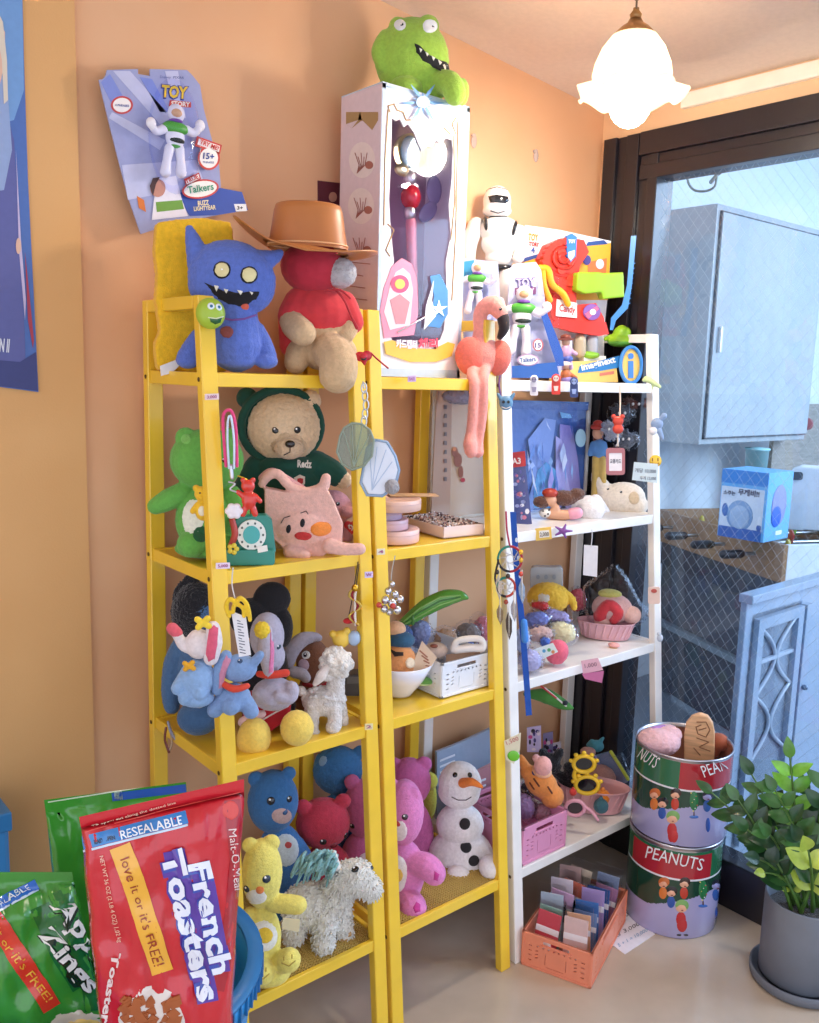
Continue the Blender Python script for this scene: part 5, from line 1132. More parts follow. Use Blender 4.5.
# ================================================================ third shelf, left unit
# dark donkey-like plush at the back
fr = PF(198, 1.50, ZC_)
def blob(b): b.e(199, 612, 22, 27, 20); b.e(200, 668, 25, 40, 20); b.c([(184, 640, 9), (174, 662, 10), (170, 690, 8.5), (172, 706, 8)]); b.e(199, 718, 20, 16, 20, d=-24); b.e(210, 700, 22, 22, 20, d=-4)
root, body, S = plush('dark_plush', 'dark blue plush with a shaggy black mane behind the front post', 'plush toy', fr, '#4a6c94', blob)
b = B(fr, M('#16161f', 'fur')); b.e(196, 612, 23, 30, 17, d=-3); random.seed(2)
for i in range(34): t = 2.2 + i * .075; x, y = 198 + 22 * math.cos(t), 612 + 32 * math.sin(t); b.c([(x, y, 2.4), (x + 5 * math.cos(t) + random.uniform(-1, 1), y + 5 * math.sin(t) - 2, .9)], n=6)
part('mane', b, root, remesh=.9, fuzz=.8, label='shaggy black mane')
part('foot', B(fr, M('#3f648e', 'plush')).e(199, 717, 21, 16.5, 18, d=-28), root, remesh=1.2, fuzz=.3, label='large round blue foot')
part('tag', B(fr, M('#e8dccc', 'cloth')).e(199, 704, 6, 4, 3, d=-46), root, remesh=.7)
def elephant(name, label, px, y, z, col, f, **k): return plush(name, label, 'plush toy', PF(px, y, z), col, f, **k)
# raised-trunk elephant
fr = PF(197, 1.30, ZC_ + .03)
def blob(b): b.e(199, 644, 13.5, 15, 12); b.c([(190, 648, 6), (183, 645, 5.5), (178, 636, 5), (174, 630, 5.5)])
root = thing('elephant_plush', 'small plush elephant with raised pink tipped trunk and yellow bow', 'plush toy', fr)
b = B(fr, M('#e6dcdc', 'plush')); blob(b); hd = part('head', b, root, remesh=1, fuzz=.2, label='white head'); S = Surf(fr, hd)
b = B(fr, M('#8fb2dc', 'plush')); b.e(197, 678, 18, 19, 14); b.c([(184, 678, 7), (178, 688, 7, -4)]); b.c([(205, 684, 8), (200, 692, 8.5, -8)]); b.c([(190, 690, 8), (186, 698, 8, -6)]); b.e(197, 698, 17, 9, 13); part('body', b, root, remesh=1.1, fuzz=.2, label='pale blue body')
part('trunk_tip', B(fr, M('#e0616e', 'plush')).c([(177, 633, 5.6), (172.5, 628.5, 6)]), root, remesh=.9, label='pink trunk tip')
b = B(fr, M('#e8e0e4', 'plush')); b.c([(213, 628, 7, -4), (214, 642, 8.5, -6), (211, 658, 7.5, -6)]); er = part('ear', b, root, remesh=1, fuzz=.15); part('ear_lining', shell(B(fr, M('#dd5f7c', 'plush')), Surf(fr, er), [(209, 626), (214, 622), (219, 626), (218, 645), (215, 662), (208, 666), (205, 655), (207, 640)], .9), er, label='pink ear lining')
def bow(parent, fr, x, y, k, col, d):
    b = B(fr, M(col, 'cloth'))
    for a in (-.9, .6, 2.3, 3.8): b.c([(x, y, 2 * k, d), (x + 5 * k * math.cos(a), y + 4 * k * math.sin(a), 2.4 * k, d - 1)], n=8)
    b.e(x, y, 2.6 * k, 2.6 * k, 2.4 * k, d=d - 1); return part('bow', b, parent, remesh=.7)
bow(root, fr, 203, 623, 1.4, '#f0d23c', -8); bow(root, fr, 189, 666, 1.1, '#e0a428', -13); 
# blue elephant
fr = PF(240, 1.272, ZC_ + .035)
def blob(b): b.e(239, 668, 18, 14, 13); b.c([(250, 666, 6), (256, 660, 5, -4), (260, 655, 4.5, -5)]); b.e(233, 698, 18, 15, 13); b.c([(222, 700, 8), (215, 710, 8, -6)]); b.c([(235, 700, 9), (231, 706, 9.5, -10)]); b.c([(246, 702, 8), (251, 711, 8, -5)])
root, body, S = plush('elephant_plush', 'blue plush elephant with a red neck ribbon, hanging over the front post', 'plush toy', fr, '#7d9cc8', blob, eyes=[(240, 661, 2.6, '#2a4468')])
b = B(fr, M('#7d9cc8', 'plush')); b.c([(226, 656, 6, -4), (219, 672, 7, -6), (217, 690, 5.5, -6)]); er = part('ear', b, root, remesh=1, fuzz=.15); part('ear_lining', shell(B(fr, M('#c9849c', 'plush')), Surf(fr, er), [(227, 652), (232, 657), (226, 672), (222, 690), (218, 691), (219, 674), (223, 660)], .9), er, label='pink ear lining')
part('ribbon', B(fr, M('#d4442e', 'cloth')).c([(222, 683, 3.2, -7), (234, 689, 3.8, -14), (247, 686, 3.2, -10)]), root, remesh=.8, label='red ribbon')
b = B(fr, M('#a8bce0', 'plush')); b.e(228, 704, 9, 8, 5, d=-17); b.e(213, 712, 7.5, 8, 6, d=-9); b.e(252, 713, 8, 6, 5, d=-9); part('paw_pads', b, root, remesh=.9, label='pale paw ends') if False else None
# grey elephant
fr = PF(270, 1.375, ZC_ + .02)
def blob(b): b.e(267, 636, 17, 24, 15); b.e(272, 656, 13, 16, 13); b.e(274, 694, 22, 17, 15); b.c([(284, 690, 7), (292, 688, 7, -8), (290, 698, 6.5, -12), (278, 696, 5.5, -14)]); b.c([(260, 694, 7, -8), (270, 700, 7, -12)])
root, body, S = plush('elephant_plush', 'grey plush elephant with a yellow pompom hat and red ribbon', 'plush toy', fr, '#b3aec0', blob, eyes=[(279, 647, 2.8, '#3a4a5a')])
b = B(fr, M('#bcb6c6', 'plush')); b.c([(266, 630, 6, -14), (266, 652, 8, -15), (269, 674, 5, -15)]); er = part('ear', b, root, remesh=1, fuzz=.15); part('ear_lining', shell(B(fr, M('#e07ea8', 'plush')), Surf(fr, er), [(270, 624), (275, 630), (275, 652), (273, 676), (268, 677), (270, 655), (270, 638)], .9), er, label='pink ear lining')
part('ribbon', B(fr, M('#d8402c', 'cloth')).c([(259, 674, 3.2, -11), (270, 675, 4, -16), (286, 673, 4, -12)]), root, remesh=.8, label='red ribbon'); b = B(fr, M('#f0cf3a', 'plush')); b.e(262, 630, 7.5, 8.5, 6, d=-19); part('pompom', b, root, remesh=.8, fuzz=.9, label='yellow pompom')
# tag card with yellow flower clip hanging in front
fr = PF(240, 1.25, ZC_ + .12); root = thing('price_card', 'long white barcode card hanging from a yellow clip in front of the elephants', 'card', fr)
b = B(fr, M('#e9e8ec', 'paper')); b.p([(231, 611), (246, 617), (251, 655), (239, 657)], 0, .8); part('card', b, root)
b = B(fr, M('#5a6070', 'paper'))
for i in range(12): 
    x0 = 236 + i * .25 + 1.0; y0 = 620 + i * 2.9; b.p([(x0, y0), (x0 + (6 if i % 3 else 3.5), y0 + 1.2), (x0 + (6 if i % 3 else 3.5), y0 + 2), (x0, y0 + .8)], -.4, .3)
part('print', b, root); b = B(fr, M('#efc62c', 'plush')); b.c([(229, 616, 2.4, -2), (226, 606, 2.4, -2), (230, 599, 2.4, -2), (236, 602, 2.4, -2), (240, 598, 2.4, -2), (246, 603, 2.4, -2), (249, 612, 2.2, -2), (250, 620, 2, -1)]); b.c([(233, 612, 2.2, -2), (235, 604, 2.2, -2), (243, 608, 2.2, -2), (244, 616, 2.2, -2)]); part('clip', b, root, remesh=.7, label='yellow looped clip')
part('string', B(fr, M('#d8d4d0', 'cloth')).c([(236, 602, .6), (232, 585, .6), (233, 568, .6)]), root)
# doll with black hair buns, red dotted dress, yellow shoes
fr = PF(268, 1.455, ZC_)
root = thing('doll_plush', 'sitting plush doll with black round hair, red dress and big yellow shoes', 'plush toy', fr)
b = B(fr, M('#1a191f', 'plush')); b.e(272, 599, 18.5, 17.5, 9); b.e(252, 618, 22, 20, 17); b.e(283, 628, 10, 20, 12); hr = part('hair', b, root, remesh=1.2, fuzz=.2, label='black hair with a round bun')
b = B(fr, M('#1e1c22', 'plush')); b.e(264, 668, 24, 34, 18); b.c([(258, 700, 8, -8), (254, 726, 7, -30)]); b.c([(276, 700, 8, -8), (292, 722, 7, -26)]); b.e(268, 706, 28, 18, 20); part('body', b, root, remesh=1.3, fuzz=.2)
b = B(fr, M('#c42230', 'cloth')); b.p([(246, 700), (268, 692), (292, 698), (290, 716), (282, 724), (268, 734), (250, 738), (240, 730)], -36, 22); dr = part('skirt', b, root, remesh=1.1, smooth_it=5, label='red skirt with white trim lines'); S = Surf(fr, dr)
for o_ in (0, 9): part('trim_line', stitch(B(fr, M('#f2ece8', 'cloth')), S, [(248, 724 - o_), (262, 720 - o_), (276, 712 - o_), (288, 706 - o_)], .9), dr)
part('petticoat', B(fr, M('#efc7c4', 'cloth')).c([(243, 722, 5, -40), (252, 718, 5, -42), (262, 714, 4, -40)]), root, remesh=.9)
for x, y, rx, ry, d, r in ((254, 738, 16, 19.5, -60, -4), (297, 728, 16, 17, -58, 6)): part('shoe', B(fr, M('#f0cf62', 'plush')).e(x, y, rx, ry, 15, d=d, rot=r), root, remesh=1.2, fuzz=.25, label='big yellow shoe')
# brown owl-like toy
fr = PF(313, 1.47, ZC_)
def blob(b): b.e(313, 662, 17, 23, 15); b.e(315, 700, 20, 28, 16)
root, body, S = plush('brown_plush', 'brown plush with a grey floppy cap behind the white lamb', 'plush toy', fr, '#85553c', blob, patches=[('eye_patch', '#f2efe8', oval(306, 655, 4.6))], eyes=[(306, 655, 2.8)], nose=(303.5, 665, 6, '#c0a4b0', 'plush'))
part('cap', B(fr, M('#b6b0c0', 'plush')).c([(288, 662, 7, -10), (292, 650, 8, -12), (302, 640, 7.5, -10), (314, 637, 5, -8), (319, 638, 3.5, -8)]), root, remesh=1, fuzz=.2, label='grey floppy cap'); part('paw', B(fr, M('#cfc6d0', 'plush')).c([(294, 672, 6, -14), (302, 674, 6, -18), (306, 678, 5, -18)]), root, remesh=1, fuzz=.2, label='pale grey paw'); part('collar', B(fr, M('#a8282c', 'cloth')).c([(304, 684, 2, -16), (318, 687, 2.2, -18), (328, 683, 2, -14)]), root)
# lamb
fr = PF(326, 1.365, ZC_)
def blob(b): b.e(324, 701, 22, 15, 14); b.c([(334, 698, 11), (336, 682, 9, -2), (337, 668, 9, -4)]); b.c([(334, 706, 8, -6), (335, 724, 7, -10), (333, 727, 7.5, -12)]); b.c([(312, 706, 8, -6), (312, 730, 6.5, -10), (314, 734, 6.5, -12)]); b.c([(340, 706, 7, 8), (343, 722, 6, 8)]); b.c([(313, 706, 7, 9), (308, 726, 6, 9)]); b.e(301, 691, 5.5, 5, 5); b.e(326, 675, 9, 6, 8, d=-8)
root, body, S = plush('lamb_plush', 'white curly plush lamb standing at the right of the third shelf', 'plush toy', fr, '#e8e1dc', blob, kind='fur', fuzz=.5)
b = B(fr, M('#eee6dc', 'fur')); random.seed(9); b.e(336, 663, 16, 15, 13, d=-4)
for i in range(60): t, q = random.uniform(0, 6.28), random.uniform(-1, 1); s_ = math.sqrt(1 - q * q); b.e(336 + 16 * s_ * math.cos(t), 663 - 15 * q, 3, 3, 3, d=-4 + 13 * s_ * math.sin(t), n=(8, 6))
part('wool', b, root, remesh=.9, fuzz=.3, label='curly wool cap'); part('ear', B(fr, M('#eadfd8', 'plush')).c([(326, 668, 4, -14), (321, 676, 5.5, -16), (315, 684, 2.6, -16)]), root, remesh=.9)
b = B(fr, M('#e8e1dc', 'fur'))
for i in range(80): t, q = random.uniform(0, 6.28), random.uniform(-1, 1); s_ = math.sqrt(1 - q * q); b.e(324 + 21 * q, 701 + 14 * s_ * math.cos(t), 2.6, 2.6, 2.6, d=13 * s_ * math.sin(t), n=(8, 6))
part('fleece', b, root, remesh=.9, fuzz=.3)
# grey box, duck charm, red cord charm
fr = PF(355, 1.47, ZC_); b = B(fr, M('#5d6068', 'plastic')); b.p(rrect(345, 675, 366, 722, 3), 0, 20, True); root = solo('grey_box', b, 'dark grey box standing behind the lamb', 'box', remesh=1, smooth_it=2); b = B(fr, M('#7a7e86', 'plastic')); b.p([(347, 677), (364, 677), (364, 683), (347, 684)], -.6, .6); part('lid', b, root)
fr = PF(345, 1.36, ZC_ + .09); root = thing('charm', 'yellow bear charm with a pale blue bead hanging above the lamb', 'charm', fr); b = B(fr, M('#efc84e', 'plastic')); b.e(341, 639, 9, 9, 7); b.e(333, 634, 4); b.e(347, 631, 4); bd = part('body', b, root, remesh=.8); b = B(fr, M('#a9c0dc', 'gloss')); b.e(354, 638, 7, 8, 6); part('bead', b, root, remesh=.8, label='pale blue bead'); part('bow', B(fr, M('#c8282c', 'cloth')).e(348, 621, 5, 3, 3), root); part('string', B(fr, M('#3a302c', 'cloth')).c([(348, 620, .5), (352, 600, .5), (358, 562, .5)]), root)
fr = PF(356, 1.335, ZC_ + .15); root = thing('charm', 'braided red and white cord charm hanging by the middle post', 'charm', fr)
for c, o_ in (('#8e2028', 0), ('#e8dccc', 3), ('#c8a84a', -3)): part('cord', B(fr, M(c, 'cloth')).c([(356 + o_ * .3, 586, 1.1), (352 + o_, 596, 1.2), (358 - o_, 606, 1.2), (352 + o_, 616, 1.2), (357 - o_ * .5, 625, 1.2)]), root)
part('bell', B(fr, M('#d8a838', 'metal')).e(355, 588, 3.4, 3.8, 3.4), root); part('string', B(fr, M('#3a302c', 'cloth')).c([(356, 586, .5), (359, 564, .5)]), root)
# charms at the left post
fr = Fr(base(168, 1.36, ZC_ + .01)); fr = Fr(on_x(168, 735, .69)); root = thing('charm', 'tiny blue and red beaded charms hanging at the left side rail', 'charm', fr)
for c, pts in (('#9a9cb4', [(168, 722, 1.2), (171, 732, 1.6), (176, 740, 1.2)]), ('#7a3a34', [(166, 728, 1.2), (165, 740, 1.2), (169, 752, 1.4)]), ('#b89a7c', [(170, 730, 1), (172, 742, 1.1), (170, 750, 1)])): part('strand', B(fr, M(c, 'gloss')).c(pts), root)
# silver bells
fr = PF(391, 1.31, ZC_ + .2); root = thing('bell_charm', 'cluster of silver bells hanging from the middle post', 'charm', fr); random.seed(8)
b = B(fr, M('#d5d3d6', 'metal'))
for i, (x, y, r) in enumerate(((392, 584, 3), (388, 591, 3.6), (395, 594, 3.6), (385, 600, 4), (392, 603, 4.6), (400, 599, 4), (384, 609, 4), (397, 610, 4.4), (389, 612, 3.6))): part('bell', B(fr, M('#d5d3d6', 'metal', r=.2)).e(x, y, r, r * 1.1, r, d=(i % 3) * 3 - 3), root)
for x, y in ((379, 605), (393, 606)): part('bead', B(fr, M('#c03a34', 'gloss')).e(x, y, 3, 3, 3, d=-6), root)
part('string', B(fr, M('#b8b0a8', 'metal')).c([(391, 582, .6), (392, 570, .6), (395, 556, .6)]), root)

# ================================================================ third shelf, middle unit
fr = PF(398, 1.40, ZC_); k = fr.s; root = thing('bowl', 'white bowl holding a round orange cushion toy and paper tags', 'bowl', fr); b = B(fr, M('#e6e4ee', 'gloss')); c0 = fr.L(398, 705, 0); c0.z = .001; c0.y = .03
b.lathe_m([(.001, 0), (14 * k, 0), (15 * k, 2 * k), (26 * k, 16 * k), (35 * k, 34 * k), (34 * k, 34.5 * k), (25 * k, 18 * k), (13 * k, 4 * k), (.001, 3 * k)], c0, n=48, cap=False); part('body', b, root)
fr = PF(398, 1.415, ZC_ + .05)
root, body, S = plush('round_plush', 'round orange plush face lying in the white bowl', 'plush toy', fr, '#d9935c', lambda b: b.e(398, 665, 19, 22, 14, rot=-12), patches=[('print', '#2f66b0', oval(405, 685, 9, 7)), ('print', '#2a1c18', [(388, 648), (396, 652), (404, 652), (404, 656), (394, 657)], 'cloth'), ('print', '#f0dcc0', oval(410, 663, 5, 6))], eyes=[(412, 684, 3)])
b = B(fr, M('#2f5a7a', 'plush')); b.e(401, 640, 14, 9, 11, d=4); b.m(M('#e8b48c', 'plush')); b.e(396, 629, 10, 8, 8, d=6); solo('small_plush', b, 'small blue and peach plush lying above the bowl', 'plush toy')
fr = PF(418, 1.375, ZC_ + .07); b = B(fr, M('#e6cbb0', 'paper')); b.p([(408, 676), (422, 641), (437, 658), (422, 680)], 0, .8); root = solo('card_tag', b, 'peach paper tag lying across the bowl rim', 'card'); b = B(fr, M('#a86a50', 'paper'))
for i in range(4): b.p([(420 + i * 2, 650 + i * 5), (428 + i, 657 + i * 3), (427 + i, 658 + i * 3), (419 + i * 2, 651 + i * 5)], -.4, .3)
part('print', b, root)
fr = PF(416, 1.40, ZC_ + .02); b = B(fr, M('#5f9a4a', 'plush')); b.e(418, 680, 15, 5, 8, rot=-6); b.m(M('#c8dca0', 'plush')); b.e(419, 682, 13, 2, 8.6, rot=-6); solo('leaf_pouch', b, 'small striped green pouch between the bowl and the white crate', 'pouch')
# green feather-like fan
fr = PF(430, 1.47, ZC_ + .13); root = thing('fan', 'long folded green leaf shaped fan lying over the white crate', 'fan', fr)
b = B(fr, M('#5fa845', 'film')); b.c([(398, 626, 3, 0), (412, 617, 7, 2), (428, 606, 9, 4), (446, 598, 9, 6), (460, 596, 6, 8), (467, 598, 2, 8)]); bd = part('body', b, root, remesh=1, smooth_it=3); S = Surf(fr, bd)
for o_ in (-4, 0, 4): part('stripe', stitch(B(fr, M('#8fc86a' if o_ else '#3f7f38', 'film')), S, [(404, 623 + o_ * .4), (420, 612 + o_), (440, 601 + o_), (460, 597 + o_ * .4)], .9), root)
b = B(fr, M('#4a8a3c', 'film')); b.c([(388, 634, 3), (400, 626, 4), (410, 620, 4)]); b.e(413, 618, 3, 8, 6); part('handle', b, root)
# bundled packs behind the crate
random.seed(31)
pk2 = [(402, 640, 12, 20, '#4f6fb0', 'dark blue'), (420, 634, 13, 18, '#8e9cc8', 'periwinkle'), (445, 640, 16, 14, '#c9a07c', 'tan brown'), (468, 634, 16, 14, '#8a7f78', 'grey brown'), (482, 630, 12, 18, '#d87c8a', 'rose'), (462, 646, 18, 10, '#5a78b8', 'blue'), (438, 652, 16, 9, '#e8dcd0', 'cream')]
for x, y, rx, ry, c, nm in pk2:
    fr = PF(x, 1.52 if x > 430 else 1.50, ZC_ + .05); rt = thing('bagged_toy', '%s item in a clear plastic bag behind the white crate' % nm, 'bagged toy', fr)
    part('item', B(fr, M(c, 'cloth')).e(x, y, rx * .8, ry * .8, 8, rot=random.uniform(-20, 20)), rt, remesh=1.1, fuzz=1.2); b = B(fr, M('#fafaff', 'clear', crinkle=1)); b.e(x, y, rx * 1.05, ry * 1.05, 10, rot=20); part('bag', b, rt, remesh=1.2, fuzz=1.6)
# white crate
pA = on_z(438, 703, ZC_ + .001); fr = Fr(Vector((1.235, 1.345, ZC_ + .0006)), .0)
WC = crate('crate', 'small white folding crate on the third shelf of the middle unit', fr, .19, .15, .078, '#e4e5ea')
hf = Fr(Vector((1.31, 1.385, ZC_ + .07))); b = B(hf, M('#f0e8e2', 'plastic')); b.c([(453, 650, 3), (456, 642, 3.2), (466, 639, 3.4), (480, 639, 3.4), (484, 645, 3)]); b.c([(456, 650, 4), (468, 648, 4.4), (482, 648, 4)]); root = solo('toy_bag', b, 'little white toy handbag with a looped handle inside the white crate', 'toy bag', remesh=.8)
b = B(hf, M('#e8cfc0', 'plush')); b.e(436, 650, 12, 8, 10, d=10); b.m(M('#9a5a48', 'cloth')); b.e(434, 646, 4, 2, 3, d=0); solo('beige_pouch', b, 'beige pouch with a brown mark inside the white crate', 'pouch')
b = B(hf, M('#caa084', 'paper')); b.p([(446, 655), (480, 652), (482, 662), (446, 664)], 14, 2); solo('card_sheet', b, 'brown card standing inside the white crate', 'card')

# ================================================================ bottom shelf, left unit
def bear(name, label, fr, col, head, body_, ears, limbs, patches=(), eyes=(), nose=None, **k):
    def blob(b):
        b.e(*head)
        for e_ in ears: b.e(e_[0], e_[1], e_[2], e_[2], e_[2] * .6, d=e_[3] if len(e_) > 3 else 0)
        for q in body_: b.e(*q[:5], **(q[5] if len(q) > 5 else {}))
        for l_ in limbs: b.c(l_)
    return plush(name, label, 'plush toy', fr, col, blob, patches=patches, eyes=eyes, nose=nose, **k)
bear('bear_plush', 'blue bear plush with a pale muzzle behind the yellow bear', PF(275, 1.49, ZD_), '#3a72ac', (273, 801, 25, 32, 20), [(280, 860, 25, 38, 18), (282, 905, 28, 24, 20)], [(256, 779, 8), (289, 773, 7)], [[(296, 845, 9), (304, 862, 10), (300, 880, 9)]],
     patches=[('muzzle', '#c9a8a4', oval(282, 816, 11, 8.5)), ('belly_patch', '#cdd8dc', oval(286, 850, 14, 18)), ('heart_patch', '#c0504c', oval(288, 845, 4))], eyes=[(271, 801, 4, '#16202c'), (289.5, 799, 3.2, '#16202c')], nose=(285, 812, 3, '#2f568a'))
bear('bear_plush', 'blue bear plush at the very back with fluffy ears', PF(338, 1.56, ZD_ + .1), '#3f7cb4', (338, 770, 25, 25, 16), [(338, 830, 24, 40, 12)], [(323, 760, 8), (360, 752, 7)], [], patches=[('ear_patch', '#8fb6d8', oval(323, 761, 4, 6, 20))], fuzz=.6)
bear('bear_plush', 'red bear plush behind the white pony', PF(324, 1.47, ZD_), '#c9394e', (323, 823, 27, 26, 19), [(326, 880, 28, 40, 16), (326, 915, 28, 22, 18)], [(303, 819 - 12, 8, -6), (343, 801, 8)], [], eyes=[(323, 842, 3.6), (346, 835, 3)], nose=(334, 845, 4, '#8a2030'))
bear('bear_plush', 'pink bear plush half hidden behind the middle post of the left unit', PF(362, 1.49, ZD_), '#d06a9c', (363, 808, 20, 30, 17), [(360, 870, 22, 42, 17), (358, 912, 24, 24, 20)], [(352, 782, 8), (378, 780, 7)], [], eyes=[(352, 826, 3)], patches=[('muzzle', '#ecd6dc', oval(366, 860, 8, 8))])
r_, bd, S = bear('bear_plush', 'yellow bear plush with a yellow disc on its belly in the left corner', PF(264, 1.31, ZD_), '#efdf72', (262, 873, 20, 36, 18), [(262, 938, 19, 36, 16), (268, 970, 24, 16, 18)], [(250, 845, 8), (271, 843, 9)], [[(274, 903, 9, -6), (288, 904, 9.5, -10), (298, 905, 9, -12)], [(250, 915, 8), (246, 935, 9)], [(256, 965, 12, -8), (262, 972, 13, -22)], [(280, 962, 11, -8), (289, 960, 12, -20)]],
     patches=[('muzzle', '#f4efe4', oval(256, 897, 12, 8)), ('belly_patch', '#f2ede0', oval(264, 936, 15, 17)), ('disc_patch', '#efc53a', oval(264.5, 935, 9.5, 9.5))], eyes=[(246.5, 889, 3.6, '#203040'), (266.5, 879, 4.2, '#203040')], nose=(260, 890, 4, '#e88040', 'plush'))
fy = PF(264, 1.31, ZD_)
for cx, cy in ((263, 973), (289, 960)):
    for pts in ([(cx - 5, cy - 3), (cx - 5, cy)], [(cx + 3, cy - 5), (cx + 3, cy - 2)], [(cx - 7, cy + 3), (cx, cy + 6), (cx + 6, cy + 1)]): part('stitching', stitch(B(fy, M('#b89a3a', 'cloth')), S, pts, .7), r_)
b = B(fy, M('#efe0b0', 'paper')); b.p([(283, 918), (300, 920), (299, 932), (282, 929)], -28, .6); part('care_label', b, r_)
# pony
fr = PF(318, 1.345, ZD_)
def blob(b): b.e(312, 905, 30, 24, 18); b.c([(332, 900, 18), (345, 880, 17, -6), (356, 876, 17, -10)]); b.c([(358, 878, 15, -10), (370, 888, 12, -14)]); b.c([(326, 915, 14, -8), (324, 938, 11, -12), (324, 945, 11, -12)]); b.c([(296, 915, 13, -4), (294, 935, 11, -6)]); b.c([(340, 910, 12, 10), (344, 935, 10, 10)]); b.c([(298, 915, 12, 12), (292, 940, 10, 12)])
root, body, S = plush('pony_plush', 'shaggy white pony plush with a teal mane standing in front', 'plush toy', fr, '#f6f1e8', blob, kind='fur', fuzz=1.0, eyes=[(355, 869, 4), (371, 867, 3)])
random.seed(6); b = B(fr, M('#f8f4ec', 'fur')); me_ = body.data
for i in range(1400):
    v = random.choice(me_.vertices); n = v.normal; d = (n + Vector((random.uniform(-.5, .5), random.uniform(-.5, .5), random.uniform(-.9, .1)))).normalized(); b.tube_m([v.co - n * .001, v.co + d * .003, v.co + d * .005 + Vector((0, 0, -.002))], [.0022, .0018, .0008], 4, cap=False)
part('shag', b, root, kind='stuff')
b = B(fr, M('#8fc6c8', 'fur')); random.seed(5)
for i in range(60):
    x, y = random.uniform(304, 338), random.uniform(850, 864); dx = random.uniform(-6, -1); b.c([(x, y, 1.8, random.uniform(-20, 2)), (x + dx - 2, y + random.uniform(4, 9), 1.8, random.uniform(-24, -6)), (x + dx * 2 - 4, y + random.uniform(10, 24), .9, random.uniform(-22, -6))], n=5)
part('mane', b, root, kind='stuff', label='teal and cream stringy mane'); part('ear', B(fr, M('#e9e4dc', 'plush')).c([(336, 866, 5, -14), (334, 852, 2, -14)]), root, remesh=.8); part('nostril', bead(B(fr, M('#b8a49c', 'plush')), S, 374, 889, 1.8, .5), root)
# small glass animal
fr = PF(344, 1.32, ZD_); b = B(fr, M('#c9a06a', 'gloss')); b.e(344, 939, 5, 3.6, 3); b.e(349, 934, 2.8); b.c([(342, 941, 1.4), (341, 944, 1.2)]); b.c([(347, 941, 1.4), (347, 944, 1.2)]); solo('figurine', b, 'tiny brown animal figurine on the mesh shelf below the pony', 'figurine', remesh=.6)

# ================================================================ bottom shelf, middle unit
bear('bear_plush', 'darker pink bear plush at the back of the middle bottom shelf', PF(410, 1.50, ZD_), '#cc6aa8', (409, 782, 22, 25, 17), [(410, 840, 24, 44, 16), (410, 880, 26, 24, 18)], [(394, 765, 8), (424, 764, 8)], [], eyes=[])
r_, bd, S = bear('bear_plush', 'bright pink bear plush with a pale belly in front, leaning at the middle post', PF(408, 1.37, ZD_), '#df82bc', (404, 812, 20, 34, 18), [(404, 872, 21, 34, 17), (408, 905, 22, 16, 18)], [(391, 784, 7), (413, 795, 8, -6)], [[(412, 862, 11, -6), (426, 866, 13, -12), (434, 873, 12, -16)], [(406, 895, 12, -8), (413, 908, 14, -26)]],
     patches=[('muzzle', '#f2e2e4', oval(400, 831, 8, 11)), ('belly_patch', '#f2e8e6', oval(397, 873, 11, 20)), ('round_patch', '#efc25c', oval(398, 875, 6, 8))], eyes=[(405, 817, 3.2, '#3a2030')], nose=(398, 824, 3, '#c84048', 'plush'))
fy = PF(408, 1.37, ZD_)
for pts, cc in (([(416, 900), (421, 904), (421, 912), (415, 914), (412, 908)], '#c23a8a'), ([(434, 870), (440, 874), (438, 882), (433, 880)], '#c23a8a')): part('pad_patch', shell(B(fy, M(cc, 'plush')), S, pts, 1, 3), r_)
# snowman
fr = PF(463, 1.40, ZD_); root = thing('snowman_plush', 'white snowman plush with a carrot nose and black buttons', 'plush toy', fr)
b = B(fr, M('#efecef', 'plush')); b.e(460, 784, 21.5, 23, 18); b.e(459, 792, 21, 16, 17); b.e(460, 824, 24, 21, 19); b.e(461, 855, 33, 27, 24); b.e(461, 872, 30, 10, 24); body = part('body', b, root, remesh=1.2, fuzz=.15); S = Surf(fr, body)
for x, y, r in ((458, 878, 13), (491, 867, 12)): part('foot', B(fr, M('#f4f1f4', 'plush')).e(x, y, r, r, 11, d=-26), root, remesh=1.1, fuzz=.1)
for x in (455, 470): part('eye', bead(B(fr, M('#18161a', 'gloss')), S, x, 775, 2.6, .5), root)
part('nose', B(fr, M('#f0883a', 'plush')).c([(463, 783, 5, -16), (472, 782, 4, -24), (482, 787, 1.6, -30)]), root, remesh=.8, label='carrot nose')
for x, y in ((465, 824), (466, 847), (474, 861)): part('button', bead(B(fr, M('#2a282c', 'plush')), S, x, y, 5.6, .3), root)
part('mouth', stitch(B(fr, M('#5a4a50', 'cloth')), S, [(452, 797), (458, 800), (466, 800), (471, 797)], .6), root)
for pts in (): part('brow', stitch(B(fr, M('#3a3034', 'cloth')), S, pts, .6), root)
part('arm', B(fr, M('#c8a0a8', 'plush')).c([(438, 820, 5, 8), (430, 830, 6, 6), (428, 838, 5, 4)]), root, remesh=1) if False else None
fr = PF(436, 1.36, ZD_); b = B(fr, M('#3a2c34', 'paper')); b.p([(426, 886), (446, 884), (446, 902), (426, 904)], 0, 8); root = solo('small_box', b, 'small dark box by the feet of the snowman', 'box'); b = B(fr, M('#c84a54', 'paper')); write(b, 'CARE', (430, 892), (444, 891), 4.4, d=-.4, bold=.03); part('lettering', b, root)
fr = PF(430, 1.53, ZD_ + .17); b = B(fr, M('#d6d456', 'plush')); b.e(430, 781, 8, 9, 7); b.e(430, 800, 7, 22, 5, d=2); solo('yellow_plush', b, 'yellow green plush peeking out left of the snowman head', 'plush toy', remesh=1.1, fuzz=.3)
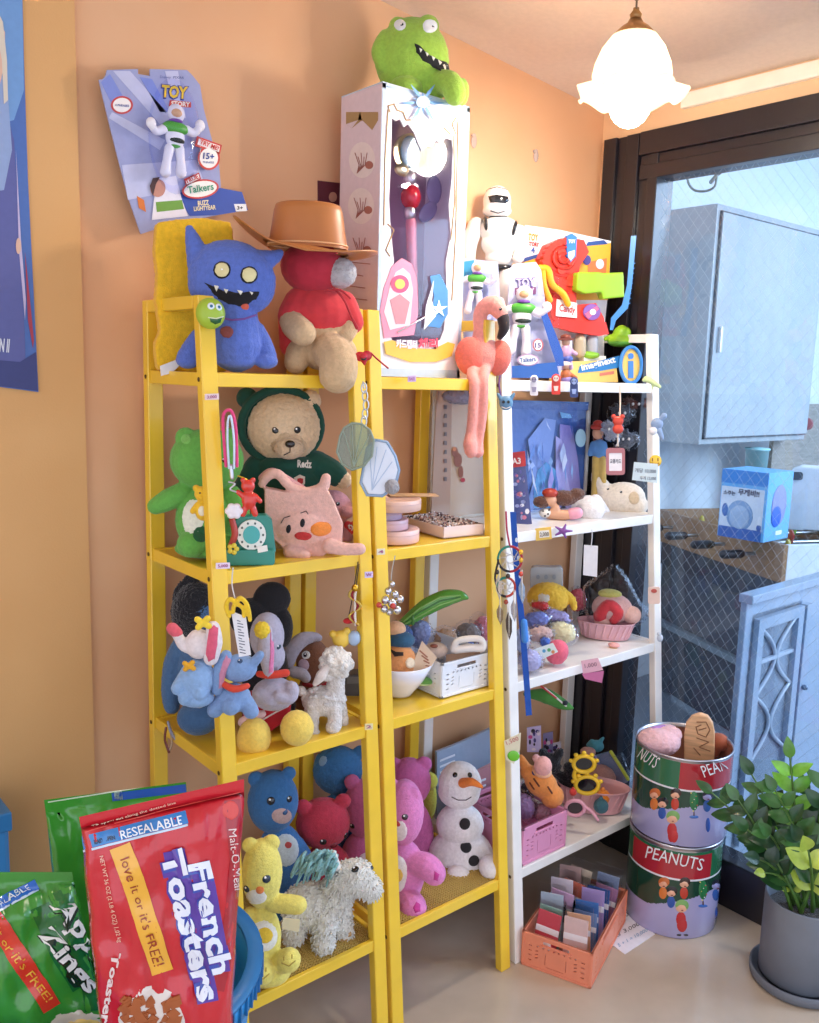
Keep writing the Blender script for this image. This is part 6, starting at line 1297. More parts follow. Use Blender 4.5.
for pts, c, nm, y, lab in (([(437, 752), (462, 742), (500, 724), (498, 850), (437, 850)], '#9fb2cc', 'book', 1.57, 'pale blue booklet in film standing behind the snowman'), ([(468, 776), (500, 760), (500, 872), (470, 872)], '#b8868e', 'book', 1.50, 'rose brown packaged booklet at the right of the snowman'), ([(478, 810), (500, 806), (500, 880), (478, 880)], '#a05a60', 'book', 1.46, 'dark rose packet standing beside the snowman feet')):
    fr = PF((pts[0][0] + pts[1][0]) / 2, y, ZD_ + .0, 0); pts = [(x, min(yy, 880)) for x, yy in pts]; b = B(fr, M(c, 'film')); b.p(pts, 0, 3); rt = thing(nm, lab, 'book', fr); part('cover', b, rt); b = B(fr, M('#e2e6f0', 'paper')); x0, y0 = pts[0]
    for i in range(5): b.p([(x0 + 3, y0 + 8 + i * 6), (x0 + 18, y0 + 2 + i * 6), (x0 + 18, y0 + 4 + i * 6), (x0 + 3, y0 + 10 + i * 6)], -.4, .3)
    part('print', b, rt)
# ================================================================ top shelf, white unit
ZA_ = 1.341
# white armoured toy figure
fr = PF(499, 1.565, ZA_); root = thing('toy_robot', 'large white toy robot figure with a black visor standing behind the flamingo', 'toy figure', fr)
W_ = M('#efeae6', 'gloss'); K_ = M('#1c1c22', 'gloss')
b = B(fr, W_); b.e(497, 202, 14, 15.5, 14); b.e(497, 211, 14.5, 7, 14.5); hd = part('helmet', b, root, remesh=1.1, smooth_it=2); S = Surf(fr, hd)
b = B(fr, K_); shell(b, S, dens([(487, 196), (496, 194), (509, 196), (510, 201), (506, 204), (497, 203), (489, 203)], 2), .8); part('visor', b, hd, label='black visor'); part('stripe', stitch(B(fr, M('#3a3a40', 'gloss')), S, [(485, 190), (497, 187), (508, 190)], .5), hd)
part('grille', stitch(B(fr, M('#5a5a60', 'gloss')), S, [(491, 211), (498, 213), (505, 211)], .8), hd); part('neck', B(fr, K_).e(498, 217, 9, 3.5, 8), root)
b = B(fr, W_); b.e(499, 230, 21, 13, 14); b.e(500, 244, 19, 14, 13); b.e(500, 258, 15, 10, 11); part('torso', b, root, remesh=1.1, smooth_it=3)
[part('joint', B(fr, K_).e(*q[:5], rot=q[5]), root) for q in ((486, 226, 3, 9, 15, 10), (514, 230, 3, 9, 13, -12), (500, 268, 15, 4, 11, 0))]
for s_, pts in ((0, [(476, 226, 8.5), (470, 242, 8, -3), (469, 258, 6.5, -6), (472, 268, 6, -8)]), (1, [(519, 232, 7), (522, 246, 6.5, -3), (518, 258, 6, -8)])): part('arm', B(fr, W_).c(pts), root)
for x in (490, 508): lg = part('leg', B(fr, W_).c([(x, 274, 9.5), (x - 1, 300, 8.5), (x - 1, 322, 7), (x, 350, 8.5), (x, 362, 8)]), root); part('foot', B(fr, W_).e(x, 369, 9, 5.5, 12, d=-3), lg)
# blister card behind flamingo
def small_card(name, label, fr, pts, fx, fy, k, col, title=None):
    root = thing(name, label, 'packaged toy', fr); b = B(fr, M(col, 'paper')); b.p(pts, 4, 1.4); c_ = part('backing_card', b, root)
    spacetoy(root, fr, fx, fy, k, -4, .1); b = B(fr, M('#fafaff', 'clear', crinkle=1, ior=1.25)); x0 = min(p[0] for p in pts) + 3; x1 = max(p[0] for p in pts) - 3; y0 = min(p[1] for p in pts) + 14; y1 = max(p[1] for p in pts) - 6
    b.p(rrect(x0, y0, x1, y1, 4), -8, 12, True); part('blister', b, root, remesh=1.3); return root, c_
fr = PF(487, 1.475, ZA_)
root, c_ = small_card('toy_package', 'blister pack with a small space toy between the wand box and the big white robot', fr, [(462, 258), (498, 262), (500, 300), (498, 372), (464, 372)], 476, 285, .72, '#c3c8e6')
b = B(fr, M('#3f9ac4', 'paper')); b.p([(461, 262), (474, 260), (475, 278), (462, 280)], 3, .5); b.m(M('#e0a03c', 'paper')); b.p([(463, 322), (480, 322), (480, 330), (463, 330)], 3, .5); part('print', b, c_)
fr = PF(530, 1.455, ZA_)
root, c_ = small_card('toy_package', 'blister pack with purple lettering and a green armed space toy, right of the flamingo', fr, [(510, 268), (514, 264), (536, 262), (541, 270), (545, 300), (552, 340), (562, 366), (560, 378), (508, 378), (506, 340)], 522, 317, .95, '#d2d4ea')
b = B(fr); ctext(b, 'TOY', (516, 287), (536, 286), 9, '#5a4690', 3, .09) ; ctext(b, 'TOY', (516.5, 286.5), (535.5, 285.6), 8, '#cfc4e2', 2.4, .03); b.m(M('#7c3f70', 'paper')); b.p([(515, 288), (536, 287), (536, 294), (515, 295)], 3, .4); ctext(b, 'STORY', (516.5, 294), (534.5, 293), 5, '#e8d4e4', 2.4, .04)
b.m(M('#2f64b8', 'paper')); b.p([(512, 366), (556, 362), (560, 378), (512, 378)], -9, .6); b.m(M('#b8a0c4', 'paper')); b.disc(528, 360, 11, 6, -9.4, .5); b.m(M('#f4f0f4', 'paper')); b.disc(528, 360, 9.4, 4.8, -9.9, .5); ctext(b, 'Talkers', (520, 362.5), (536, 361), 4.6, '#3a6aa8', -10.4, .02)
b.m(M('#c86878', 'paper')); b.disc(538, 345, 5.4, 6.4, -9, .5); b.m(M('#f4eef2', 'paper')); b.disc(538, 345, 4.2, 5.2, -9.5, .5); ctext(b, '15', (535, 347.5), (541, 347.5), 4.6, '#4a4a8c', -10, .02); part('print', b, c_)
b = B(fr, M('#2c5cb4', 'plastic')); b.p([(540, 312), (545, 308), (551, 322), (563, 352), (564, 366), (557, 366), (550, 345)], -7, 3); part('edge_strip', b, root, label='blue edge strip')
# playset package
fr = Fr(base(575, 1.565, ZA_), -.30); root = thing('playset_package', 'big open playset package with a red toy claw machine, yellow arms and an oval emblem', 'packaged toy', fr)
b = B(fr, M('#eceaf0', 'paper')); b.p([(525, 225), (560, 230), (611, 241), (609, 285), (604, 330), (604, 378), (523, 378), (523, 300)], 0, 2); c_ = part('backing_card', b, root)
b = B(fr, M('#efb02e', 'paper')); b.p([(524, 262), (570, 248), (611, 243), (608, 300), (523, 300)], -.4, .4); b.m(M('#2c4f96', 'paper')); b.p([(524, 258), (552, 250), (552, 253), (524, 262)], -.8, .4); b.p([(588, 242), (604, 240), (608, 244), (586, 246)], -.8, .4)
b.m(M('#e8763c', 'paper')); b.p([(588, 262), (607, 258), (606, 276), (588, 276)], -.9, .3); b.m(M('#4a3f90', 'paper')); b.disc(587, 260, 4, 5, -1.2, .3); b.m(M('#d0d4e8', 'paper')); b.disc(600, 264, 4, 5, -1.3, .3)
ctext(b, 'TOY', (528, 240), (538, 241), 7, '#d49a2c', -1, .04); ctext(b, 'STORY', (528, 245.5), (539, 246.5), 4, '#c03a34', -1, .04); ctext(b, '4', (531, 253), (535, 253), 6, '#3a5cae', -1, .03); part('print', b, c_)
R_ = M('#e23c28', 'plastic'); b = B(fr, R_)
b.p([(543, 258), (550, 244), (566, 237), (584, 240), (589, 252), (580, 266), (577, 286), (576, 305), (596, 303), (604, 318), (606, 332), (596, 334), (566, 328), (553, 320), (549, 302), (556, 292), (546, 272)], -16, 14); body = part('claw_machine', b, root, label='red claw machine with cog teeth')
b = B(fr, M('#e83f2a', 'plastic'))
for i in range(14):
    t = 1.7 + i * .24; x, y = 568 + 22 * math.cos(t), 262 - 21 * math.sin(t); b.disc(x, y, 3.4, 3.4, -18, 6)
for i in range(5): b.disc(562 + (i % 2) * 9, 252 + i * 9, 4.2, 4.2, -18, 4)
part('cog', b, body); b = B(fr, M('#c8301f', 'plastic')); 
for i in range(6): b.p([(552 + i * 3, 268 + i * 5), (570, 272 + i * 4), (570, 274 + i * 4), (552 + i * 3, 270 + i * 5)], -17, 1.5)
for r in (5, 11): P_ = [b.L(564 + r * math.cos(t * .4), 258 + r * math.sin(t * .4), -17.5) for t in range(16)]; b.tube_m(P_, 1.4 * fr.s, 6, closed=True)
part('relief', b, body)
b = B(fr, M('#3f7fd0', 'plastic')); b.p([(567, 236), (572, 233.5), (577, 237), (576, 256), (571, 262), (567, 256)], -19, 4); b.m(M('#dbe8f4', 'paper')); b.p([(568.5, 252), (575, 250), (574.5, 256), (571, 260.5), (568.5, 257)], -19.6, .6); part('badge', b, body, label='blue badge'); b = B(fr, M('#f2f6fa', 'paper')); write(b, 'TOY', (568.5, 243), (575.5, 243), 3.6, d=-19.7, bold=.04); part('lettering', b, body)
b = B(fr, M('#f2b222', 'plastic')); b.c([(540, 268, 3.2, -20), (548, 270, 3.4, -21), (552, 284, 3.2, -22), (563, 294, 3.4, -22), (568, 304, 3, -22)]); b.c([(543, 268, 2.8, -20), (544, 284, 2.8, -20), (550, 300, 2.8, -20)]); part('arm', b, root, label='yellow arm')
b = B(fr, M('#f2ece8', 'paper')); b.p([(557, 299), (577, 303), (577, 318), (556, 316)], -18, 1); sg = part('sign', b, root); b = B(fr, M('#c03a34', 'paper')); write(b, 'Candy', (559, 311), (575, 313), 7, d=-18.6, bold=.02); part('lettering', b, sg)
b = B(fr, M('#8a5aa8', 'paper')); b.disc(592, 312, 8.5, 8, -18, 1); b.m(M('#e86a8c', 'paper')); b.p([(585, 314), (597, 306), (599, 309), (588, 319)], -18.6, .5); b.m(M('#f4e8f0', 'paper')); b.disc(593, 312, 3, 3, -19, .4); part('target_disc', b, root, label='purple and pink disc')
b = B(fr, M('#d93422', 'plastic')); b.p([(555, 320), (606, 322), (609, 334), (600, 336), (575, 332), (553, 326)], -22, 8); part('ledge', b, root)
b = B(fr, M('#9ccb2e', 'plastic')); b.p([(578, 272), (600, 272), (604, 273), (624, 272), (625, 297), (604, 299), (602, 292), (586, 294), (577, 290)], -26, 10, True); part('clamp', b, root, remesh=1.1, label='lime green clamp')
for x, c in ((580, '#b9a88c'), (592, '#a8a8b0'), (566, '#e4e0e8')): b = B(fr, M(c, 'plastic')); b.c([(x, 352, 6, -14), (x, 340, 6, -14)]); part('alien', b, root, label='small cylinder toy') if False else part('peg', b, root)
b = B(fr, M('#8cc63a', 'plastic')); b.e(590, 355, 10, 4, 8, d=-14); b.m(M('#f4f4f6', 'plastic')); b.p([(584, 357), (606, 356), (606, 361), (584, 362)], -16, 8); part('base_plate', b, root)
b = B(fr, M('#ecc873', 'paper')); b.p([(560, 362), (616, 360), (618, 382), (560, 383)], -22, 20); bx_ = part('lower_box', b, root); b = B(fr, M('#2f7fc4', 'paper')); b.p([(580, 366), (618, 356), (622, 355), (622, 367), (600, 371), (578, 373)], -22.6, .6); b.m(M('#d07c6c', 'paper')); b.p([(600, 373), (614, 371), (614, 374), (600, 376)], -22.6, .5); part('print', b, bx_)
b = B(fr, M('#f2f4f8', 'paper')); write(b, 'imaginext', (582, 370.5), (616, 362), 6, d=-23.4, bold=.03); part('lettering', b, bx_)
b = B(fr, M('#3f8ad4', 'plastic')); P_ = [b.L(631 + 10.5 * math.cos(t * .2094), 365 + 18 * math.sin(t * .2094), -26) for t in range(30)]; b.tube_m(P_, 1.9 * fr.s, 8, closed=True); em = part('emblem', b, root, label='blue oval ring'); b = B(fr, M('#f0c66a', 'paper')); b.disc(631, 365, 9.6, 17, -25, 1.2); b.m(M('#3f7fce', 'paper')); b.p([(628.5, 361), (633.5, 361), (633.5, 378), (628.5, 378)], -26, .8); b.disc(631, 356, 2.8, 3, -26, .8); part('emblem_face', b, em, label='yellow oval with a blue letter i')
# small dolls in front of the playset
for (x, y, k_, c1, c2, c3, lab) in ((566, 344, 1.0, '#7a3a2c', '#c8a0c0', '#4a5fae', 'small doll with a brown hat in front of the playset package'), (566, 368, .8, '#e8dcd4', '#b8683c', '#8c7ab8', 'tiny spotted toy dog shape in front of the playset package')):
    fr = PF(x, 1.41, ZA_); rt = thing('toy_doll', lab, 'toy figure', fr); b = B(fr, M(c2, 'plastic')); b.e(x, y + 8 * k_, 6 * k_, 8 * k_, 5); b.c([(x - 4, y + 6, 2.2), (x - 9, y + 14, 2)]); b.c([(x + 4, y + 6, 2.2), (x + 10, y + 10, 2)]); b.c([(x - 3, y + 14, 2.6), (x - 4, y + 24 * k_, 2.4)]); b.c([(x + 3, y + 14, 2.6), (x + 5, y + 24 * k_, 2.4)]); part('body', b, rt, remesh=.9)
    part('head', B(fr, M('#dba585', 'plastic')).e(x, y - 2, 4.4 * k_, 5 * k_, 4.4), rt); b = B(fr, M(c1, 'plastic')); b.e(x, y - 7 * k_, 5.5 * k_, 2.6 * k_, 5); b.disc(x, y - 5 * k_, 8 * k_, 1.4, -6, 10); part('hat', b, rt); part('trousers', B(fr, M(c3, 'plastic')).e(x + 1, y + 15 * k_, 6, 4, 5.4), rt)
# blue toothed arm and green cup
fr = PF(622, 1.425, ZA_); b = B(fr, M('#3f86d0', 'plastic')); b.p([(631, 236), (636.5, 235.6), (634, 262), (632, 285), (628, 308), (616, 320), (613, 330), (610, 330), (611, 318), (622, 305), (627, 285), (629, 262)], -2, 5)
for i in range(9): y = 262 + i * 5; b.p([(631.5 - i * .55, y), (635.5 - i * .6, y + 1), (631 - i * .55, y + 3.4)], -1, 3)
solo('toothed_arm', b, 'long blue toothed plastic arm rising at the right end of the top shelf', 'toy part')
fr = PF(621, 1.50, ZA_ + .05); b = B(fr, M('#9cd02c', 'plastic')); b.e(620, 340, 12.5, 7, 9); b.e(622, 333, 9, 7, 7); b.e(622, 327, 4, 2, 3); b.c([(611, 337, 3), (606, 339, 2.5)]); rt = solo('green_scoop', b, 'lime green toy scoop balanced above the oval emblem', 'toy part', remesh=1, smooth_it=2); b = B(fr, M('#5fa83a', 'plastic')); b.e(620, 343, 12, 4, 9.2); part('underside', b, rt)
# clip magnets hanging on the edge
for (x, y, w_, h_, c, c2, lab) in ((534, 387, 8, 17, '#e9e6ee', '#9a94b0', 'white clip figure hung on the edge of the top white shelf'), (556, 386, 9, 17, '#d8392c', '#f0d4cc', 'red clip figure hung on the edge of the top white shelf'), (574, 389, 8, 17, '#2c3f7a', '#8ea4d8', 'navy clip figure hung on the edge of the top white shelf')):
    fr = PF(x, 1.366, 1.30); rt = thing('clip_figure', lab, 'clip', fr, 'clip figures on the top white shelf'); b = B(fr, M(c, 'plastic')); b.p(rrect(x - w_ / 2, y - h_ / 2 + 3, x + w_ / 2, y + h_ / 2, 1.5), -3, 5); b.e(x, y - h_ / 2 + 1, w_ * .52, 4.5, 4); part('body', b, rt)
    b = B(fr, M(c2, 'plastic')); b.disc(x, y - h_ / 2 + 1, w_ * .32, 3, -4.6, 1); b.p([(x - 2.4, y), (x + 2.4, y), (x + 1.6, y + 5), (x - 1.6, y + 5)], -3.6, .8); part('face', b, rt); b = B(fr, M(BLK, 'gloss'))
    for s_ in (-1.2, 1.2): part('eye', B(fr, M(BLK, 'gloss')).e(x + s_, y - h_ / 2 + .6, .6, .7, .5, d=-5), rt)
fr = PF(652, 1.362, ZA_); b = B(fr, M('#cfe0a0', 'plastic')); b.c([(644, 380, 2), (649, 380, 3), (654, 383, 3), (660, 387, 1.6)]); b.e(646, 378.5, 2.6); b.c([(652, 384, 1), (653, 389, .9)]); solo('toy_lizard', b, 'small pale green rubber lizard on the right corner of the top white shelf', 'toy figure', remesh=.7)
# small blue face charm left post
fr = PF(506, 1.345, 1.25); root = thing('charm', 'small grey blue round face charm hanging at the top of the white left post', 'charm', fr); b = B(fr, M('#5f8cb0', 'plastic')); b.e(506, 403, 7, 7.5, 5); b.c([(501, 399, 2.5), (498, 394, 1.5)]); b.c([(511, 398, 2.5), (514, 394, 1.5)]); bd = part('body', b, root, remesh=.7); S = Surf(fr, bd)
for x in (503.5, 508.5): part('eye', bead(B(fr, M('#16242c', 'gloss')), S, x, 402, 1.6, .5), root)
part('mouth', stitch(B(fr, M('#efece8', 'gloss')), S, [(502, 407), (506, 408.5), (510, 407)], .6), root); part('cord', B(fr, M('#7a4a8a', 'cloth')).c([(501, 396, .8), (499, 385, .8), (500, 376, .8)]), root)

# ================================================================ second shelf, white unit
ZB2 = 1.001
fr = Fr(base(545, 1.56, ZB2), -.05); root = thing('costume_pack', 'large clear pack holding a shiny blue and lilac costume', 'packaged costume', fr)
b = B(fr, M('#4f78b8', 'film')); b.p([(510, 408), (586, 410), (584, 515), (511, 517)], 2, 2); b.m(M('#3f68ac', 'film')); b.p([(510, 400), (589, 402), (588, 411), (510, 409)], 1, 2); pk_ = part('backing', b, root)
b = B(fr); 
for c, pts in (('#8aa8dc', [(528, 440), (545, 418), (556, 420), (552, 450), (540, 500), (530, 514), (524, 514), (534, 480)]), ('#a79cd8', [(560, 424), (572, 426), (578, 460), (582, 506), (568, 510), (560, 470)]), ('#58b0dc', [(538, 470), (546, 462), (556, 470), (560, 490), (558, 508), (534, 508), (534, 490)]), ('#c8c0ec', [(556, 436), (562, 440), (566, 470), (572, 500), (560, 508), (556, 480)]), ('#7ec4e8', [(560, 412), (570, 414), (572, 418), (562, 418)]), ('#d8c4e4', [(566, 500), (574, 490), (582, 500), (582, 514), (566, 512)])):
    b.m(M(c, 'film')); b.p(pts, -.5 - len(b.mats) * .25, .6)
random.seed(5)
for i in range(26):
    x, y = random.uniform(526, 574), random.uniform(416, 490); dx = random.uniform(-6, 6); h = random.uniform(10, 34); w_ = random.uniform(.8, 2.6); b.m(M(random.choice(['#e4ecfa', '#c4d4f2', '#8cb4e4', '#b8a8e0', '#5c88cc', '#3f6ab4']), 'film')); b.p([(x, y), (x + w_, y + h * .4), (x + dx, y + h), (x + dx * .5 - w_, y + h * .5)], -3 - i * .12, .1)  # thin slivers: more folds, plus shine painted on as pale strokes
part('costume_folds_shine', b, pk_, label='pale blue and lilac folds with painted shine'); random.seed(17)
b = B(fr, M('#f6f8ff', 'clear', crinkle=1, ior=1.5, cs=14)); b.p([(508, 402), (590, 404), (588, 519), (509, 521)], -6, 2); part('film', b, root)
b = B(fr, M('#a9d4e8', 'plastic')); b.disc(581, 438, 5, 9, -7, 1); part('sticker', b, root, label='pale round sticker')
b = B(fr, M('#c9bda8', 'plastic')); b.c([(588, 412, 2, -4), (587, 450, 2, -4), (585, 490, 2, -4)]); part('hanger_edge', b, root)
fr = PF(520, 1.44, ZB2); root = thing('boxed_toy', 'narrow navy patterned pack with a red top in front of the costume pack', 'packaged toy', fr); b = B(fr, M('#3a4488', 'film')); b.p([(509, 455), (524, 453), (532, 524), (513, 526)], 0, 5); bd = part('body', b, root); random.seed(19); b = B(fr)
for i in range(26): b.m(M(random.choice(['#8f9ad0', '#c9b6dc', '#e2e4f2', '#5a58a8', '#c87898']), 'paper')); x, y = random.uniform(512, 523), random.uniform(468, 520); x += (y - 455) * .08; b.disc(x, y, random.uniform(1, 2.6), random.uniform(1, 3), -.5, .3, n=8)
part('print', b, bd); b = B(fr, M('#c23a40', 'paper')); b.p([(509, 453), (525, 451), (526, 466), (510, 468)], -.8, .6); part('header', b, bd, label='red header'); b = B(fr, M('#f0e6e8', 'paper')); write(b, 'A3', (512, 464), (521, 463.5), 6, d=-1.4, bold=.03); part('lettering', b, bd)
# lying doll in spotted outfit
fr = PF(560, 1.43, ZB2); root = thing('doll', 'small lying doll with red brown hair and a spotted white outfit', 'doll', fr)
b = B(fr, M('#dba584', 'plastic')); b.e(550, 500, 7, 6.5, 6); b.c([(548, 514, 5), (562, 515, 5.5), (574, 514, 5)]); b.c([(556, 508, 4), (552, 512, 4)]); bd = part('body', b, root, remesh=1); b = B(fr, M('#b03a28', 'plastic')); b.e(550, 493, 8, 5, 7); part('cap', b, root, label='red cap'); b = B(fr, M('#6a4434', 'fur')); b.e(542, 502, 9, 6, 7); b.e(564, 498, 14, 8, 8, d=6); b.e(577, 494, 8, 6, 7, d=8); part('hair', b, root, remesh=1, fuzz=.5, label='brown hair'); b = B(fr, M('#ece8e4', 'cloth')); b.e(546, 513, 7, 5, 6.5); sp = part('waistcoat', b, root); S = Surf(fr, sp)
for x, y in ((543, 511), (548, 514), (545, 516), (549, 510)): part('spot', shell(B(fr, M('#1c1a1c', 'cloth')), S, oval(x, y, 1.5, 1.2, 0, 8), .4, 2), sp)
part('cuff', B(fr, M('#e6a0b4', 'plastic')).c([(572, 514, 6), (577, 513, 6)]), root)
fr = PF(590, 1.42, ZB2); root, body, S = plush('goose_plush', 'white plush with a pointed end lying next to the doll', 'plush toy', fr, '#eae4e2', lambda b: (b.e(588, 509, 17, 14, 13), b.c([(596, 500, 6), (603, 507, 4), (608, 511, 2)])))
fr = PF(624, 1.45, ZB2); root, body, S = plush('seal_plush', 'cream white plush lying at the right end of the second white shelf', 'plush toy', fr, '#e9dccc', lambda b: (b.e(621, 499, 24, 17, 15, rot=12), b.c([(604, 490, 9), (598, 480, 7), (596, 475, 5)]), b.e(636, 505, 12, 11, 12)), eyes=[(608, 489, 1.2), (621, 492, 1.2)], patches=[('back_patch', '#d8c0a0', oval(634, 498, 6, 7))])
# standing doll & dark plush bunch
fr = PF(598, 1.50, ZB2); root = thing('doll', 'standing doll with red hat and blue jacket on the second white shelf', 'doll', fr); b = B(fr, M('#d8a07c', 'plastic')); b.e(598, 433, 5.5, 6.5, 5.5); part('head', b, root); b = B(fr, M('#b8382c', 'plastic')); b.e(598, 427, 7.5, 3.6, 7); b.e(598, 424, 5, 4, 5); part('hat', b, root); b = B(fr, M('#5a8cc4', 'cloth')); b.e(599, 449, 8, 10, 6); b.c([(593, 444, 3), (590, 454, 2.6)]); b.c([(604, 444, 3), (607, 456, 2.6)]); part('jacket', b, root, remesh=1); b = B(fr, M('#c8a85c', 'cloth')); b.c([(596, 458, 4), (595, 480, 3.4), (594, 500, 3.4)]); b.c([(602, 458, 4), (603, 480, 3.4), (603, 500, 3.4)]); part('trousers', b, root, remesh=1); part('hair', B(fr, M('#8a3a24', 'fur')).e(598, 438, 5, 5, 4, d=4), root)
random.seed(23)
for i, (x, y, rx, ry, c, lab) in enumerate(((636, 405, 15, 10, '#6a3a30', 'dark rust furry toy'), (622, 414, 14, 12, '#3f444e', 'charcoal furry toy'), (638, 425, 15, 12, '#8e939c', 'mid grey spiky toy'), (626, 440, 13, 11, '#5c626c', 'slate grey spiky toy'), (644, 442, 9, 12, '#787c86', 'ash grey toy'), (640, 458, 8, 8, '#e0963c', 'orange toy'), (612, 430, 11, 11, '#9aa0ac', 'light grey toy'))):
    fr = PF(x, 1.46 + .02 * (i % 3), 1.08 + .012 * i); rt = thing('hanging_toy', lab + ' hanging under the top shelf of the white unit', 'toy', fr); b = B(fr, M(c, 'fur')); b.e(x, y, rx * .75, ry * .75, 9)
    for j in range(14): t = random.uniform(0, 6.28); q = random.uniform(-.6, .6); b.c([(x, y, 3.4), (x + rx * math.cos(t), y + ry * math.sin(t), 1.4, q * 12)], n=6)
    part('body', b, rt, remesh=1.1, fuzz=.6)
    for s_ in (-3, 3): part('eye', B(fr, M('#e8e4dc', 'gloss')).e(x + s_, y - 1, 1.3, 1.5, 1, d=-10), rt)
    b = B(fr, M('#fcfcff', 'clear', crinkle=1, ior=1.3)); b.e(x, y, rx * 1.05, ry * 1.05, 12); part('bag', b, rt, remesh=1.3, fuzz=1.2)
# badge holder with cord
fr = PF(614, 1.345, 1.10); root = thing('badge_holder', 'pinkish framed card holder with a red bear clip hanging on a cord', 'card holder', fr); b = B(fr, M('#b07078', 'plastic')); b.ph(rrect(606, 448, 625, 475, 3), [rrect(609, 453, 622, 471, 1)], 0, 2); part('frame', b, root); b = B(fr, M('#eceaf2', 'paper')); b.p([(608.5, 452), (622.5, 452), (622.5, 472), (608.5, 472)], .5, 1); part('card', b, root); b = B(fr, M('#4a4a5c', 'paper')); write(b, '교통카드', (610, 463), (621, 463), 4, d=.2, bold=.02); part('lettering', b, root)
b = B(fr, M('#cc4634', 'plastic')); b.e(618, 421, 5.5, 5, 3); b.e(613.5, 416.5, 2.4); b.e(622.5, 416.5, 2.4); b.e(618, 429, 5.5, 5, 3); part('bear_clip', b, root, remesh=.7, label='red bear clip'); part('cord', B(fr, M('#e2cdb8', 'cloth')).c([(618, 446, .8), (618, 432, .8), (620, 412, .8), (620, 386, .8)]), root); part('ring', B(fr, M('#c9c9cf', 'metal')).c([(616, 436, .8), (619, 440, .8), (616, 446, .8)]), root)
# note and badge on the post
fr = PF(645, 1.325, 1.07); b = B(fr, M('#cfe2ec', 'paper')); b.p([(634, 462), (658, 464), (657, 483), (632, 480)], 0, .6); root = solo('price_note', b, 'pale blue price note taped to the white right post', 'note'); b = B(fr, M('#3a4a68', 'paper')); write(b, '개당 10,000', (635, 472), (656, 473), 4, d=-.4, bold=.01); write(b, '두개 12,000', (640, 479.5), (656, 480), 3.4, d=-.4, bold=.01); part('handwriting', b, root)
fr = PF(655, 1.315, 1.09); b = B(fr, M('#efc43c', 'gloss')); b.e(655.5, 461, 6, 6, 1.5); root = solo('badge', b, 'round yellow smiling badge on the white right post', 'badge'); b = B(fr, M('#8a5a1c', 'gloss'));
for pts in ([(652.5, 458.5, .6, -2), (652.5, 460.5, .6, -2)], [(658, 458.5, .6, -2), (658, 460.5, .6, -2)], [(652, 463, .5, -2), (655.5, 465, .5, -2), (659, 463, .5, -2)]): part('face_line', B(fr, M('#8a5a1c', 'gloss')).c(pts, n=6), root)
fr = PF(658, 1.315, 1.16); b = B(fr, M('#8fa6c8', 'plush')); b.e(657, 424, 6, 6, 4); b.c([(660, 420, 2), (664, 416, 3)]); b.c([(659, 430, 3), (662, 438, 2)]); b.m(M('#e8e6ea', 'plush')); b.e(653, 431, 4, 4, 3, d=-3); solo('charm', b, 'small grey blue plush charm hanging at the white right post', 'charm')
# edge labels and starfish
fr = PF(544, 1.338, .985); b = B(fr, M('#efc860', 'paper')); b.p([(535, 529), (551, 527), (552, 539), (536, 541)], 0, 3); root = solo('price_label', b, 'yellow bordered price label on the edge of the second white shelf', 'label'); b = B(fr, M('#f4f0e8', 'paper')); b.p([(539, 531), (549, 530), (549.5, 537), (539.5, 538)], -.4, .4); b.m(M('#6a5a48', 'paper')); write(b, '2,000', (540, 536.5), (549, 535.8), 4, d=-.9, bold=.02); part('print', b, root)
fr = PF(563, 1.338, .985); b = B(fr, M('#8a4fa0', 'plastic'))
for i in range(5): t = math.radians(-90 + 72 * i + 18); b.c([(563, 531, 2.4, -1), (563 + 9 * math.cos(t), 531 + 7 * math.sin(t), 1, -1)], n=6)
solo('starfish', b, 'small purple starfish stuck on the edge of the second white shelf', 'toy', remesh=.7)
fr = PF(590, 1.335, .93); b = B(fr, M('#e8e8f0', 'paper')); b.p([(584, 545), (598, 546), (597, 577), (583, 575)], 0, .8); root = solo('hang_tag', b, 'blank white hang tag dangling from the second white shelf', 'tag'); part('string', B(fr, M('#d8d4d8', 'cloth')).c([(591, 547, .5), (592, 538, .5), (592, 530, .5)]), root)
# dream catcher
fr = PF(508, 1.30, .86); root = thing('dream_catcher', 'two ringed dream catcher with feathers hanging from the white left post', 'dream catcher', fr)
for cx, cy, r, c1 in ((510, 559, 12, '#b03040'), (506, 587, 9, '#c04a40')):
    b = B(fr, M(c1, 'cloth')); n = 28
    for q in range(4): b.m(M((c1, '#2c2c34', '#2f8a7c', c1)[q], 'cloth')); b.tube_m([b.L(cx + r * math.cos(t), cy + r * 1.05 * math.sin(t), 0) for t in [math.pi * 2 * (q * 7 + j) / n for j in range(8)]], 1.3 * fr.s, 6)
    rg = part('ring', b, root); b = B(fr, M('#d8d4d4', 'cloth'))
    for j in range(8): t = j * math.pi / 4; u_ = t + 1.9; b.tube_m([b.L(cx + r * math.cos(t), cy + r * math.sin(t), 0), b.L(cx + r * .4 * math.cos(u_), cy + r * .4 * math.sin(u_), 0), b.L(cx + r * math.cos(t + math.pi / 2), cy + r * math.sin(t + math.pi / 2), 0)], .35 * fr.s, 4)
    part('web', b, rg)
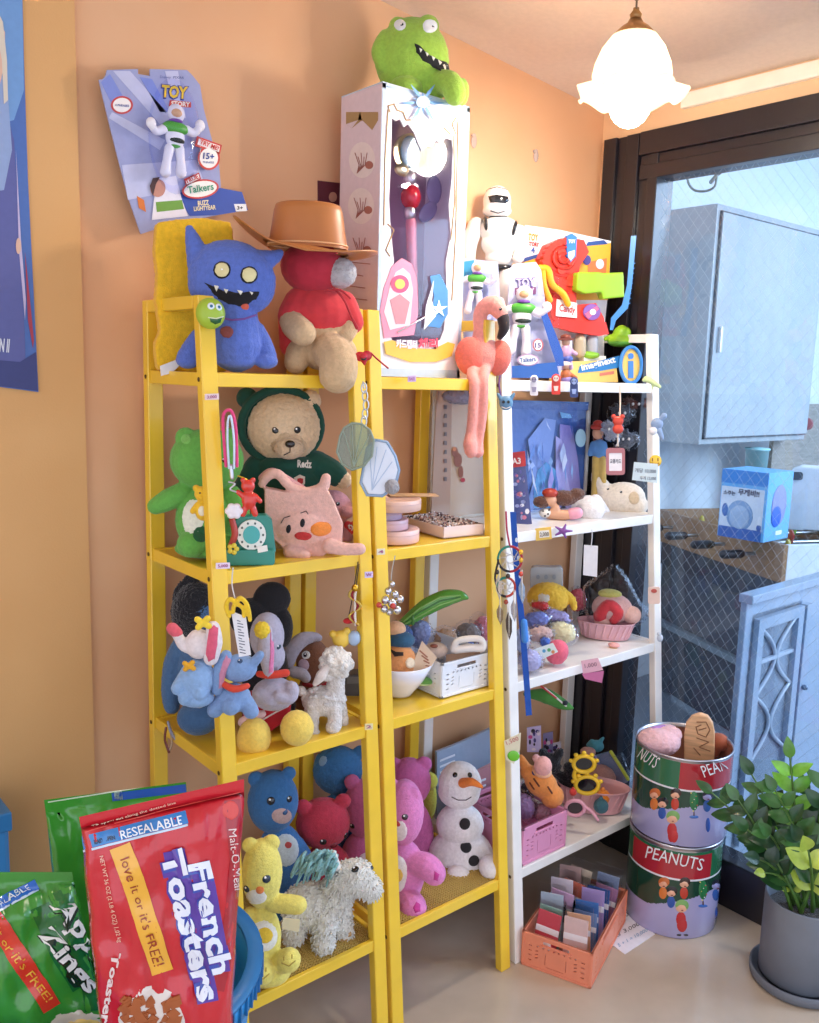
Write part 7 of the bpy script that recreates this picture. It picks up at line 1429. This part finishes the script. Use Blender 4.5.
for x, y0, y1, c in ((499, 575, 600, '#d8c8b8'), (522, 580, 604, '#a8bcd8'), (509, 612, 640, '#5a4c44'), (500, 605, 625, '#a08868'), (514, 600, 622, '#b4b0b8')):
    b = B(fr, M(c, 'fur')); b.p([(x - 1, y0), (x + 3, y0 + (y1 - y0) * .3), (x + 3, y0 + (y1 - y0) * .7), (x + .5, y1), (x - 3, y0 + (y1 - y0) * .6), (x - 3.5, y0 + (y1 - y0) * .3)], -1, 1); f_ = part('feather', b, root); part('quill', B(fr, M('#e8e0d4', 'cloth')).c([(x, y0 - 10, .5, -1.5), (x, y0, .5, -1.5), (x, y1 - 4, .3, -1.5)]), f_)
for x, y, c in ((497, 572, '#3a2c24'), (508, 576, '#3a2c24'), (521, 574, '#c8402c'), (506, 602, '#a03c28'), (521, 552, '#e8b42c'), (521, 560, '#e8b42c')): part('bead', B(fr, M(c, 'gloss')).e(x, y, 2.2, 2.6, 2, d=-2), root)
part('cord', B(fr, M('#b03050', 'cloth')).c([(510, 547, .9), (507, 530, .9), (506, 512, .9)]), root); part('cord', B(fr, M('#2c2c34', 'cloth')).c([(498, 562, 1), (495, 578, 1), (499, 592, 1)]), root)
fr = PF(517, 1.285, .80); root = thing('lanyard', 'long bright blue lanyard hanging down in front of the white left post', 'lanyard', fr); b = B(fr, M('#2458b8', 'cloth')); b.p([(510, 512), (516, 512), (519, 560), (524, 612), (528, 660), (532, 715), (526, 716), (522, 660), (518, 612), (513, 560)], 0, 1.2); part('strap', b, root); b = B(fr, M('#dfe8f4', 'cloth')); 
for i in range(5): b.disc(516.5 + i * .9, 540 + i * 9, 1.4, 2.4, -.4, .4, n=8)
part('print', b, root); part('buckle', B(fr, M('#3f86d8', 'plastic')).c([(524, 622, 3.4, -1), (525, 640, 3.4, -1)]), root)

# ================================================================ third shelf, white unit
ZC2 = .659
def packs(lst, z, cat='bagged toy', name='bagged_toy', grp=None):
    for (x, y, rx, ry, c, dy, rot, lab) in lst:
        fr = PF(x, dy, z); rt = thing(name, lab, cat, fr, grp); b = B(fr, M(c, 'cloth')); b.e(x, y, rx * .82, ry * .82, min(rx, ry) * .7, rot=rot); b.e(x + rx * .3, y - ry * .2, rx * .4, ry * .5, 6); part('item', b, rt, remesh=1.1, fuzz=1.4, smooth_it=2)
        b = B(fr, M('#fcfcff', 'clear', crinkle=1, ior=1.3, cs=40)); b.e(x, y, rx, ry, min(rx, ry) * .85 + 2, rot=rot); part('bag', b, rt, remesh=1.3, fuzz=2.2, smooth_it=1)
fr = PF(546, 1.56, ZC2 + .12); b = B(fr, M('#d8dce0', 'clear', milk=.6)); b.p(rrect(530, 567, 563, 600, 4), 0, 12); root = solo('clear_container', b, 'translucent white food container behind the yellow cap', 'container', remesh=1.2, smooth_it=2)
for x in (538, 546, 554): part('vent', B(fr, M('#8f98a4', 'plastic')).disc(x, 577, 2, 2.4, -1, 1), root)
fr = PF(550, 1.51, ZC2 + .05); b = B(fr, M('#e8b83a', 'cloth')); b.e(548, 598, 21, 16, 14); b.c([(560, 590, 5), (572, 600, 4), (574, 608, 3)]); root = solo('baseball_cap', b, 'mustard yellow cap heaped at the back of the third white shelf', 'cap', remesh=1.2, fuzz=.8); b = B(fr, M('#d8cfc0', 'cloth')); b.e(545, 596, 12, 9, 15); part('panel', b, root, label='cream panel')
packs([(540, 606, 11, 5, '#cc2f2c', 1.46, -8, 'red item in a clear bag in front of the yellow cap'), (577, 600, 11, 14, '#c8545c', 1.54, 0, 'red striped item standing behind the basket'), (536, 620, 16, 10, '#7a86c8', 1.44, 10, 'periwinkle item in a clear bag on the third white shelf'), (556, 618, 18, 9, '#a8a0d0', 1.43, -20, 'lilac striped item in a clear bag on the third white shelf'), (562, 632, 17, 12, '#e4dcae', 1.40, -15, 'pale yellow item in a clear bag on the pile of the third white shelf'), (540, 634, 15, 9, '#d0b0a8', 1.38, 12, 'beige item in a clear bag on the pile of the third white shelf'), (522, 640, 9, 16, '#a8b4d4', 1.36, 0, 'pale blue item in a clear bag beside the lanyard'), (530, 660, 14, 13, '#b4b4dc', 1.35, 0, 'lavender item in a clear bag at the front left of the third white shelf'), (545, 642, 6, 6, '#3f62b0', 1.35, 0, 'small blue item in a clear bag at the front of the third white shelf')], ZC2)
fr = PF(556, 1.35, ZC2); b = B(fr, M('#e4667c', 'plush')); b.e(557, 652, 11.5, 13, 10, rot=-15); solo('pink_plush', b, 'rounded hot pink plush at the front of the third white shelf', 'plush toy', remesh=1.1, fuzz=.3)
fr = PF(545, 1.325, ZC2 + .02); b = B(fr, M('#dfe8e8', 'paper')); b.p([(532, 650), (553, 643), (558, 652), (536, 662)], 0, .8); root = solo('card_tag', b, 'pale tag with coloured spots lying on the third white shelf', 'card'); b = B(fr)
for x, y, c in ((538, 654, '#e0c040'), (544, 651, '#5aa0c8'), (549, 650, '#60a870'), (553, 652, '#d88a5a')): b.m(M(c, 'paper')); b.disc(x, y, 1.8, 1.8, -.4, .3, n=10)
part('print', b, root)
def oval_basket(name, label, px, pyb, dy, z, rx, h, col, depth=.55):
    fr = PF(px, dy, z); k = fr.s; root = thing(name, label, 'basket', fr); b = B(fr, M(col, 'plastic')); n = 48; vs = []; fs = []
    rows = [(.80, 0), (.80, .03), (.86, .4), (.93, .8), (1.0, 1.0), (1.03, 1.0), (1.02, .94), (.95, .9), (.9, .78), (.83, .38), (.77, .06), (.01, .05)]
    for f, v in rows:
        for j in range(n): t = 2 * math.pi * j / n; w_ = 1 + (.012 * math.cos(24 * t) if .05 < v < .85 else 0); vs.append(Vector((rx * f * w_ * math.cos(t) * k, rx * depth * f * w_ * math.sin(t) * k, h * v * k)))
    for i in range(len(rows) - 1):
        for j in range(n): fs.append((i * n + j, i * n + (j + 1) % n, (i + 1) * n + (j + 1) % n, (i + 1) * n + j))
    b.faces(vs, fs); part('body', b, root)
    for j in range(22):
        t = 2 * math.pi * j / 22; b = B(fr, M(col, 'plastic')); a0 = Vector((rx * .82 * math.cos(t) * k, rx * .82 * depth * math.sin(t) * k, h * .12 * k)); a1 = Vector((rx * .96 * math.cos(t + .12) * k, rx * .96 * depth * math.sin(t + .12) * k, h * .85 * k)); part('rib', b.tube_m([a0, a1], 1.1 * k, 6), root)
    return root, fr
oval_basket('basket', 'oval pink plastic basket on the third white shelf holding a bagged red toy', 605, 641, 1.43, ZC2, 28, 17, '#dcaab2')
fr = PF(608, 1.44, ZC2 + .03); root = thing('bagged_toy', 'red and pink plush toy in a large clear cellophane bag in the oval basket', 'bagged toy', fr)
b = B(fr, M('#d8a8a0', 'plush')); b.e(612, 608, 20, 15, 14); bd = part('item', b, root, remesh=1.2, fuzz=.3); b = B(fr, M('#cf3c44', 'plush')); b.c([(600, 616, 7, -8), (608, 604, 5, -12), (618, 612, 6, -10), (614, 620, 5, -10)]); part('red_part', b, root, remesh=1); b = B(fr, M('#e8b8a8', 'plush')); b.e(632, 615, 9, 9, 8, d=-4); b.e(603, 621, 9, 6, 8, d=-6); part('pink_part', b, root, remesh=1); b = B(fr, M('#c8c060', 'plush')); b.e(610, 594, 12, 5, 8); part('yellow_part', b, root, remesh=1)
b = B(fr, M('#fbfcff', 'clear', crinkle=1, ior=1.35, cs=22)); b.p([(583, 590), (600, 578), (616, 567), (626, 580), (640, 606), (650, 616), (640, 626), (620, 630), (590, 626), (584, 610)], -14, 26); part('bag', b, root, remesh=1.6, fuzz=1.5, smooth_it=4)
fr = PF(614, 1.36, ZC2); b = B(fr, M('#e8c070', 'plastic')); b.e(613, 650, 6, 3.4, 4); b.m(M('#eaa8a0', 'plastic')); b.e(614, 645, 6, 2.6, 4); solo('small_toy', b, 'tiny pink and yellow trinket on the third white shelf before the basket', 'toy')
for i, (pts, c, lab) in enumerate((([(581, 661), (598, 658), (603, 670), (583, 674)], '#e4b4c4', 'pale pink paper label taped on the edge of the third white shelf'), ([(582, 674), (604, 671), (602, 683), (585, 679)], '#c870a0', 'deeper pink paper slip hanging below the pale pink label'))):
    fr = PF(590, 1.30 - i * .002, .64); b = B(fr, M(c, 'paper')); b.p(pts, 0, .7); rt = solo('paper_label', b, lab, 'label'); 
    if i == 0: b = B(fr, M('#8a5a6c', 'paper')); write(b, '1,000', (585, 668), (597, 666), 4, d=-.4, bold=0); part('print', b, rt)
fr = PF(655, 1.285, .76); b = B(fr, M('#e8ccc0', 'paper')); b.p(rrect(648, 587, 660, 604, 2), 0, 2); root = solo('post_sticker', b, 'pinkish sticker label on the white right post above the third shelf', 'sticker'); b = B(fr, M('#b8544c', 'paper')); b.disc(654, 591, 3, 2, -.5, .3); write(b, 'OPEN', (650, 600), (658, 600), 3.4, d=-.5, bold=.02) if False else None; part('print', b, root)
fr = PF(661, 1.285, .67); b = B(fr, M('#c8d0dc', 'gloss')); b.e(660, 638, 3, 4, 2); b.e(659, 634, 2, 2, 2); solo('clip_charm', b, 'tiny clear clip on the white right post at the third shelf', 'clip')
# green leaf bag under third shelf
fr = PF(550, 1.45, ZC2 - .09); root = thing('leaf_bag', 'flat green leaf shaped toy in a clear bag lying under the third white shelf', 'bagged toy', fr); b = B(fr, M('#4a8a3c', 'cloth')); b.c([(526, 694, 3), (546, 696, 8), (562, 704, 6), (572, 708, 2)]); part('item', b, root, remesh=1); part('stick', B(fr, M('#e8dcd8', 'plastic')).c([(545, 688, .9, -8), (566, 706, .9, -10)]), root); part('stick', B(fr, M('#c83a3c', 'plastic')).c([(541, 686, .9, -8), (556, 698, .9, -10)]), root); part('knot', B(fr, M('#20242c', 'cloth')).e(565, 703, 3, 2.4, 3, d=-9), root)

# ================================================================ bottom shelf, white unit
ZD2 = .2185
fr = Fr(Vector((1.452, 1.283, ZD2 + .0006)), .0)
crate('crate', 'pink folding crate at the left of the bottom white shelf', fr, .20, .155, .095, '#dc92b4')
for i, (x, y, w_, h_, c, lab) in enumerate(((534, 740, 14, 24, '#c8b8dc', 'lilac card pack hanging behind the pink crate'), (548, 745, 10, 22, '#8a84b0', 'purple grey card pack behind the pink crate'), (556, 752, 10, 16, '#e0dcec', 'pale card pack behind the pink crate'))):
    fr = PF(x, 1.50 + i * .02, ZD2 + .07); rt = thing('card_pack', lab, 'packet', fr); b = B(fr, M(c, 'paper')); b.p([(x - w_ / 2, y - h_ / 2), (x + w_ / 2, y - h_ / 2 - 2), (x + w_ / 2, y + h_ / 2), (x - w_ / 2, y + h_ / 2)], 0, 2); part('card', b, rt); b = B(fr); random.seed(40 + i)
    for j in range(10): b.m(M(random.choice(['#2c2430', '#c84a8c', '#e8d4dc', '#4a3f7a']), 'paper')); b.disc(x + random.uniform(-w_ * .35, w_ * .35), y + random.uniform(-h_ * .4, h_ * .4), random.uniform(1, 2.4), random.uniform(1, 3), -.5, .3, n=8)
    part('print', b, rt)
fr = PF(536, 1.36, ZD2 + .07); root, body, S = plush('tiger_plush', 'orange plush with a pale snout lying on the pink crate', 'plush toy', fr, '#e08a44', lambda b: (b.e(541, 783, 18, 14, 12, rot=-35), b.e(552, 796, 12, 12, 11), b.e(528, 772, 8, 8, 7), b.c([(524, 764, 5), (521, 757, 3)])), beads=[('snout', '#f2b48c', 542, 770, 10, .5), ('bow_knot', '#3a4470', 535, 772, 3.4, .6)])
b = B(fr, M('#e8a8a0', 'plush')); b.e(543, 766, 9, 10, 7, d=-8); b.e(536, 758, 4, 4, 4, d=-6); part('snout', b, root, remesh=.9, fuzz=.2, label='pink snout'); 
for pts in ([(530, 783), (534, 789)], [(534, 779), (539, 786)], [(548, 787), (552, 793)]): part('stripe', stitch(B(fr, M('#6a3418', 'plush')), S, pts, 1), root)
packs([(524, 806, 12, 16, '#8c6a94', 1.37, 20, 'plum coloured item in a clear bag in the pink crate'), (542, 812, 12, 10, '#b07c88', 1.35, 0, 'dusty rose item in a clear bag in the pink crate'), (528, 790, 9, 10, '#3a3440', 1.40, 0, 'dark item in a clear bag at the back of the pink crate')], ZD2 + .02)
oval_basket('basket', 'oval pink basket on the bottom white shelf heaped with party glasses', 592, 832, 1.37, ZD2, 35, 24, '#dfa6a8')
fr = PF(548, 1.47, ZD2 + .06); b = B(fr, M('#23242c', 'fur')); b.e(549, 765, 12, 12, 9); b.c([(556, 758, 5), (560, 752, 4)]); b.c([(545, 757, 5), (543, 752, 4)]); solo('black_plush', b, 'black plush lump behind the orange plush', 'plush toy', remesh=1.1, fuzz=.8)
fr = PF(572, 1.42, ZD2 + .06); b = B(fr, M('#1b1c24', 'fur')); random.seed(15)
for i in range(14): t = random.uniform(0, 6.28); b.c([(571, 780, 7), (571 + 16 * math.cos(t), 780 + 15 * math.sin(t), 3.5, random.uniform(-6, 6))], n=8)
solo('pompom_band', b, 'spiky black pompom toy in the middle of the party glasses', 'toy', remesh=1.1, fuzz=.9)
fr = PF(585, 1.34, ZD2 + .07); root = thing('party_glasses', 'yellow party glasses with dark lenses lying on the oval basket', 'glasses', fr)
Yl = M('#efc52e', 'plastic')
for cx, cy, rx, ry in ((584, 764, 10.5, 8), (587, 785, 11.5, 8.5)):
    b = B(fr, Yl); b.tube_m([b.L(cx + rx * math.cos(t * .2618), cy + ry * math.sin(t * .2618), 0) for t in range(24)], 2.2 * fr.s, 8, closed=True)
    for i in range(5): t = math.radians(180 + 36 * i + 18); b.e(cx + (rx + 3) * math.cos(t), cy + (ry + 3) * math.sin(t), 2.4, 2.2, 2)
    rm = part('rim', b, root); part('lens', B(fr, M('#1c1c22', 'gloss')).disc(cx, cy, rx - .6, ry - .6, .6, .8), rm, label='dark lens')
b = B(fr, Yl); b.c([(575, 771, 2), (574, 776, 2.2), (576, 780, 2)]); part('bridge', b, root)
fr = PF(580, 1.30, ZD2 + .05); root = thing('party_glasses', 'pink rimmed round glasses in front in the oval basket', 'glasses', fr); b = B(fr, M('#e0a0b0', 'plastic')); b.tube_m([b.L(575 + 9.5 * math.cos(t * .2618), 808 + 7.5 * math.sin(t * .2618), 0) for t in range(24)], 2 * fr.s, 8, closed=True); part('rim', b, root); part('lens', B(fr, M('#33202a', 'gloss')).disc(575, 808, 9, 7, .6, .8), root); b = B(fr, M('#e0a0b0', 'plastic')); b.c([(584, 806, 1.6), (592, 812, 1.6), (598, 820, 1.4)]); part('temple', b, root)
for (x, y, r, c, dy, lab) in ((603, 797, 7.5, '#ee8a2e', 1.33, 'orange ball toy'), (614, 799, 7, '#f0963a', 1.35, 'second orange ball toy beside the red one'), (618, 790, 6, '#d8402e', 1.38, 'red ball toy'), (601, 806, 7.5, '#3a6470', 1.31, 'dark teal ball toy'), (573, 792, 4, '#cc3c34', 1.33, 'small red bead toy')):
    fr = PF(x, dy, ZD2 + .05); rt = thing('ball_toy', lab + ' in the lower oval basket', 'toy', fr); b = B(fr, M(c, 'plush')); b.e(x, y, r, r, r); part('body', b, rt, remesh=1, fuzz=.3); part('knob', B(fr, M(c, 'plastic')).e(x, y - r, r * .3, r * .3, r * .3), rt)
fr = PF(600, 1.43, ZD2 + .05); b = B(fr, M('#d09a8c', 'plush')); b.e(600, 778, 16, 14, 12); b.e(588, 752, 8, 5, 6); solo('peach_plush', b, 'peach plush under the party glasses', 'plush toy', remesh=1.2, fuzz=.4)
fr = PF(598, 1.48, ZD2 + .12); b = B(fr, M('#5aa8b8', 'plush')); b.e(597, 746, 7, 6, 6); b.c([(592, 742, 3), (588, 745, 2)]); b.c([(600, 742, 2.5), (603, 738, 1.6)]); solo('teal_charm', b, 'small teal animal charm at the back of the heap on the bottom white shelf', 'charm', remesh=.9)
fr = PF(608, 1.42, ZD2 + .08); root = thing('picture_frame_toy', 'slanted toy tablet with a lime yellow edge at the right of the heap', 'toy', fr); b = B(fr, M('#7a8aa8', 'film')); b.p([(596, 756), (610, 752), (628, 782), (612, 788)], 0, 3); part('panel', b, root); part('edge', B(fr, M('#d8dc4a', 'plastic')).c([(611, 752, 1.8, -1), (620, 766, 1.8, -1), (628, 779, 1.8, -1)]), root, label='lime yellow edge'); part('edge', B(fr, M('#9a8cc8', 'plastic')).c([(594, 755, 1.4, -1), (604, 772, 1.4, -1), (612, 786, 1.4, -1)]), root, label='violet edge')
b = B(fr, M('#fbfcff', 'clear', crinkle=1, ior=1.3)); b.p([(590, 764), (622, 756), (634, 790), (618, 812), (604, 806)], -8, 12); part('bag', b, root, remesh=1.5, fuzz=1.4)
fr = PF(512, 1.285, .42); b = B(fr, M('#e8e2c8', 'paper')); b.p([(504, 741), (521, 733), (520, 750), (514, 764), (506, 760)], 0, 1); root = solo('post_label', b, 'paper label with a green monster sticker on the white left post', 'label'); b = B(fr, M('#6cc82e', 'gloss')); b.e(513.5, 756, 6, 5.5, 1, d=-1); part('sticker', b, root, label='green round sticker') ; b = B(fr, M('#c8545c', 'paper')); write(b, '1,500', (507, 745), (519, 740), 4, d=-.5, bold=0); part('print', b, root)
# small price stickers on the yellow posts
for i, (x, y, z, dy, rot, c) in enumerate(((212, 397, 1.28, 1.366, 3, '#e4c8c8'), (223, 566, .96, 1.34, 3, '#e6cfe0'), (369, 575, .96, 1.333, 0, '#d0bce0'), (412, 379, 1.333, 1.372, 1, '#c8a8d0'), (369, 727, .70, 1.31, 0, '#e8d8a0'), (381, 552, .99, 1.333, 0, '#e6d8b8'))):
    fr = PF(x, dy - .008, z, 0); b = B(fr, M(c, 'paper')); w_ = 7 if i < 2 else 4; b.p([(x - w_, y - 3), (x + w_, y - 3.5), (x + w_, y + 2.5), (x - w_, y + 3)], 0, .6); rt = solo('price_sticker', b, ('pale pink price sticker on the front left yellow post under the top shelf', 'pale lilac price sticker on the front left yellow post at the second shelf', 'round lilac sticker on the middle yellow post under the second shelf', 'tiny lilac sticker on the top shelf edge under the wand box', 'cream sticker low on the middle yellow post', 'cream sticker on the middle unit post beside the round boxes')[i], 'sticker')
    b = B(fr, M('#a04a78', 'paper')); write(b, ('3,000', '5,000', 'W', 'SALE', '2', '4')[i], (x - w_ * .7, y + 1.5), (x + w_ * .7, y + 1), 3, d=-.4, bold=.02); part('print', b, rt)
# ================================================================ daylight falling into the utility room behind the glass
l = bpy.data.lights.new('daylight', 'AREA'); l.shape = 'RECTANGLE'; l.size = 1.6; l.size_y = 1.6; l.energy = 66; l.color = (.72, .85, 1)
o = bpy.data.objects.new('daylight', l); COL.objects.link(o); o.location = (4.2, -.9, 2.3)
o.rotation_euler = (Vector((2.9, 1.6, .9)) - o.location).to_track_quat('-Z', 'Y').to_euler()
